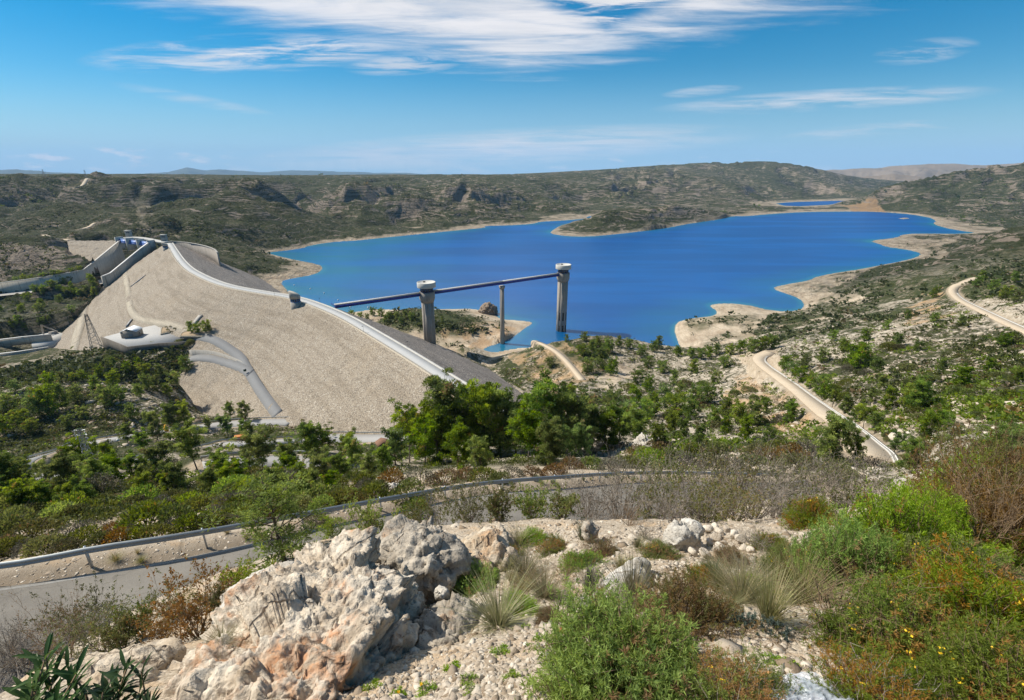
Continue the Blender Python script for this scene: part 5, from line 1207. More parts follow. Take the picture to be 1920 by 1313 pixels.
SHRUBS = [(mound_data(201, 1500, .15, M_shrub), 'dark green'), (mound_data(202, 1500, .14, M_olive, .5), 'olive green'), (mound_data(203, 1300, .13, M_rust, .5, dry=.1), 'rusty brown'),
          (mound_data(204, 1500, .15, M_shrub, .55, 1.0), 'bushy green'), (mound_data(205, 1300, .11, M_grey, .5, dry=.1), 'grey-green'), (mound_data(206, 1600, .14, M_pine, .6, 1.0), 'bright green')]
SSTEM = [shrub_stems(210), shrub_stems(211)]
def place(name, meshes, p, s, rz, label, cat, group, sub=None):
    """thing = Empty with one child per (part name, mesh)"""
    T = empty(name, p, rz, s); tag(T, label, cat, group)
    for nm, me in meshes:
        o = bpy.data.objects.new(nm, me); COL.objects.link(o); o.parent = T
    return T
def rand_in(poly, n, seed):
    r = np.random.default_rng(seed); poly = np.array(poly, float); lo, hi = poly.min(0), poly.max(0); out = []
    while len(out) < n:
        q = lo + (hi - lo) * r.random((n * 3, 2)); q = q[in_poly(q[:, 0], q[:, 1], poly)]; out += list(q)
    return np.array(out[:n])
ORD = 'first second third fourth fifth sixth seventh eighth ninth tenth eleventh twelfth thirteenth fourteenth fifteenth sixteenth seventeenth eighteenth nineteenth twentieth'.split()
REG = {}      # zone -> list of (px, object, adjective, noun)
def reg(zone, px, o, adj, noun): REG.setdefault((zone, noun), []).append((px, o, adj))
TREES = []    # (x, y, r) to keep shrubs out of trunks
def pine(px, py, hpx, zone, var=None, adj='', small=None, y=None):
    P, t = hit(px, py); P, t = P[0], t[0]
    f = project(P)[2]; H = hpx * f / FPX * (1.0 if zone in (Z_C, Z_R1) else 1.08); small = (f > 170) if small is None else small
    lib = PINE_SMALL if small else PINES; k = int(rng.integers(len(lib))) if var is None else var % len(lib)
    s = H / (7.4 if small else 8.0); wx_ = rng.uniform(.92, 1.12)
    T = place('pine_tree', (('crown', lib[k][0]), ('trunk', lib[k][1])), P - np.array([0, 0, .1]), (s * wx_, s * wx_, s), rng.uniform(0, 6.28), None, 'pine tree', 'pines ' + zone)
    TREES.append((P[0], P[1], s * 1.2)); reg(zone, px, T, adj or ('tall' if H > 8.5 else 'small' if H < 4.5 else 'medium'), 'pine'); return T
Z_C = 'in the big clump'; Z_R1 = 'below the lower roads'; Z_R2 = 'between the lower roads'; Z_T = 'beside the road junction at the dam toe'
Z_K = 'on the knoll left of the dam'; Z_B = 'in the planting bed by the hut'; Z_D = 'along the inner side of the dirt road'; Z_H = 'on the rocky hillside'
Z_V = 'in the hollow'; Z_N = 'on the knoll before the lake towers'; Z_S = 'by the shore behind the dirt road bend'; Z_W = 'on the wooded bank'
for a in ((847,858,156,0),(1015,852,150,1),(935,852,138,1),(907,856,142,3),(878,850,130,0),(768,868,105,2),(796,876,98,0),(742,872,78,1),(820,872,120,3),(968,852,110,0),(1050,852,128,3),(1084,848,116,0),(1110,842,92,1),(990,866,104,2),(1030,872,92,3),(862,880,96,1),(720,892,66,0),(1075,868,82,0),(1160,835,82,0),(1135,846,84,1),(1188,838,76,2),(900,884,70,3)):
    pine(a[0], a[1], a[2], Z_C, a[3], small=False)
for a in ((312,912,84,0),(370,882,92,2),(493,888,90,4),(593,862,76,1),(575,858,70,0),(660,870,68,1),(125,924,78,0),(18,935,100,1),(40,928,72,0),(640,905,66,0),(90,905,50,1),(220,905,58,3),(180,910,55,2),(255,900,56,1),(420,905,64,3),(455,915,58,0),(545,905,62,1),(690,905,60,2),(60,960,70,0),(140,955,60,1),(335,925,66,1),(280,940,62,3),(400,930,60,0),(520,925,58,2),(590,930,60,1),(625,935,56,0)):
    pine(a[0], a[1], a[2], Z_R1, a[3], small=False)
for k, (px, py) in enumerate(rand_in([(-20,905),(420,880),(690,880),(720,915),(640,945),(430,955),(-20,985)], 20, 93)):
    pine(px, py, rng.uniform(46, 74), Z_R1, k % 5, small=False)
for a in ((240,832,38,0),(296,826,58,1),(275,850,42,2),(325,800,44,3),(346,800,46,0),(165,872,56,4),(205,868,40,1),(391,803,20,3),(130,868,34,3)):
    pine(a[0], a[1], a[2], Z_R2, a[3], small=False)
for a in ((432,787,32,0),(460,789,37,1),(428,817,40,0),(458,812,26,1),(470,817,26,3),(610,850,46,2)):
    pine(a[0], a[1], a[2], Z_T, a[3], small=False)
for a in ((352,700,30),(278,732,28),(296,733,27),(328,722,26),(190,708,22),(216,727,30),(206,758,36),(226,752,28),(146,754,30),(118,768,46),(98,778,50),(75,780,40),(95,722,24),(118,718,20),(137,716,18),(157,714,18),(68,752,28),(277,705,26),(240,700,20),(302,708,22),(20,770,34),(45,795,30),(30,735,22),(262,745,24),(180,730,24),(315,742,22),(160,785,26),(130,800,24),(60,810,26),(250,785,26),(12,812,30),(215,690,18),(262,690,18)):
    pine(*a, Z_K)
for a in ((359,622,18),(373,623,17),(388,621,21)):
    P = dam_pt([float(a[0])], [a[1] + 4.0])[0] + np.array([0, 0, 1.0]); f = project(P)[2]; s = a[2] * f / FPX / 6.6
    T = place('pine_tree', (('crown', PINE_SMALL[a[0] % 3][0]), ('trunk', PINE_SMALL[a[0] % 3][1])), P, s, a[0], None, 'pine tree', 'pines ' + Z_B); reg(Z_B, a[0], T, 'round', 'pine')
for a in ((1609,690,42),(1594,684,34),(1507,692,26),(1485,706,28),(1470,694,26),(1533,740,36),(1560,764,33),(1582,776,36),(1605,792,36),(1618,806,42),(1640,812,42),(1498,718,30),(1518,728,28),(1545,750,30)):
    pine(*a, Z_D)
for a in ((1700,880,60,3),(1676,848,40,1),(1732,828,56,3),(1757,818,46,0),(1713,772,60,1),(1699,772,50,3),(1631,760,32,0),(1660,770,46,1),(1800,727,40,3),(1650,732,30,0),(1870,880,92,3),(1900,884,84,0),(1760,700,30,0),(1850,700,28,1),(1900,720,30,0),(1640,700,28,0),(1580,660,24,0),(1620,640,22,0),(1680,650,24,0),(1560,640,20,0),(1720,660,22,1),(1540,680,24,0),(1660,620,18,0),(1700,600,16,0),(1750,605,18,0),(1800,610,18,0),(1880,650,24,0),(1750,560,20,0),(1830,540,20,0),(1860,548,22,0),(1880,560,24,1),(1905,570,24,0),(1840,526,16,0),(1900,530,18,0)):
    pine(a[0], a[1], a[2], Z_H, a[3])
for a in ((1556,874,94,3),(1597,872,58,1),(1478,792,40,3),(1410,802,52,1),(1380,794,42,0),(1358,783,34,2),(1395,824,44,3),(1361,817,34,0),(1324,757,38,1),(1301,764,38,0),(1264,787,50,1),(1245,764,40,0),(1222,779,40,2),(1206,787,38,1),(1294,787,36,0),(1256,817,44,3),(1280,822,40,1),(1200,815,44,0),(1230,840,46,3),(1310,842,44,0),(1170,790,40,1),(1335,800,36,2),(1440,838,40,1),(1190,760,34,0),(1215,735,28,0),(1150,770,40,1),(1275,745,28,1),(1430,770,26,0)):
    pine(a[0], a[1], a[2], Z_V, a[3])
for a in ((1095,640,17),(1110,668,28),(1126,690,34),(1100,700,30),(1140,660,22),(1160,650,18),(1180,652,18),(1120,650,18),(1090,668,22),(1148,704,30),(1200,668,22),(1215,690,24),(1195,720,28),(1066,745,26),(1030,690,20),(1062,640,12),(1240,700,24),(1262,720,24),(1225,660,20)):
    pine(*a, Z_N)
for a in ((1234,655,22),(1410,662,28),(1426,658,28),(1444,655,26),(1388,663,24),(1369,667,20),(1342,665,18),(1312,672,20),(1294,671,18),(1270,668,18),(1328,670,18),(1356,690,22),(1300,700,24),(1340,720,26)):
    pine(*a, Z_S)
# the big conifer-like bushes by the hut
# ---------- young pine beside the boulder, seen close
yp = pine_data(120, .95, .10, H=8, nl=34, per=52, young=True)
# ---------- mid-distance shrubs
def shrub(px, py, wpx, zone, k=None, tall=1.0, P=None):
    if P is None:
        P, t = hit(px, py); P = P[0]
    f = project(P)[2]; s = wpx * f / FPX * .5; k = int(rng.choice(6, p=[.28, .2, .1, .2, .12, .1])) if k is None else k
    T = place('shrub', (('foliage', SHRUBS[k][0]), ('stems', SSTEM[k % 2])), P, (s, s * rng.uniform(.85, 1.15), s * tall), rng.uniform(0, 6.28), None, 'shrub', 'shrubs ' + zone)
    reg(zone, px, T, ('large ' if s > 1.6 else 'small ' if s < .8 else '') + SHRUBS[k][1], 'shrub'); return T
for a in ((215,676,30,0),(287,652,26,3),(330,646,22,0),(340,645,24,0),(357,645,20,3),(373,644,18,0),(160,648,14,0),(140,655,14,3)):
    shrub(*a[:3], Z_K, a[3])
for px, py, w_ in ((309,622,5),(315,618,6),(322,622,6),(328,616,6),(312,613,5),(320,612,5)):
    shrub(px, py, w_, 'in the oval planting bed', 1, P=dam_pt([float(px)], [py + 3.0])[0] + np.array([0, 0, 1.2]))
S_ROAD = 'beyond the near guardrail'; S_BANK = 'under the big pine clump'
for a in ((275,990,105,0),(330,985,80,3),(60,1010,90,1),(150,1010,70,4),(215,1000,60,2),(400,985,70,4),(440,972,64,3),(420,955,60,5),(30,985,80,3),(110,975,70,5),(180,960,60,0),(355,950,60,5),(250,955,60,3),(300,960,60,1),(480,960,60,0),(515,965,54,2),(560,955,60,3),(610,950,62,0),(650,940,56,2),(680,945,50,1),(590,975,40,1),(0,1040,70,2),(90,1030,50,4)):
    shrub(*a[:3], S_ROAD, a[3], 1.0)
for i, (px, k) in enumerate(zip(range(-15, 700, 34), (0, 3, 4, 0, 1, 3, 0, 2, 3, 0, 4, 3, 1, 0, 3, 2, 0, 3, 5, 0, 2, 3))):
    py = np.interp(px, [-20, 0, 188, 360, 480, 640, 720], [1050, 1046, 1024, 996, 975, 950, 935]) + 3 - (i * 7 % 9)
    shrub(px, py, 52 + (i * 17 % 34), S_ROAD, k, 1.1)
for a in ((700,930,70,3),(735,905,60,2),(760,935,80,0),(790,910,70,4),(830,905,70,2),(780,960,60,5),(870,900,56,2),(905,900,60,0),(960,895,50,4),(935,905,44,3),(1000,893,50,2),(1040,890,56,2),(1070,880,60,2),(1110,880,60,0),(1150,885,60,4),(1180,878,60,1),(1215,872,62,5),(1250,865,60,3),(1290,880,70,4),(1330,878,66,1),(1370,880,66,4),(1410,875,60,0),(1450,870,70,2),(1490,862,70,2),(1520,850,60,4),(1460,845,50,0),(1420,850,50,1),(1350,850,50,3),(1300,852,50,0),(1240,842,50,2),(1200,852,46,2),(1600,880,50,4),(1640,878,46,4),(1580,895,60,0),(1500,880,70,1),(1540,893,70,4)):
    shrub(*a[:3], S_BANK, a[3], 1.0)
# random shrubs and young trees filling the wooded bank left of the road
for px, py in rand_in([(-20,905),(690,890),(700,925),(640,955),(430,965),(-20,1000)], 85, 31):
    shrub(px, py, rng.uniform(38, 72), Z_W, int(rng.choice([0, 3, 5, 1, 4, 5])), rng.uniform(.9, 1.35))
for px, py in rand_in([(1150,720),(1380,700),(1480,800),(1540,850),(1150,860),(1110,790)], 40, 32):
    shrub(px, py, rng.uniform(20, 36), Z_V, None)
for px, py in rand_in([(1500,690),(1700,640),(1920,700),(1920,850),(1700,850),(1620,800)], 50, 33):
    shrub(px, py, rng.uniform(16, 32), Z_H, None)
# ---------- low scrub and distant trees that nobody could count: one mesh of leafy tufts each
def tuft_templates(seed, n, nq, leaf):
    out = []
    for k in range(n):
        r = np.random.default_rng(seed + k); u = unit(r.normal(size=(nq, 3))); u[:, 2] = np.abs(u[:, 2]); rr = r.uniform(.45, 1.0, nq)
        v, q = leaves(u * rr[:, None] * [1, 1, .85], u + r.normal(size=(nq, 3)) * .6 + [0, 0, .3], r.uniform(.7, 1.3, nq) * leaf, r.uniform(.7, 1.3, nq) * leaf * .7, r)
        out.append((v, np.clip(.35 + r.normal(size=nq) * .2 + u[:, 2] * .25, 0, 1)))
    return out
def bake_scrub(name, P, s, hz, m, nq, leaf, label, seed):
    T = tuft_templates(seed, 10, nq, leaf); r = np.random.default_rng(seed); n = len(P); k = r.integers(10, size=n); a = r.uniform(0, 6.28, n)
    V_ = np.stack([t[0] for t in T])[k]; ti = np.stack([t[1] for t in T])[k] + r.normal(size=(n, 1)) * .18
    c, s_ = np.cos(a)[:, None], np.sin(a)[:, None]
    X_ = (V_[..., 0] * c - V_[..., 1] * s_) * s[:, None] + P[:, :1]; Y_v = (V_[..., 0] * s_ + V_[..., 1] * c) * s[:, None] + P[:, 1:2]; Z_v = V_[..., 2] * (s * hz)[:, None] + P[:, 2:3]
    v = np.stack([X_, Y_v, Z_v], -1).reshape(-1, 3); tint = np.repeat(np.clip(ti, 0, 1).ravel(), 4)
    dry = np.repeat(np.repeat((r.random(n) < .04).astype(float), nq), 4)
    o = new_obj(name, v, np.arange(len(v)).reshape(-1, 4), m, attrs={'tint': tint, 'dry': dry}); tag(o, label, 'scrub', kind='stuff'); return o
def scatter(n, rmin, rmax, seed, dens):
    """points with even cover over the picture's land, thinned by dens(x, y, px, py, f, sd, h)"""
    r = np.random.default_rng(seed); px = r.uniform(-120, 2040, n); py = r.uniform(318, 1000, n)
    g = np.linspace(-200, 2120, 300); gy = np.linspace(310, 1010, 330)
    # depth picture of the land, looked up instead of marching each ray
    if 'Dm' not in SC:
        GX, GY = np.meshgrid(g, gy); SC['Dm'] = hit(GX.ravel(), GY.ravel(), 20, 6000, 700)[1].reshape(GX.shape)
    t = bil(SC['Dm'], g, gy, px, py); P = ray(px, py) * t[:, None] + EYE
    rr = np.hypot(P[:, 0], P[:, 1]); jit = r.normal(size=(n, 2)) * (rr * .012)[:, None]; P[:, :2] += jit; rr = np.hypot(P[:, 0], P[:, 1]); P[:, 2] = gz(P[:, 0], P[:, 1])
    aa, ll = np.arctan2(P[:, 0], P[:, 1]), np.log(np.maximum(rr, .4))
    sdv = bil(SD, AZ, LR, aa, ll); tdv = bil(TD, AZ, LR, aa, ll); rd_ = bil(ROADM, AZ, LR, aa, ll); br_ = bil(np.maximum(bare, ochre), AZ, LR, aa, ll)
    qx, qy, qf = project(P)
    ok = (rr > rmin) & (rr < rmax) & (sdv > 6) & (tdv > 3) & (rd_ < .25) & (P[:, 2] > (1.5 if False else -40)) & (r.random(n) > br_ * .93)
    ok &= ~((P[:, 2] < 3) & (sdv < 200)); ok &= r.random(n) < dens(P[:, 0], P[:, 1], qx, qy, qf)
    for poly in NOGROW: ok &= ~in_poly(qx, qy, poly)
    return P[ok], qf[ok]
SC = {}
NOGROW = [[(185,638),(190,600),(400,595),(400,640),(240,660)], [(120,448),(285,446),(215,520),(-40,560),(-40,525),(160,500),(128,494)], [(0,606),(140,606),(130,660),(0,700)]]
def dn(x, y, px, py, f): return np.clip(.62 + fbm(x / 28, y / 28, 3, 301) * 1.5, 0.10, 1) * np.where((px > 1150) & (py > 560), .82, 1)
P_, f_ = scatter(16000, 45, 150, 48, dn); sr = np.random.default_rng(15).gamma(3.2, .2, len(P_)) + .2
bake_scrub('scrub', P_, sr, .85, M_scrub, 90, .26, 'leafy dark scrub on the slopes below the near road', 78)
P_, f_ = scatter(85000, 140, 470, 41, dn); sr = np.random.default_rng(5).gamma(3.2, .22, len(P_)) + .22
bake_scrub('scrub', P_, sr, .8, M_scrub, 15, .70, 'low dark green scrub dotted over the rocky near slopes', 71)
P_, f_ = scatter(22000, 140, 400, 45, lambda x, y, px, py, f: np.clip(.35 + fbm(x / 20, y / 20, 3, 311) * 1.8, 0, 1)); sr = np.random.default_rng(6).gamma(4, .12, len(P_)) + .2
bake_scrub('scrub', P_, sr, .75, M_grey, 18, .6, 'low grey-green scrub between the rocks of the near slopes', 72)
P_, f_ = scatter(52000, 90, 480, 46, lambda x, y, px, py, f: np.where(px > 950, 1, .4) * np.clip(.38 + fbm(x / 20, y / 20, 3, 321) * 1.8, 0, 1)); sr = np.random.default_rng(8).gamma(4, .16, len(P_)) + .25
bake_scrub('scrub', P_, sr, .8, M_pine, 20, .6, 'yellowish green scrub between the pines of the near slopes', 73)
P_, f_ = scatter(60000, 430, 2600, 42, lambda x, y, px, py, f: np.clip(.55 + fbm(x / 120, y / 120, 4, 302) * 1.5, 0.05, 1)); sr = (np.random.default_rng(9).gamma(3, .55, len(P_)) + .9)
bake_scrub('far_scrub', P_, sr, .75, M_scrub, 10, .95, 'dark scrub and small trees covering the far hills', 74)
P_, f_ = scatter(26000, 2300, 5600, 43, lambda x, y, px, py, f: np.clip(.5 + fbm(x / 200, y / 200, 4, 303) * 1.5, 0.05, 1)); sr = (np.random.default_rng(10).gamma(3, 1.1, len(P_)) + 1.5)
bake_scrub('far_scrub', P_, sr, .7, M_scrub, 6, 1.2, 'dark wooded cover of the farthest plateau', 75)
# cypress-like dark trees along the spillway and trees on the peninsula
for k, (px, py, h) in enumerate(((104,520,14),(115,519,12),(135,513,10),(150,508,9),(48,528,13),(34,531,12),(82,524,12),(61,527,11),(68,548,14),(84,546,12),(96,540,14),(104,538,12),(120,533,12),(132,528,10))):
    pine(px, py, h, 'in a row beside the spillway chute', 1)
for k, (px, py) in enumerate(rand_in([(-20,572),(150,530),(205,524),(222,536),(150,596),(95,615),(-20,632)], 28, 91)):
    pine(px, py, rng.uniform(9, 17), 'on the slope below the spillway chute', None)
for px, py, h in ((660,592,14),(676,594,12),(700,588,16),(715,590,15),(730,594,13),(745,596,14),(760,594,13),(772,596,14),(830,600,10),(690,596,12),(722,600,12),(752,604,12)):
    pine(px, py + 4, h, 'on the spit behind the dam', None)
shr = [(560,300,1)]
def where(px, o):
    x, y, f = project(np.array(o.location)); y = float(y)
    return ('near, ' if f < np.median([project(np.array(k[1].location))[2] for k in REG_cur]) else 'farther, ') + ('at the far left' if px < 200 else 'left of the dam toe' if px < 520 else 'under the dam face' if px < 800 else 'below the dam crest end' if px < 1050 else 'below the lake towers' if px < 1300 else 'near the dirt road' if px < 1640 else 'toward the right edge')
# ---------- labels: by place, then by look, then by order from the left
for (zone, noun), lst in REG.items():
    lst.sort(key=lambda q: q[0]); REG_cur = lst
    for i, (px, o, adj) in enumerate(lst):
        art = 'an' if adj[0] in 'aeiou' else 'a'
        o['label'] = '%s %s %s, %s from the left' % (adj, noun, zone, ORD[i]) if len(lst) <= 20 else '%s %s %s, %s' % (adj, noun, zone, where(px, o))
# ================================================================ FOREGROUND: rocks, stones, close plants
def rock_mat(name, pale, dark, orange, amt, lichen=0.5):
    def f(t):
        P = pos(t)
        a = t.noise(P, 3.2, 7, 0.68); b = t.noise(P, 9.0, 6, 0.65, 0.4); c = t.noise(P, 1.3, 5, 0.6); d = t.noise(P, 40.0, 4, 0.6)
        wp = t.n('VectorMath', {0: P, 1: t.n('VectorMath', {0: t.n('TexNoise', {'Vector': P, 'Scale': 4.0, 'Detail': 4.0}).outputs['Color'], 1: (.22, .22, .22)}, operation='MULTIPLY').outputs[0]}, operation='ADD').outputs[0]
        v = t.n('TexVoronoi', {'Vector': wp, 'Scale': 11.0}, feature='F1').outputs['Distance']
        ck = t.m('MAXIMUM', t.sstep(t.n('TexVoronoi', {'Vector': wp, 'Scale': 2.2}, feature='DISTANCE_TO_EDGE').outputs[0], 0.0, 0.035), t.sstep(t.noise(P, 2.3, 3, 0.5), 0.50, 0.56))
        col = t.mix(t.sstep(a, 0.33, 0.68), dark, pale)
        col = t.mix(t.m('MULTIPLY', t.sstep(t.m('ADD', t.m('MULTIPLY', c, 0.7), t.m('MULTIPLY', b, 0.3)), 0.56 - amt * .1, 0.66 - amt * .1), 0.85), col, orange)
        col = t.mix(t.m('MULTIPLY', t.sstep(t.noise(P, 6.5, 6, 0.75), 0.50, 0.62), lichen), col, (0.20, 0.185, 0.165))
        col = t.mix(t.m('MULTIPLY', t.sstep(b, 0.58, 0.68), 0.8), col, (0.085, 0.07, 0.055)); col = t.mix(t.m('MULTIPLY', t.sstep(t.noise(P, 26.0, 3, 0.6), 0.60, 0.70), 0.7), col, (0.10, 0.08, 0.06))
        col = t.mix(t.m('MULTIPLY', d, 0.25), col, pale)
        col = t.mix(t.m('MULTIPLY', t.m('SUBTRACT', 1.0, ck), 0.6), col, (0.12, 0.085, 0.06))
        b = t.m('ADD', b, t.m('MULTIPLY', ck, 0.35))
        h = t.m('ADD', t.m('MULTIPLY', b, 1.0), t.m('ADD', t.m('MULTIPLY', d, 0.35), t.m('MULTIPLY', v, -0.5)))
        return bsdf(t, col, 0.95, h, bs=0.9, dist=0.035, spec=0.15)
    return mat(name, f)
M_rk = rock_mat('pitted_cream_limestone', (0.66, 0.585, 0.475), (0.36, 0.28, 0.195), (0.48, 0.205, 0.075), 0.5, .4)
M_rk2 = rock_mat('grey_limestone', (0.50, 0.445, 0.365), (0.26, 0.22, 0.17), (0.42, 0.22, 0.10), 0.2, .7)
M_rk3 = rock_mat('ochre_limestone', (0.58, 0.50, 0.39), (0.36, 0.28, 0.19), (0.44, 0.26, 0.13), 0.2, .35)
M_rk4 = rock_mat('white_limestone', (0.62, 0.585, 0.52), (0.40, 0.355, 0.29), (0.46, 0.33, 0.2), 0.0, .3)
def hull_rock(name, pts, m, label, cat='boulder', group=None, edge=0.035, amp=1.0, seed=1, scale=1.0, soft=3, pts3=None, strike=None, base=None):
    if base is not None:
        k_ = hit(base[0], base[1], .8, 60, 600)[1][0] / base[2]; pts = [(a, b, c * k_) for a, b, c in pts]
    V_ = at_t(*np.array(pts, float).T) if pts3 is None else np.asarray(pts3, float)
    O = V_.mean(0); bm = bmesh.new()
    for v in V_ - O: bm.verts.new(v)
    r_ = bmesh.ops.convex_hull(bm, input=bm.verts)
    bmesh.ops.delete(bm, geom=list({g for g in list(r_['geom_interior']) + list(r_['geom_unused']) if isinstance(g, bmesh.types.BMVert)}), context='VERTS')
    bmesh.ops.triangulate(bm, faces=bm.faces)
    size = max(np.ptp(V_, axis=0)); edge = max(edge, size / 190)
    lim = size / 6
    while True:
        for _ in range(12):
            es = [e_ for e_ in bm.edges if e_.calc_length() > lim * 1.35]
            if not es: break
            bmesh.ops.subdivide_edges(bm, edges=es, cuts=1); bmesh.ops.triangulate(bm, faces=[f for f in bm.faces if len(f.verts) > 3])
        if lim <= edge: break
        for _ in range(soft if lim > size / 14 else 1): bmesh.ops.smooth_vert(bm, verts=bm.verts, factor=0.4, use_axis_x=True, use_axis_y=True, use_axis_z=True)
        lim = max(edge, lim / 2)
    bm.normal_update(); bm.verts.ensure_lookup_table()
    co = np.array([v.co[:] for v in bm.verts]); no = np.array([v.normal[:] for v in bm.verts]); bm.verts.index_update()
    fa_ = np.array([[v.index for v in f.verts] for f in bm.faces]); bm.free()
    p = (co + O) / scale; sk = p.copy()
    if strike is not None: sk = p + unit(np.array(strike)) * (p @ unit(np.array(strike)))[:, None] * -0.72
    def facet(q, s, k):
        """blocky fracture: the nearest random cell tilts its own plane"""
        i0 = np.floor(q); best = np.full(len(q), 9.0); out = np.zeros(len(q))
        for dx in (-1, 0, 1):
            for dy in (-1, 0, 1):
                for dz in (-1, 0, 1):
                    c = i0 + [dx, dy, dz]; key = c[:, 2] * 1013
                    h = [_h(c[:, 0] + key, c[:, 1] - key * 3, s + j) for j in range(6)]
                    v = q - (c + np.stack(h[:3], 1)); d2 = (v * v).sum(1); b_ = d2 < best; best = np.where(b_, d2, best)
                    g = (v * (np.stack(h[3:], 1) - .5) * 2).sum(1) * k + (h[3] - .5) * .35; out = np.where(b_, g, out)
        return out
    def rid(q, s): return 1 - np.abs(2 * vnoise3(q, s) - 1)
    wv = p + 0.25 * np.stack([vnoise3(p * 2.1, seed + k) for k in (50, 51, 52)], 1)
    dsp = (vnoise3(wv * 1.7, seed) - .5) * .24 + (rid(sk * 3.6 + 3, seed + 1) - .55) * .10 + (rid(sk * 8.3, seed + 2) - .55) * .11 + (vnoise3(p * 17, seed + 3) - .5) * .03 + (rid(p * 23, seed + 4) - .5) * .05 + (rid(p * 47, seed + 5) - .5) * .025
    dsp = dsp + facet(wv * 2.3, seed + 20, .9) * .30 + facet(sk * 5.0 + wv, seed + 30, .9) * .09 + facet(sk * 12 + wv * 2, seed + 40, .9) * .032 + facet(p * 29 + wv * 3, seed + 60, .9) * .018
    pit = np.clip(vnoise3(p * 5.2, seed + 9) - .62, 0, 1) * -.25 + np.clip(vnoise3(p * 12.5, seed + 10) - .66, 0, 1) * -.15
    co = co + no * (dsp + pit)[:, None] * scale * amp
    o = new_obj(name, co, fa_, m, smooth=False); o.location = [float(k) for k in O]; tag(o, label, cat, group); return o
GR = 'limestone boulders in the foreground'
hull_rock('boulder', [(285,1335,2.9),(300,1285,3.2),(400,1185,3.9),(500,1090,4.5),(590,1022,4.9),(640,1000,5.0),(695,1018,4.9),(735,1062,4.6),(785,1130,4.2),(815,1200,3.7),(795,1262,3.2),(700,1310,2.75),(640,1350,2.45),(450,1380,2.35),(330,1370,2.5),(600,1150,3.55),(500,1220,3.0),(690,1205,3.1),(650,1080,4.15),(560,1290,2.55),(500,1150,5.6),(650,1085,6.0),(780,1150,5.2),(350,1280,4.4),(520,1420,3.0),(740,1330,3.4)],
          M_rk, 'huge pitted cream and orange boulder in the middle of the foreground', 'boulder', GR, .014, .72, 3, 1.0, 2, None, (.6, .45, .55))
hull_rock('boulder', [(755,1125,4.5),(840,1108,4.6),(900,1140,4.4),(956,1200,3.9),(942,1238,3.6),(880,1262,3.3),(800,1250,3.15),(765,1200,3.5),(860,1180,3.55),(880,1150,5.0),(800,1320,3.4),(930,1290,3.9)],
          M_rk2, 'low grey lump of rock joined to the right flank of the huge boulder', 'boulder', GR, .02, .55, 13)
hull_rock('boulder', [(690,1048,5.2),(712,1012,5.6),(788,976,6.0),(842,984,6.0),(872,1058,5.5),(852,1102,5.1),(790,1112,4.9),(730,1085,5.0),(770,1030,5.1),(840,1050,5.1),(800,1000,6.9),(720,1050,6.4),(860,1080,6.4),(780,1150,5.4)],
          M_rk2, 'pointed grey boulder right behind the top of the huge boulder', 'boulder', GR, .025, .62, 23)
hull_rock('boulder', [(848,1012,6.3),(900,990,6.6),(958,990,6.7),(992,1032,6.3),(986,1066,5.9),(930,1082,5.6),(880,1072,5.6),(850,1055,5.9),(920,1030,5.9),(930,1010,7.5),(870,1040,7.2),(950,1090,6.4)],
          M_rk3, 'squat ochre boulder right of the pointed grey boulder', 'boulder', GR, .025, .5, 33, base=(930, 1082, 5.75))
hull_rock('boulder', [(40,1300,3.5),(110,1242,4.0),(200,1216,4.3),(290,1196,4.6),(342,1190,4.7),(334,1232,4.2),(262,1262,3.7),(255,1335,3.1),(60,1345,3.0),(200,1270,3.5),(200,1300,5.5),(330,1260,5.6),(60,1360,4.6)],
          M_rk3, 'long flat slab at the lower left behind the oleander', 'boulder', GR, .025, .4, 43, 1.0, 2, None, (.8, .3, .3))
hull_rock('boulder', [(385,1172,5.6),(430,1108,6.2),(500,1062,6.6),(572,1042,6.8),(548,1100,6.0),(470,1160,5.4),(430,1192,5.1),(480,1120,5.6),(480,1120,7.6),(420,1200,6.4)],
          M_rk4, 'pale slab leaning behind the left edge of the huge boulder', 'boulder', GR, .03, .4, 53, 1.0, 2, None, (.6, .4, .5))
hull_rock('boulder', [(1086,1010,7.4),(1091,976,7.5),(1104,969,7.6),(1116,985,7.6),(1126,1008,7.4),(1100,1020,7.2),(1105,1000,7.9),(1100,985,7.2)], M_rk2, 'small upright fang of grey rock on the edge of the slope', 'boulder', GR, .02, .35, 63, base=(1104, 1016, 7.4))
hull_rock('boulder', [(1236,1004,7.2),(1250,982,7.4),(1285,974,7.6),(1319,990,7.5),(1322,1012,7.2),(1290,1034,6.9),(1246,1028,6.9),(1285,1000,7.0),(1280,1000,8.3),(1290,1060,7.6)], M_rk4, 'rounded pale boulder beside the heap of stones on the right', 'boulder', GR, .025, .5, 73, base=(1285, 1036, 7.1))
hull_rock('boulder', [(1104,1126,4.4),(1130,1080,4.8),(1170,1048,5.1),(1222,1042,5.2),(1232,1072,4.9),(1196,1112,4.5),(1140,1134,4.3),(1170,1085,4.6),(1180,1100,5.4),(1120,1160,4.9)], M_rk4, 'smooth pale slab half buried behind the brown bush', 'boulder', GR, .02, .25, 83, base=(1160, 1128, 4.55))
hull_rock('boulder', [(1072,1128,4.2),(1085,1114,4.3),(1112,1118,4.3),(1118,1138,4.1),(1090,1148,4.0),(1095,1125,4.5)], M_rk4, 'little white block left of the smooth pale slab', 'boulder', GR, .015, .25, 93, base=(1095, 1146, 4.15))
hull_rock('boulder', [(585,1085,3.9),(0,0,0)][:0] or [(812,1100,4.6),(826,1096,4.7),(840,1112,4.6),(832,1126,4.4),(812,1120,4.4),(826,1110,4.9)], M_rk4, 'small white stone wedged against the pointed grey boulder', 'boulder', GR, .015, .2, 95)
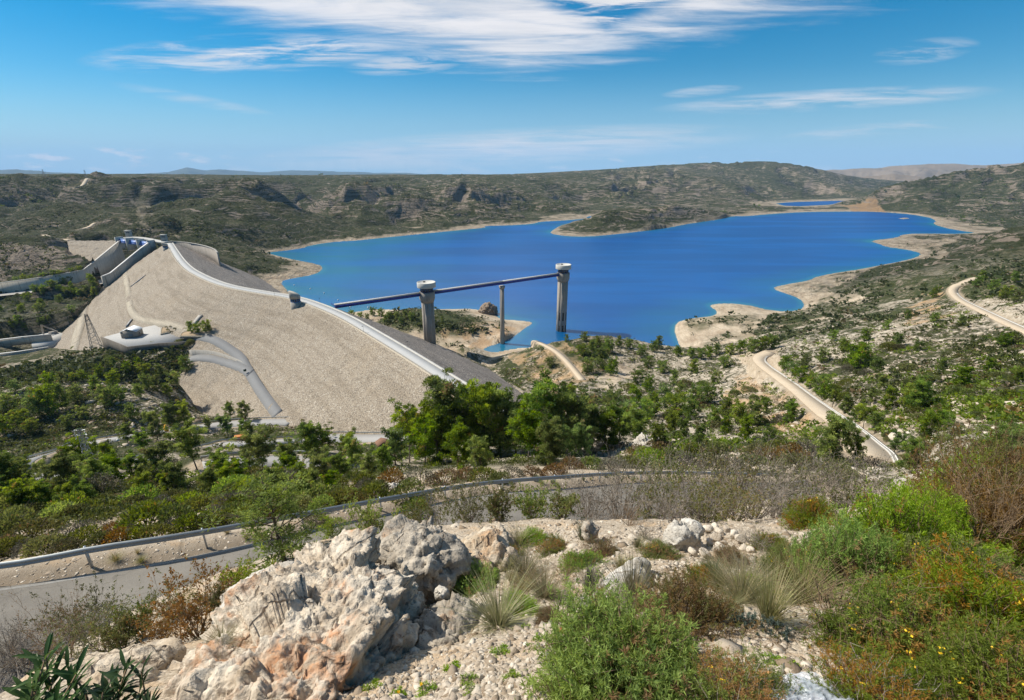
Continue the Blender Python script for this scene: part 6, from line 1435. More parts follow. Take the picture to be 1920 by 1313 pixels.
# boulder on the spit, and outcrops further off
c = PZ(915, 588, 0.5)
rr_ = np.random.default_rng(3); q = unit(rr_.normal(size=(40, 3))); q[:, 2] = np.abs(q[:, 2]); q = c + q * np.array([14, 10, 17]) + np.array([0, 0, -2]); q[q[:, 0] < c[0] - 4, 2] *= .7
hull_rock('boulder', None, rock_mat('brown_cliff_rock', (0.36, 0.29, 0.22), (0.16, 0.115, 0.08), (0.25, 0.14, 0.08), .5, .4), 'big brown rock standing on the tip of the spit behind the middle pier', 'boulder', 'rock outcrops in the middle distance', .6, .8, 5, 9.0, 2, q)
for k, (px, py, w_, lb) in enumerate(((735,918,46,'white broken outcrop at the left end of the pine clump'),(1140,832,60,'white ledge of rock behind the pines above the road'),(1215,838,70,'long white ledge of rock left of the dark shrubs'),(1540,865,26,'white rock at the foot of the dense pine on the right'),(1640,890,30,'pale rock among the grey bushes on the right'),(1745,905,40,'pale rock above the bright gorse'),(375,972,28,'cream rock showing through the bank beyond the guardrail'),(1690,905,30,'white slanting rock by the guardrail end'))):
    P, t = hit(px, py); P, t = P[0], project(P[0])[2]; q = unit(rr_.normal(size=(26, 3))); w2 = w_ * t / FPX / 2
    hull_rock('boulder', None, M_rk4, lb, 'boulder', 'rock outcrops in the middle distance', .08, .8, 7 + k, max(.5, w2 * .9), 1, P + q * np.array([w2, w2 * .7, w2 * .55]))
# ---- stones
def ico():
    bm = bmesh.new(); bmesh.ops.create_icosphere(bm, subdivisions=1, radius=1); v = np.array([k.co[:] for k in bm.verts]); f = np.array([[k.index for k in q.verts] for q in bm.faces]); bm.free(); return v, f
IV, IF = ico()
def stone_mat(name, a, b):
    def f(t):
        k = at(t, 'tint'); P = pos(t); c = t.mix(k, a, b); c = t.mix(t.m('MULTIPLY', t.sstep(t.noise(P, 14, 5, .7), .5, .7), .45), c, (0.25, 0.20, 0.15))
        return bsdf(t, c, .95, t.noise(P, 40, 5, .7), bs=.6, dist=.02)
    return mat(name, f)
M_stone = stone_mat('loose_limestone', (0.24, 0.18, 0.12), (0.64, 0.565, 0.46))
def bake_stones(name, P, s, label, seed):
    r = np.random.default_rng(seed); n = len(P); v = IV[None] * (1 + r.normal(size=(n, len(IV), 1)) * .34) * r.uniform(.5, 1.35, (n, 1, 3)) * np.array([1, 1, .6]) - np.array([0, 0, .15])
    a = r.uniform(0, 6.28, n); c, s_ = np.cos(a)[:, None], np.sin(a)[:, None]
    v = np.stack([v[..., 0] * c - v[..., 1] * s_, v[..., 0] * s_ + v[..., 1] * c, v[..., 2]], -1) * s[:, None, None] + P[:, None]
    f = (IF[None] + np.arange(n)[:, None, None] * len(IV)).reshape(-1, 3)
    o = new_obj(name, v.reshape(-1, 3), f, M_stone, attrs={'tint': np.repeat(np.clip(r.normal(.42, .3, n), 0, 1), len(IV))}); tag(o, label, 'gravel', kind='stuff')
def near_pts(n, seed, x0=560, x1=1990, y0=955, y1=1400):
    r = np.random.default_rng(seed); px, py = r.uniform(x0, x1, n), r.uniform(y0, y1, n); P, t = hit(px, py, 1.0, 60, 500); ok = t < 16
    return P[ok], t[ok]
Pn, tn3 = near_pts(24000, 21); bake_stones('gravel', Pn, np.random.default_rng(1).gamma(1.1, .0055, len(Pn)) * (.7 + tn3 * .2) + .003, 'pale limestone chips covering the stony ground in front', 22)
Pn, tn3 = near_pts(3000, 23, 900, 1500, 950, 1100); bake_stones('gravel', Pn, np.random.default_rng(2).gamma(1.8, .007, len(Pn)) + .006, 'loose cream rubble on the stony shelf above the road', 24)
Pn, tn3 = near_pts(1500, 27, 640, 1600, 965, 1340); bake_stones('gravel', Pn, np.random.default_rng(12).gamma(1.4, .006, len(Pn)) * (.6 + tn3 * .25) + .010, 'angular limestone fragments among the chips', 28)
r_ = np.random.default_rng(4); vv = e[r_.integers(len(e), size=11000)] + np.concatenate([r_.normal(size=(11000, 2)) * 1.1, np.zeros((11000, 1))], 1); vv[:, 2] = gz(vv[:, 0], vv[:, 1])
dl, _, _ = seg_dist(vv[:, 0], vv[:, 1], roads['near'][0]); vv = vv[dl > 3.0]; bake_stones('gravel', vv, r_.gamma(1.3, .017, len(vv)) + .006, 'grit and small stones along the verge under the guardrail', 26)
def rubble(n, rmax, seed, poly, smin, sk, label):
    P_, f_ = scatter(n, 60, rmax, seed, lambda x, y, px, py, f: in_poly(px, py, poly) * np.clip(.35 + fbm(x / 18, y / 18, 3, 350) * 1.8, 0, 1))
    bake_stones('rock_rubble', P_, np.random.default_rng(seed).gamma(1.3, sk, len(P_)) + smin, label, seed + 1)
rubble(60000, 470, 81, [(-20,640),(380,640),(400,760),(330,830),(-20,860)], .25, .32, 'pale broken rock scattered over the scrubby knoll')
rubble(90000, 480, 83, [(960,620),(1300,640),(1500,560),(1940,440),(1940,900),(1000,900)],   .14, .20, 'pale broken rock scattered over the right-hand slopes')
STM = []
for k in range(5):
    r_ = np.random.default_rng(60 + k); bm = bmesh.new(); bmesh.ops.create_icosphere(bm, subdivisions=3, radius=1)
    v = np.array([q.co[:] for q in bm.verts]); f = np.array([[q.index for q in w_.verts] for w_ in bm.faces]); bm.free()
    for _ in range(9):
        d = unit(r_.normal(size=3)); h = r_.uniform(.45, .85); dd = v @ d; v = v - np.clip(dd - h, 0, None)[:, None] * d
    v = v + unit(v) * ((vnoise3(v * 3.5 + k * 7, k) - .5) * .12)[:, None]
    o = new_obj('stone', v * [1, .85, .7], f, M_stone, attrs={'tint': np.full(len(v), r_.uniform(.45, 1))}); COL.objects.unlink(o); STM.append(o.data)
heap = [(1325,1000),(1338,992),(1350,1004),(1362,998),(1375,1010),(1386,1018),(1340,1014),(1330,1024),(1356,1022),(1372,1030),(1392,1032),(1310,1030),(1345,1036),(1300,1042),(1322,1046),(1405,1036)]
loose = [(1030,1040),(1050,1062),(1010,1075),(1160,1000),(1185,1012),(1140,1010),(1210,1020),(1060,1130),(1040,1150),(1000,1165),(985,1210),(1015,1230),(1040,1260),(960,1250),(920,1285),(870,1290),(850,1300),(1000,1290),(1050,1300),(1470,1215),(1500,1235),(1540,1250),(1560,1230),(1440,1235),(1480,1262),(1600,1275),(1550,1285),(1400,1240),(1420,1255),(1120,1150),(1135,1165),(990,1130),(1230,1085),(990,1240),(900,1272),(1075,1195),(1090,1215),(1020,1190)]
for grp, lst, lb in (('stones of the heap', heap, 'cream stone in the heap beside the rounded pale boulder'), ('loose stones on the gravel', loose, 'loose cream stone lying on the stony ground')):
    for px, py in lst:
        P, t = hit(px, py, 1.0, 60, 500); s = rng.uniform(.5, 1.0) * (15 if lst is heap else 10) * t[0] / FPX
        o = bpy.data.objects.new('stone', STM[int(rng.integers(5))]); COL.objects.link(o); o.location = [float(q) for q in P[0] + [0, 0, s * (.75 if lst is heap else .3)]]; o.rotation_euler = (rng.uniform(-.4, .4), rng.uniform(-.4, .4), rng.uniform(0, 6)); o.scale = (s,) * 3
        tag(o, lb, 'stone', grp)
P, t = hit(1440, 1284, 1, 20, 600); s = 34 * t[0] / FPX
o = bpy.data.objects.new('stone', STM[2].copy()); COL.objects.link(o); o.location = [float(q) for q in P[0] + [0, 0, s * .2]]; o.scale = (s, s * .7, s * .6); o.data.materials[0] = rock_mat('orange_stone', (0.58, 0.33, 0.14), (0.42, 0.20, 0.07), (0.5, 0.25, 0.1), 0.5, .2); tag(o, 'bright orange stone beside the plastic sheet', 'stone')
# ---- plastic sheet
P, t = hit(1495, 1305, 1, 20, 600); P = P[0]; g = np.linspace(-1, 1, 60); gx_, gy_ = np.meshgrid(g, g)
rx = gx_ * (.20 - .05 * gy_ ** 2); ry = gy_ * .13
hz_ = .05 * np.exp(-2.5 * (gx_ ** 2 + gy_ ** 2)) + .045 * (1 - np.abs(fbm(gx_ * 2.2 + 3, gy_ * 2.2, 3, 91))) + .012 * fbm(gx_ * 9, gy_ * 9, 3, 92)
def film(t):
    n_ = t.n('Bump', {'Strength': .6, 'Distance': .03, 'Height': t.noise(pos(t), 16, 5, .6)}).outputs[0]
    g_ = t.n('BsdfPrincipled', {'Base Color': (.55, .60, .66), 'Roughness': .18, 'Specular IOR Level': .8, 'Normal': n_}).outputs[0]
    return t.n('MixShader', {0: .55, 1: t.n('BsdfTransparent').outputs[0], 2: g_}).outputs[0]
ii = np.arange(3600).reshape(60, 60); q_ = np.stack([ii[:-1, :-1], ii[:-1, 1:], ii[1:, 1:], ii[1:, :-1]], -1).reshape(-1, 4)
zz_ = gz(P[0] + rx, P[1] + ry)
o = new_obj('plastic_sheet', np.stack([rx, ry, zz_ - P[2] + hz_ + .012], -1).reshape(-1, 3), q_, mat('clear_plastic_film', film), smooth=True); o.location = [float(k) for k in P]; tag(o, 'crumpled clear plastic sheet lying on the stones at the bottom edge', 'plastic sheet')
P, t = hit(1053, 1188, 1, 20, 600); o = MB().sweep([np.array([(-.02, y, 0), (.018, y, .004), (.016, y, .012), (-.02, y, .008)]) + [0, 0, .02 * math.sin(y * 90)] for y in (-.012, 0, .014)]).build('red_scrap', mat('red_plastic', lambda t_: bsdf(t_, (.5, .03, .02), .4))); o.location = [float(k) for k in P[0] + [0, 0, .012]]; tag(o, 'tiny red scrap of plastic on the gravel', 'litter')
# ---------- close plants, unit radius 1 m
def shoot_bush(seed, ns, per, m, leaf, wd, flat=.85, lump=.4, dryp=.12, ln=.42, stem_m=None, flowers=0, fz=0.3):
    r = np.random.default_rng(seed); u = unit(r.normal(size=(ns, 3))); u[:, 2] = np.abs(u[:, 2]) - .1; u = unit(u)
    ld = unit(r.normal(size=(16, 3))); ld[:, 2] = np.abs(ld[:, 2]); la = r.uniform(-1, 1, 16) * lump
    rad = (1 + (np.exp(-9 * (1 - u @ ld.T)) * la).sum(1)) * r.uniform(.62, 1.06, ns); tip = u * rad[:, None] * [1, 1, flat]
    tip += r.normal(size=(ns, 3)) * .05; sd_ = unit(u + [0, 0, .9] + r.normal(size=(ns, 3)) * .45); L = ln * r.uniform(.6, 1.2, ns); foot = tip - sd_ * L[:, None]
    s = r.random((ns, per)) ** .8; bendv = r.normal(size=(ns, 3)) * .05
    P = foot[:, None] + (tip - foot)[:, None] * s[..., None] + bendv[:, None] * np.sin(s * 3.14)[..., None]
    D = sd_[:, None] * .75 + unit(r.normal(size=(ns, per, 3))) * .9
    n = ns * per; v, q = leaves(P.reshape(-1, 3), D.reshape(-1, 3), r.uniform(.7, 1.3, n) * leaf, r.uniform(.8, 1.2, n) * wd, r)
    st = np.repeat(np.clip(.4 + .3 * np.sin(u @ ld[:4].T * 4).mean(1) + r.normal(size=ns) * .16, 0, 1), per); ti = np.clip(st + r.normal(size=n) * .14 + (s.ravel() - .6) * .5, 0, 1)
    br = np.repeat((r.random(ns) < dryp * (1 + 1.2 * np.sin(u @ ld[5] * 5))).astype(float), per)
    fo = leaf_mesh('foliage', v, q, m, ti, br)
    tw = Twigs()
    for i in range(0, ns, 2): tw.seg(foot[i], foot[i] + (tip[i] - foot[i]) * .9, .006, .002)
    for i in range(0, ns, 5): tw.path([foot[i] * .12 - [0, 0, .1], foot[i] * .5, foot[i]], .014, .006)
    out = [('foliage', fo), ('stems', tw.mesh('stems', stem_m or M_twigb))]
    if flowers:
        k = r.choice(np.nonzero(u[:, 2] > fz)[0], flowers); Pf = np.repeat(tip[k], 6, 0) + r.normal(size=(flowers * 6, 3)) * .022
        v, q = leaves(Pf, r.normal(size=(flowers * 6, 3)), .035, .026, r); o = new_obj('blossom', v, q, M_petal); COL.objects.unlink(o); out.append(('blossom', o.data))
    return out
def bare_bush(seed, m_leaf, nst=16, nleaf=900, leaf=.045, tall=1.6, m=None):
    r = np.random.default_rng(seed); tw = Twigs(); ends = []
    def grow(p, d, L, rd_, lv):
        k = 3; pts = [p]
        for i in range(k): d = unit(d + r.normal(size=3) * .16 + [0, 0, .05]); pts.append(pts[-1] + d * L / k)
        tw.path(pts, rd_, rd_ * .55)
        if lv == 0: ends.append((pts[1], pts[-1])); return
        for _ in range(3 if lv > 1 else 4):
            j = r.integers(1, k + 1); grow(pts[j], unit(d + r.normal(size=3) * .6), L * r.uniform(.5, .75), rd_ * .5, lv - 1)
    for i in range(nst):
        a = i * 2.4; grow(np.array([0, 0, -.1]), unit(np.array([math.cos(a) * .6, math.sin(a) * .6, r.uniform(.7, 1.4)])), tall * r.uniform(.45, .65), .016, 3)
    a = np.array([x[0] for x in ends]); b = np.array([x[1] for x in ends]); k = r.integers(len(a), size=nleaf); P = a[k] + (b - a)[k] * r.random((nleaf, 1))
    v, q = leaves(P, r.normal(size=(nleaf, 3)) + [0, 0, .4], r.uniform(.6, 1.3, nleaf) * leaf, leaf * .5, r)
    return [('twigs', tw.mesh('twigs', m or M_twig)), ('foliage', leaf_mesh('foliage', v, q, m_leaf, np.clip(r.normal(.5, .2, nleaf), 0, 1), (r.random(nleaf) < .1).astype(float)))]
def leafy_bush(seed, m_leaf, nl=2600, leaf=.09, tall=1.3, nst=14): return bare_bush(seed, m_leaf, nst, nl, leaf, tall, M_twigb)
def grass_data(seed, n, m, spread=.55, w_=.012, droop=.5):
    r = np.random.default_rng(seed); a = r.uniform(0, 6.28, n); tilt = r.random(n) ** .7 * spread; L = r.uniform(.5, 1.05, n); d = np.stack([np.cos(a) * tilt, np.sin(a) * tilt, np.ones(n)], 1); d = unit(d)
    P = np.stack([np.cos(a), np.sin(a), 0 * a], 1) * (r.random((n, 1)) * .10); hd_ = np.stack([np.cos(a), np.sin(a), 0 * a], 1); sd2 = np.stack([-np.sin(a), np.cos(a), 0 * a], 1); rows = []
    for s in (0, .35, .7, 1.0):
        c = P + d * (L * s)[:, None] + (hd_ * .5 - [0, 0, .45]) * (L * droop * s * s * tilt)[:, None]; rows.append(c - sd2 * w_ * (1 - s * .9)); rows.append(c + sd2 * w_ * (1 - s * .9))
    v = np.stack(rows, 1).reshape(-1, 3); i0 = np.arange(n)[:, None] * 8; q = np.concatenate([i0 + np.array([[2 * k, 2 * k + 1, 2 * k + 3, 2 * k + 2]]) for k in range(3)])
    o = new_obj('blades', v, q, m, attrs={'tint': np.repeat(np.clip(r.normal(.5, .25, n), 0, 1), 8), 'dry': np.repeat((r.random(n) < .2).astype(float), 8)}); COL.objects.unlink(o); return [('blades', o.data)]
def lance_leaf(P, D, L, W_, r):
    D = unit(D); sd2 = unit(np.cross(D, [0, 0, 1.0]) + r.normal(size=3) * .15); up = np.cross(sd2, D); rows = []
    for s, ww in ((0, .12), (.25, .8), (.5, 1), (.78, .7), (1, .02)):
        c = P + D * L * s - np.array([0, 0, 1]) * L * .22 * s * s; rows += [c - sd2 * W_ * ww * .5 + up * W_ * .22 * ww, c, c + sd2 * W_ * ww * .5 + up * W_ * .22 * ww]
    q = [(3 * k + j, 3 * k + j + 1, 3 * k + j + 4, 3 * k + j + 3) for k in range(4) for j in (0, 1)]
    return np.array(rows), np.array(q)
def oleander_data(seed, nst, H):
    r = np.random.default_rng(seed); tw = Twigs(); v, q, ti, off_ = [], [], [], 0
    for i in range(nst):
        a = i * 2.4 + r.random(); d = unit(np.array([math.cos(a) * .5, math.sin(a) * .5, 1.0])); h = H * r.uniform(.7, 1.05); pts = [d * h * s + r.normal(size=3) * .012 for s in (0, .35, .7, 1)]; tw.path(pts, .008, .004)
        for s in np.linspace(.35, 1, 9):
            p = pts[0] + (pts[3] - pts[0]) * s
            for k in range(3):
                b = k * 2.09 + s * 9 + r.random() * .5; dd = np.array([math.cos(b), math.sin(b), .35 + .9 * s + r.normal() * .15])
                a_, b_ = lance_leaf(p, dd, r.uniform(.10, .155), r.uniform(.017, .024), r); v.append(a_); q.append(b_ + off_); off_ += len(a_); ti.append(np.full(len(a_), r.uniform(.1, .9)))
    v = np.concatenate(v); o = new_obj('leaves', v, np.concatenate(q), M_ole, smooth=True, attrs={'tint': np.concatenate(ti), 'dry': np.zeros(len(v))}); COL.objects.unlink(o)
    return [('leaves', o.data), ('stems', tw.mesh('stems', M_twigb))]
def close(name, data, px, py, wpx, tall, label, cat, group=None, t=None, dz=0.0, rz=None):
    if t is None: P, tt = hit(px, py, .8, 80, 700); P = P[0]
    else: P = P3(px, py, t); P[2] = gz(P[0], P[1])
    f = project(P)[2]; s = wpx * f / FPX * .5; P = P + np.array([0, 0, dz])
    return place(name, data, P, (s, s, s * tall), rng.uniform(0, 6.28) if rz is None else rz, label, cat, group)
GA = shoot_bush(301, 1500, 40, M_gorse, .060, .0105, .8, .45, .10, .40, None, 0); GB = shoot_bush(302, 1500, 38, M_gorse, .055, .010, .95, .6, .07, .42, None, 12, .2)
GC = shoot_bush(303, 1700, 36, M_gorse_o, .050, .010, .8, .55, .20, .42, None, 20, .1); GD = shoot_bush(304, 1500, 34, M_gorse_o, .055, .010, .8, .6, .35, .42, M_twig, 8, .1)
BR = shoot_bush(305, 1300, 34, M_rust, .050, .010, 1.0, .5, .25, .42); BT = bare_bush(306, M_grey, 18, 1500, .04, 1.7); BT2 = bare_bush(307, M_olive, 16, 4200, .055, 1.6); BT3 = bare_bush(308, M_rust, 14, 700, .04, 1.8, M_twigb)
LB_ = leafy_bush(309, M_pine_y, 3400, .085, 1.5); LB2 = leafy_bush(310, M_shrub, 3600, .08, 1.4); LB3 = leafy_bush(311, M_rust, 2600, .07, 1.5)
GG = 'gorse bushes in the foreground'
close('gorse_bush', GA, 1180, 1300, 400, .95, 'bright green gorse cushion at the bottom centre beside the gravel', 'gorse', GG)
close('gorse_bush', GD, 1395, 1330, 240, .8, 'small brown and green gorse cushion left of the plastic sheet', 'gorse', GG, None, -.05)
close('gorse_bush', BR, 1285, 1180, 190, 1.15, 'rusty brown bush with a green top right of the smooth pale slab', 'gorse', GG)
close('gorse_bush', GB, 1610, 1085, 235, 1.4, 'bright green gorse with yellow flowers, left of the tallest bright one', 'gorse', GG)
close('gorse_bush', GB, 1705, 1045, 240, 1.5, 'tallest bright green gorse in the right foreground', 'gorse', GG, None, 0, 2.0)
close('gorse_bush', GC, 1480, 1075, 120, 1.2, 'small yellow-green gorse behind the tall pale grass', 'gorse', GG)
close('gorse_bush', GC, 1700, 1235, 330, .85, 'wide olive gorse with yellow flowers in front of the bright ones', 'gorse', GG)
close('gorse_bush', GC, 1860, 1180, 340, 1.1, 'olive gorse at the right edge of the picture', 'gorse', GG, None, 0, 1.0)
close('gorse_bush', GC, 1800, 1120, 260, 1.0, 'olive gorse behind the wide flowering one', 'gorse', GG, None, 0, 4.0)
close('gorse_bush', GC, 1900, 1330, 360, .85, 'dark olive gorse filling the lower right corner', 'gorse', GG, None, 0, 5.0)
close('gorse_bush', GD, 1660, 1345, 250, .7, 'low dark gorse at the bottom edge right of the plastic sheet', 'gorse', GG, None, 0, 3.0)
close('gorse_bush', GB, 1800, 1040, 200, 1.2, 'green gorse between the tallest bright one and the rusty bushes', 'gorse', GG, None, 0, .6)
close('gorse_bush', BR, 1880, 1040, 230, 1.5, 'rusty bush at the right edge above the olive gorse', 'gorse', GG, None, 0, 1.3)
close('gorse_bush', BR, 1930, 985, 210, 1.7, 'tall rusty bush cut by the right edge of the picture', 'gorse', GG, None, 0, 2.6)
close('gorse_bush', GB, 1800, 960, 190, 1.3, 'green gorse behind the tallest bright one', 'gorse', GG, None, 0, 5.5)
close('gorse_bush', GC, 1530, 985, 110, 1.3, 'green gorse bush at the right end of the row of grey bushes', 'gorse', GG)
close('gorse_bush', GA, 835, 1108, 70, 1.1, 'small green gorse tucked behind the pointed grey boulder', 'gorse', GG)
close('gorse_bush', GA, 895, 1105, 110, .9, 'green gorse in front of the ochre boulder', 'gorse', GG, None, 0, 2.2)
close('gorse_bush', BT3, 1560, 1180, 210, .8, 'tangle of dry brown twigs left of the flowering gorse', 'dry bush', GG)
close('dry_bush', BT3, 1905, 900, 150, 1.6, 'reddish twiggy branches reaching up at the right edge', 'dry bush', None, 4.6)
GW = 'row of grey bushes at the edge of the slope'
kw = 0
for k, (px, t, wpx, tall, d, nm) in enumerate(((1105,10.5,105,1.25,BT,'grey'),(1165,11,110,1.5,BT,'grey'),(1225,11.5,115,1.45,BT2,'grey-green'),(1290,12,120,1.5,BT,'grey'),(1350,12,115,1.5,BT2,'grey-green'),(1410,11.5,120,1.4,BT,'grey'),(1465,12,110,1.3,BT2,'grey-green'),(1515,12.5,110,1.3,BT,'grey'),(1570,13,110,1.2,BT2,'olive'),(1255,9.2,90,1.0,BT,'low grey'),(1380,9.4,95,.9,BT2,'low olive'),(1450,9.6,90,.9,BT,'low grey'),(1320,9.2,90,1.0,BT2,'low olive'),(1620,13,100,1.2,BT,'grey'))):
    close('grey_bush', d, px, 985, wpx * 1.12, tall * 1.15, '%s twiggy bush in the row above the road, %s from the left' % (nm, ORD[sorted([1105,1165,1225,1290,1350,1410,1465,1515,1570,1255,1380,1450,1320,1620]).index(px)]), 'grey bush', GW, t)
GL = 'leafy bushes around the boulders'
close('leafy_bush', LB2, 935, 985, 90, 1.2, 'dark leafy bush behind the ochre boulder', 'leafy bush', GL, 9.0)
close('leafy_bush', LB_, 1000, 985, 90, 1.15, 'fresh green leafy bush in front of the near road bend', 'leafy bush', GL, 9.5)
close('leafy_bush', LB2, 1055, 990, 90, 1.0, 'leafy bush left of the upright rock fang', 'leafy bush', GL, 9.0)
close('leafy_bush', BT2, 880, 990, 100, 1.4, 'thin olive bush behind the pointed grey boulder', 'leafy bush', GL, 9.5)
close('leafy_bush', BT2, 810, 975, 110, 1.5, 'sparse twiggy bush at the near road left of the bend', 'leafy bush', GL, 12.0)
close('leafy_bush', LB_, 700, 1010, 80, 1.6, 'sparse green sapling just behind the top of the huge boulder', 'leafy bush', GL, 9.5)
close('leafy_bush', LB3, 372, 1195, 150, 1.25, 'reddish green bush between the road and the slabs', 'leafy bush', GL)
close('leafy_bush', LB2, 270, 1195, 85, 1.3, 'small dark bush left of the reddish green bush', 'leafy bush', GL)
close('grey_bush', BT2, 200, 1225, 135, 1.05, 'grey-green bush at the road edge above the long flat slab', 'grey bush', GL)
close('grey_bush', BT3, 130, 1235, 100, 1.7, 'bare dark twigs rising against the near road', 'dry bush', GL)
close('grey_bush', BT, 40, 1255, 140, .9, 'grey twiggy bush at the left edge beside the near road', 'grey bush', GL)
for px, py, w_, tl, dd, lb in ((160,1195,110,1.3,BT2,'grey-green twiggy bush against the near road'),(235,1215,100,1.1,LB2,'dark leafy bush above the long flat slab'),(310,1205,90,1.1,LB3,'brown-green bush between the slab and the near road'),(330,1160,90,1.2,BT2,'olive twiggy bush beside the reddish green one'),(410,1150,80,1.1,LB2,'leafy bush at the top of the pale leaning slab'),(20,1225,90,1.0,BT,'grey twigs in front of the near road at the left edge')):
    close('grey_bush' if dd in (BT, BT2) else 'leafy_bush', dd, px, py, w_, tl, lb, 'grey bush' if dd in (BT, BT2) else 'leafy bush', GL)
close('leafy_bush', LB_, 470, 1115, 80, 1.3, 'green shoots between the young pine and the pale slab', 'leafy bush', GL, 8.5)
close('leafy_bush', LB2, 445, 1165, 60, .9, 'small dark bush growing on the pale leaning slab', 'leafy bush', GL, 5.6)
close('leafy_bush', LB3, 430, 1080, 70, 1.0, 'brownish bush left of the young pine', 'leafy bush', GL, 10)
P = P3(535, 1055, 11.5); P[2] = gz(P[0], P[1]); s = 178 * 11.5 / FPX / 8
place('young_pine', (('crown', yp[0]), ('trunk', yp[1])), P - [0, 0, .1], (s * 1.6, s * 1.6, s * 1.0), .4, 'bright green young pine in front of the near road behind the boulder', 'pine tree', None)
P = P3(625, 1000, 14); P[2] = gz(P[0], P[1]); s = 120 * 14 / FPX / 8; place('young_pine', (('crown', yp[0]), ('trunk', yp[1])), P - [0, 0, .1], (s, s, s), 2.4, 'smaller young pine right of the bright green one', 'pine tree', None)
T1 = grass_data(401, 420, M_grass, .50, .0045, .9); T2 = grass_data(402, 300, M_grassg, .4, .006, .5); T3 = grass_data(403, 420, M_grass, .75, .0045, 1.1)
GT = 'grass tufts on the stony ground'
for px, py, h, d, lb, w_ in ((1440,1165,118,T1,'tall pale grass tuft in front of the small yellow-green gorse',1.0),(1185,1140,110,T1,'arching pale grass tuft on the smooth slab',.9),(935,1175,90,T3,'dark straw-coloured tuft at the right foot of the boulders',1.3),(1105,1112,75,T2,'blue-green tuft on the stony shelf',.9),(415,1212,45,T3,'small yellow tuft growing on the huge boulder',1.2),(1068,1150,60,T2,'pale green tuft in the middle of the gravel',.5),(1345,1110,70,T1,'dry tuft right of the rusty brown bush',1.0),(1092,1012,40,T2,'green tuft at the foot of the upright rock fang',1.1),(1390,1130,100,T3,'dry tuft left of the tall pale grass',1.1),(1500,1130,90,T3,'sprawling dry grass beside the brown twig tangle',1.6),(985,1085,60,T3,'dry tuft between the ochre boulder and the shelf',1.2),(1020,1120,56,T3,'brown dry tuft left of the blue-green one',1.4),(1145,1180,60,T3,'flattened dry tuft in front of the white block',1.8)):
    if px == 415: P = P3(px, py, 3.35); f = 3.35
    else: P = hit(px, py, .8, 60, 600)[0][0]; f = project(P)[2]
    s = h * f / FPX * 1.15; place('grass_tuft', d, P, (s * w_, s * w_, s), rng.uniform(0, 6), lb, 'grass tuft', GT)
rq = np.random.default_rng(77)
for k, (px, py) in enumerate(rand_in([(960,1010),(1230,1000),(1420,1060),(1380,1180),(1200,1110),(1040,1180),(950,1180),(930,1090)], 17, 79)):
    P = hit(px, py, .8, 60, 600)[0][0]; h = rq.uniform(24, 52) * project(P)[2] / FPX; place('dry_tuft', (T3, T1, T3, T2)[k % 4], P, (h * rq.uniform(.9, 1.8), h * rq.uniform(.9, 1.8), h), rq.uniform(0, 6), 'small dry tuft scattered on the stony shelf', 'grass tuft', 'small dry tufts on the shelf')
for k, (px, py, w_) in enumerate(((985,1075,70),(1015,1105,80),(1150,1150,80),(1060,1090,60),(1210,1010,60),(1350,1060,90),(1400,1090,80),(960,1140,70),(1420,1030,70),(1180,985,60))):
    close('dry_bush', BT3 if k % 2 else BT, px, py, w_, .8, 'low brown twiggy bush on the stony shelf, %s from the left' % ORD[sorted([985,1015,1150,1060,1210,1350,1400,960,1420,1180]).index(px)], 'dry bush', 'low twiggy bushes on the shelf')
for k in range(34):
    q = e[int(rq.integers(4, len(e) - 6))]; x_, y_ = q[0] + rq.normal() * .5, q[1] + abs(rq.normal()) * .9 + .15; h = rq.uniform(.25, .55)
    place('verge_tuft', (T3, T1, T2)[k % 3], (x_, y_, float(gz(x_, y_))), (h * 1.3, h * 1.3, h), rq.uniform(0, 6), 'dry grass tuft at the foot of the near guardrail', 'grass tuft', 'dry tufts along the guardrail')
for k, (px, py, w_) in enumerate(((1040,1035,70),(1090,1060,80),(1135,1040,60),(1240,1045,80),(1190,1075,60),(975,1150,80),(1030,1165,60),(1110,1185,70),(1330,1090,90),(1420,1110,80),(1370,1055,70),(1450,1030,80),(960,1050,70),(1000,1015,60))):
    close('low_scrub', (GD, GA, BR, GC)[k % 4], px, py, w_, .75, 'low %s cushion on the stony shelf, %s from the left' % (('brown and green', 'green', 'rusty', 'olive')[k % 4], ORD[sorted([1040,1090,1135,1240,1190,975,1030,1110,1330,1420,1370,1450,960,1000]).index(px)]), 'shrub', 'low cushions on the shelf')
EU = shoot_bush(501, 70, 60, leaf_mat('bluish_leaves', (.06, .10, .085), (.18, .25, .20), (.2, .2, .12), .25), .14, .035, .9, .3, 0, .5)
for px, py, w_, lb in ((1400,1172,50,'bluish spurge left of the tall pale grass'),(1458,1192,60,'bluish spurge in front of the brown twig tangle'),(1310,1165,40,'bluish spurge at the foot of the rusty brown bush')):
    close('spurge', EU, px, py, w_, 1.1, lb, 'spurge', 'bluish spurges')
HB = shoot_bush(502, 40, 14, M_gorse, .30, .075, .5, .3, 0, .5)
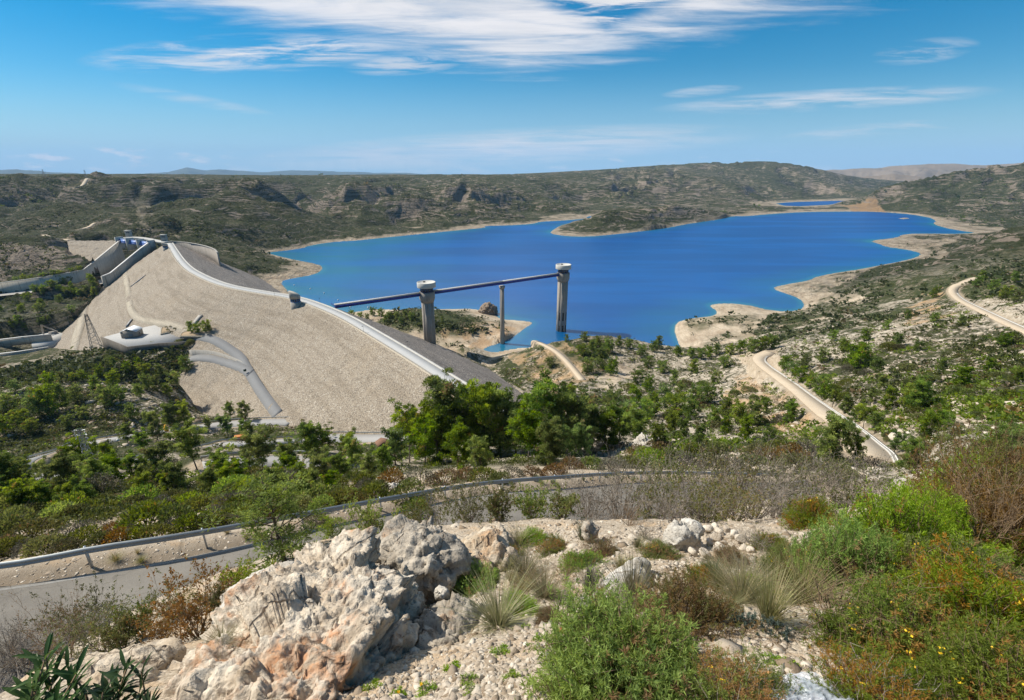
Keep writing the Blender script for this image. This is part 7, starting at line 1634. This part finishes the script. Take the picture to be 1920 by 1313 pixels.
for k, (px, py, w_) in enumerate(((700,1290,40),(745,1305,36),(800,1300,46),(850,1255,40),(885,1300,36),(940,1225,44),(960,1270,36),(1010,1200,30),(1060,1240,34),(1450,1245,46),(1480,1255,50),(1380,1250,40),(1520,1300,44),(1030,1285,30),(985,1180,28),(1000,1100,28),(880,1280,40))):
    close('herb', HB, px, py, w_, .8, 'low green herb sprouting between the stones, %s from the left' % ORD[sorted([700,745,800,850,885,940,960,1010,1060,1450,1480,1380,1520,1030,985,1000,880]).index(px)], 'herb', 'green herbs between the stones')
for px, py, lb in ((747, 1298, 'yellow dandelion at the foot of the huge boulder'), (790, 1284, 'yellow dandelion right of the lower one')):
    P = P3(px, py, 2.75); zg = min(gz(P[0], P[1]), P[2] - .06); h = P[2] - zg; D_ = empty('dandelion', (P[0], P[1], zg)); tag(D_, lb, 'flower', 'dandelions by the boulder')
    MB().tube([(0, 0, 0), (.005, 0, h * .6), (0, 0, h)], .002, 5).build('stem', M_ole, D_)
    r_ = np.random.default_rng(px); n = 44; a = r_.uniform(0, 6.28, n); v, q = leaves(np.zeros((n, 3)) + [0, 0, h], np.stack([np.cos(a), np.sin(a), r_.uniform(.05, .9, n)], 1), r_.uniform(.009, .015, n), .004, r_); new_obj('petals', v, q, M_petal, D_)
OL = oleander_data(601, 9, .56); OL2 = oleander_data(602, 7, .47)
for px, t, d, s, lb in ((30, 1.95, OL, 1.0, 'dark oleander shoots in the bottom left corner'), (175, 2.1, OL2, 1.0, 'oleander in front of the long flat slab'), (-40, 1.7, OL2, .95, 'oleander cut by the left edge of the picture'), (110, 1.75, OL2, .72, 'lowest oleander shoots at the bottom edge'), (240, 2.15, OL2, .8, 'right-hand oleander beside the huge boulder')):
    P = P3(px, 1400 if px > 100 else 1390, t); P[2] = max(gz(P[0], P[1]), P[2] - .25)
    place('oleander', d, P, s, rng.uniform(0, 6), lb, 'oleander', 'oleander shoots in the corner')
# ================================================================ AIR
zb, zt = float(HH.min()) - 1.0, 1400.0
hz = MB().box((0, 0, (zb + zt) / 2), (54000, 54000, zt - zb))
def air(name):
    m = bpy.data.materials.new(name); m.use_nodes = True; t = NT(m.node_tree)
    v = t.n('VolumePrincipled', {'Color': (0.42, 0.68, 1.0, 1), 'Density': 2.7e-5, 'Anisotropy': 0.0})
    t.n('OutputMaterial', {'Volume': v}); return m
haze = hz.build('haze', air('thin_blue_haze')); tag(haze, kind='stuff', label='thin blue haze softening the farthest hills', cat='haze')
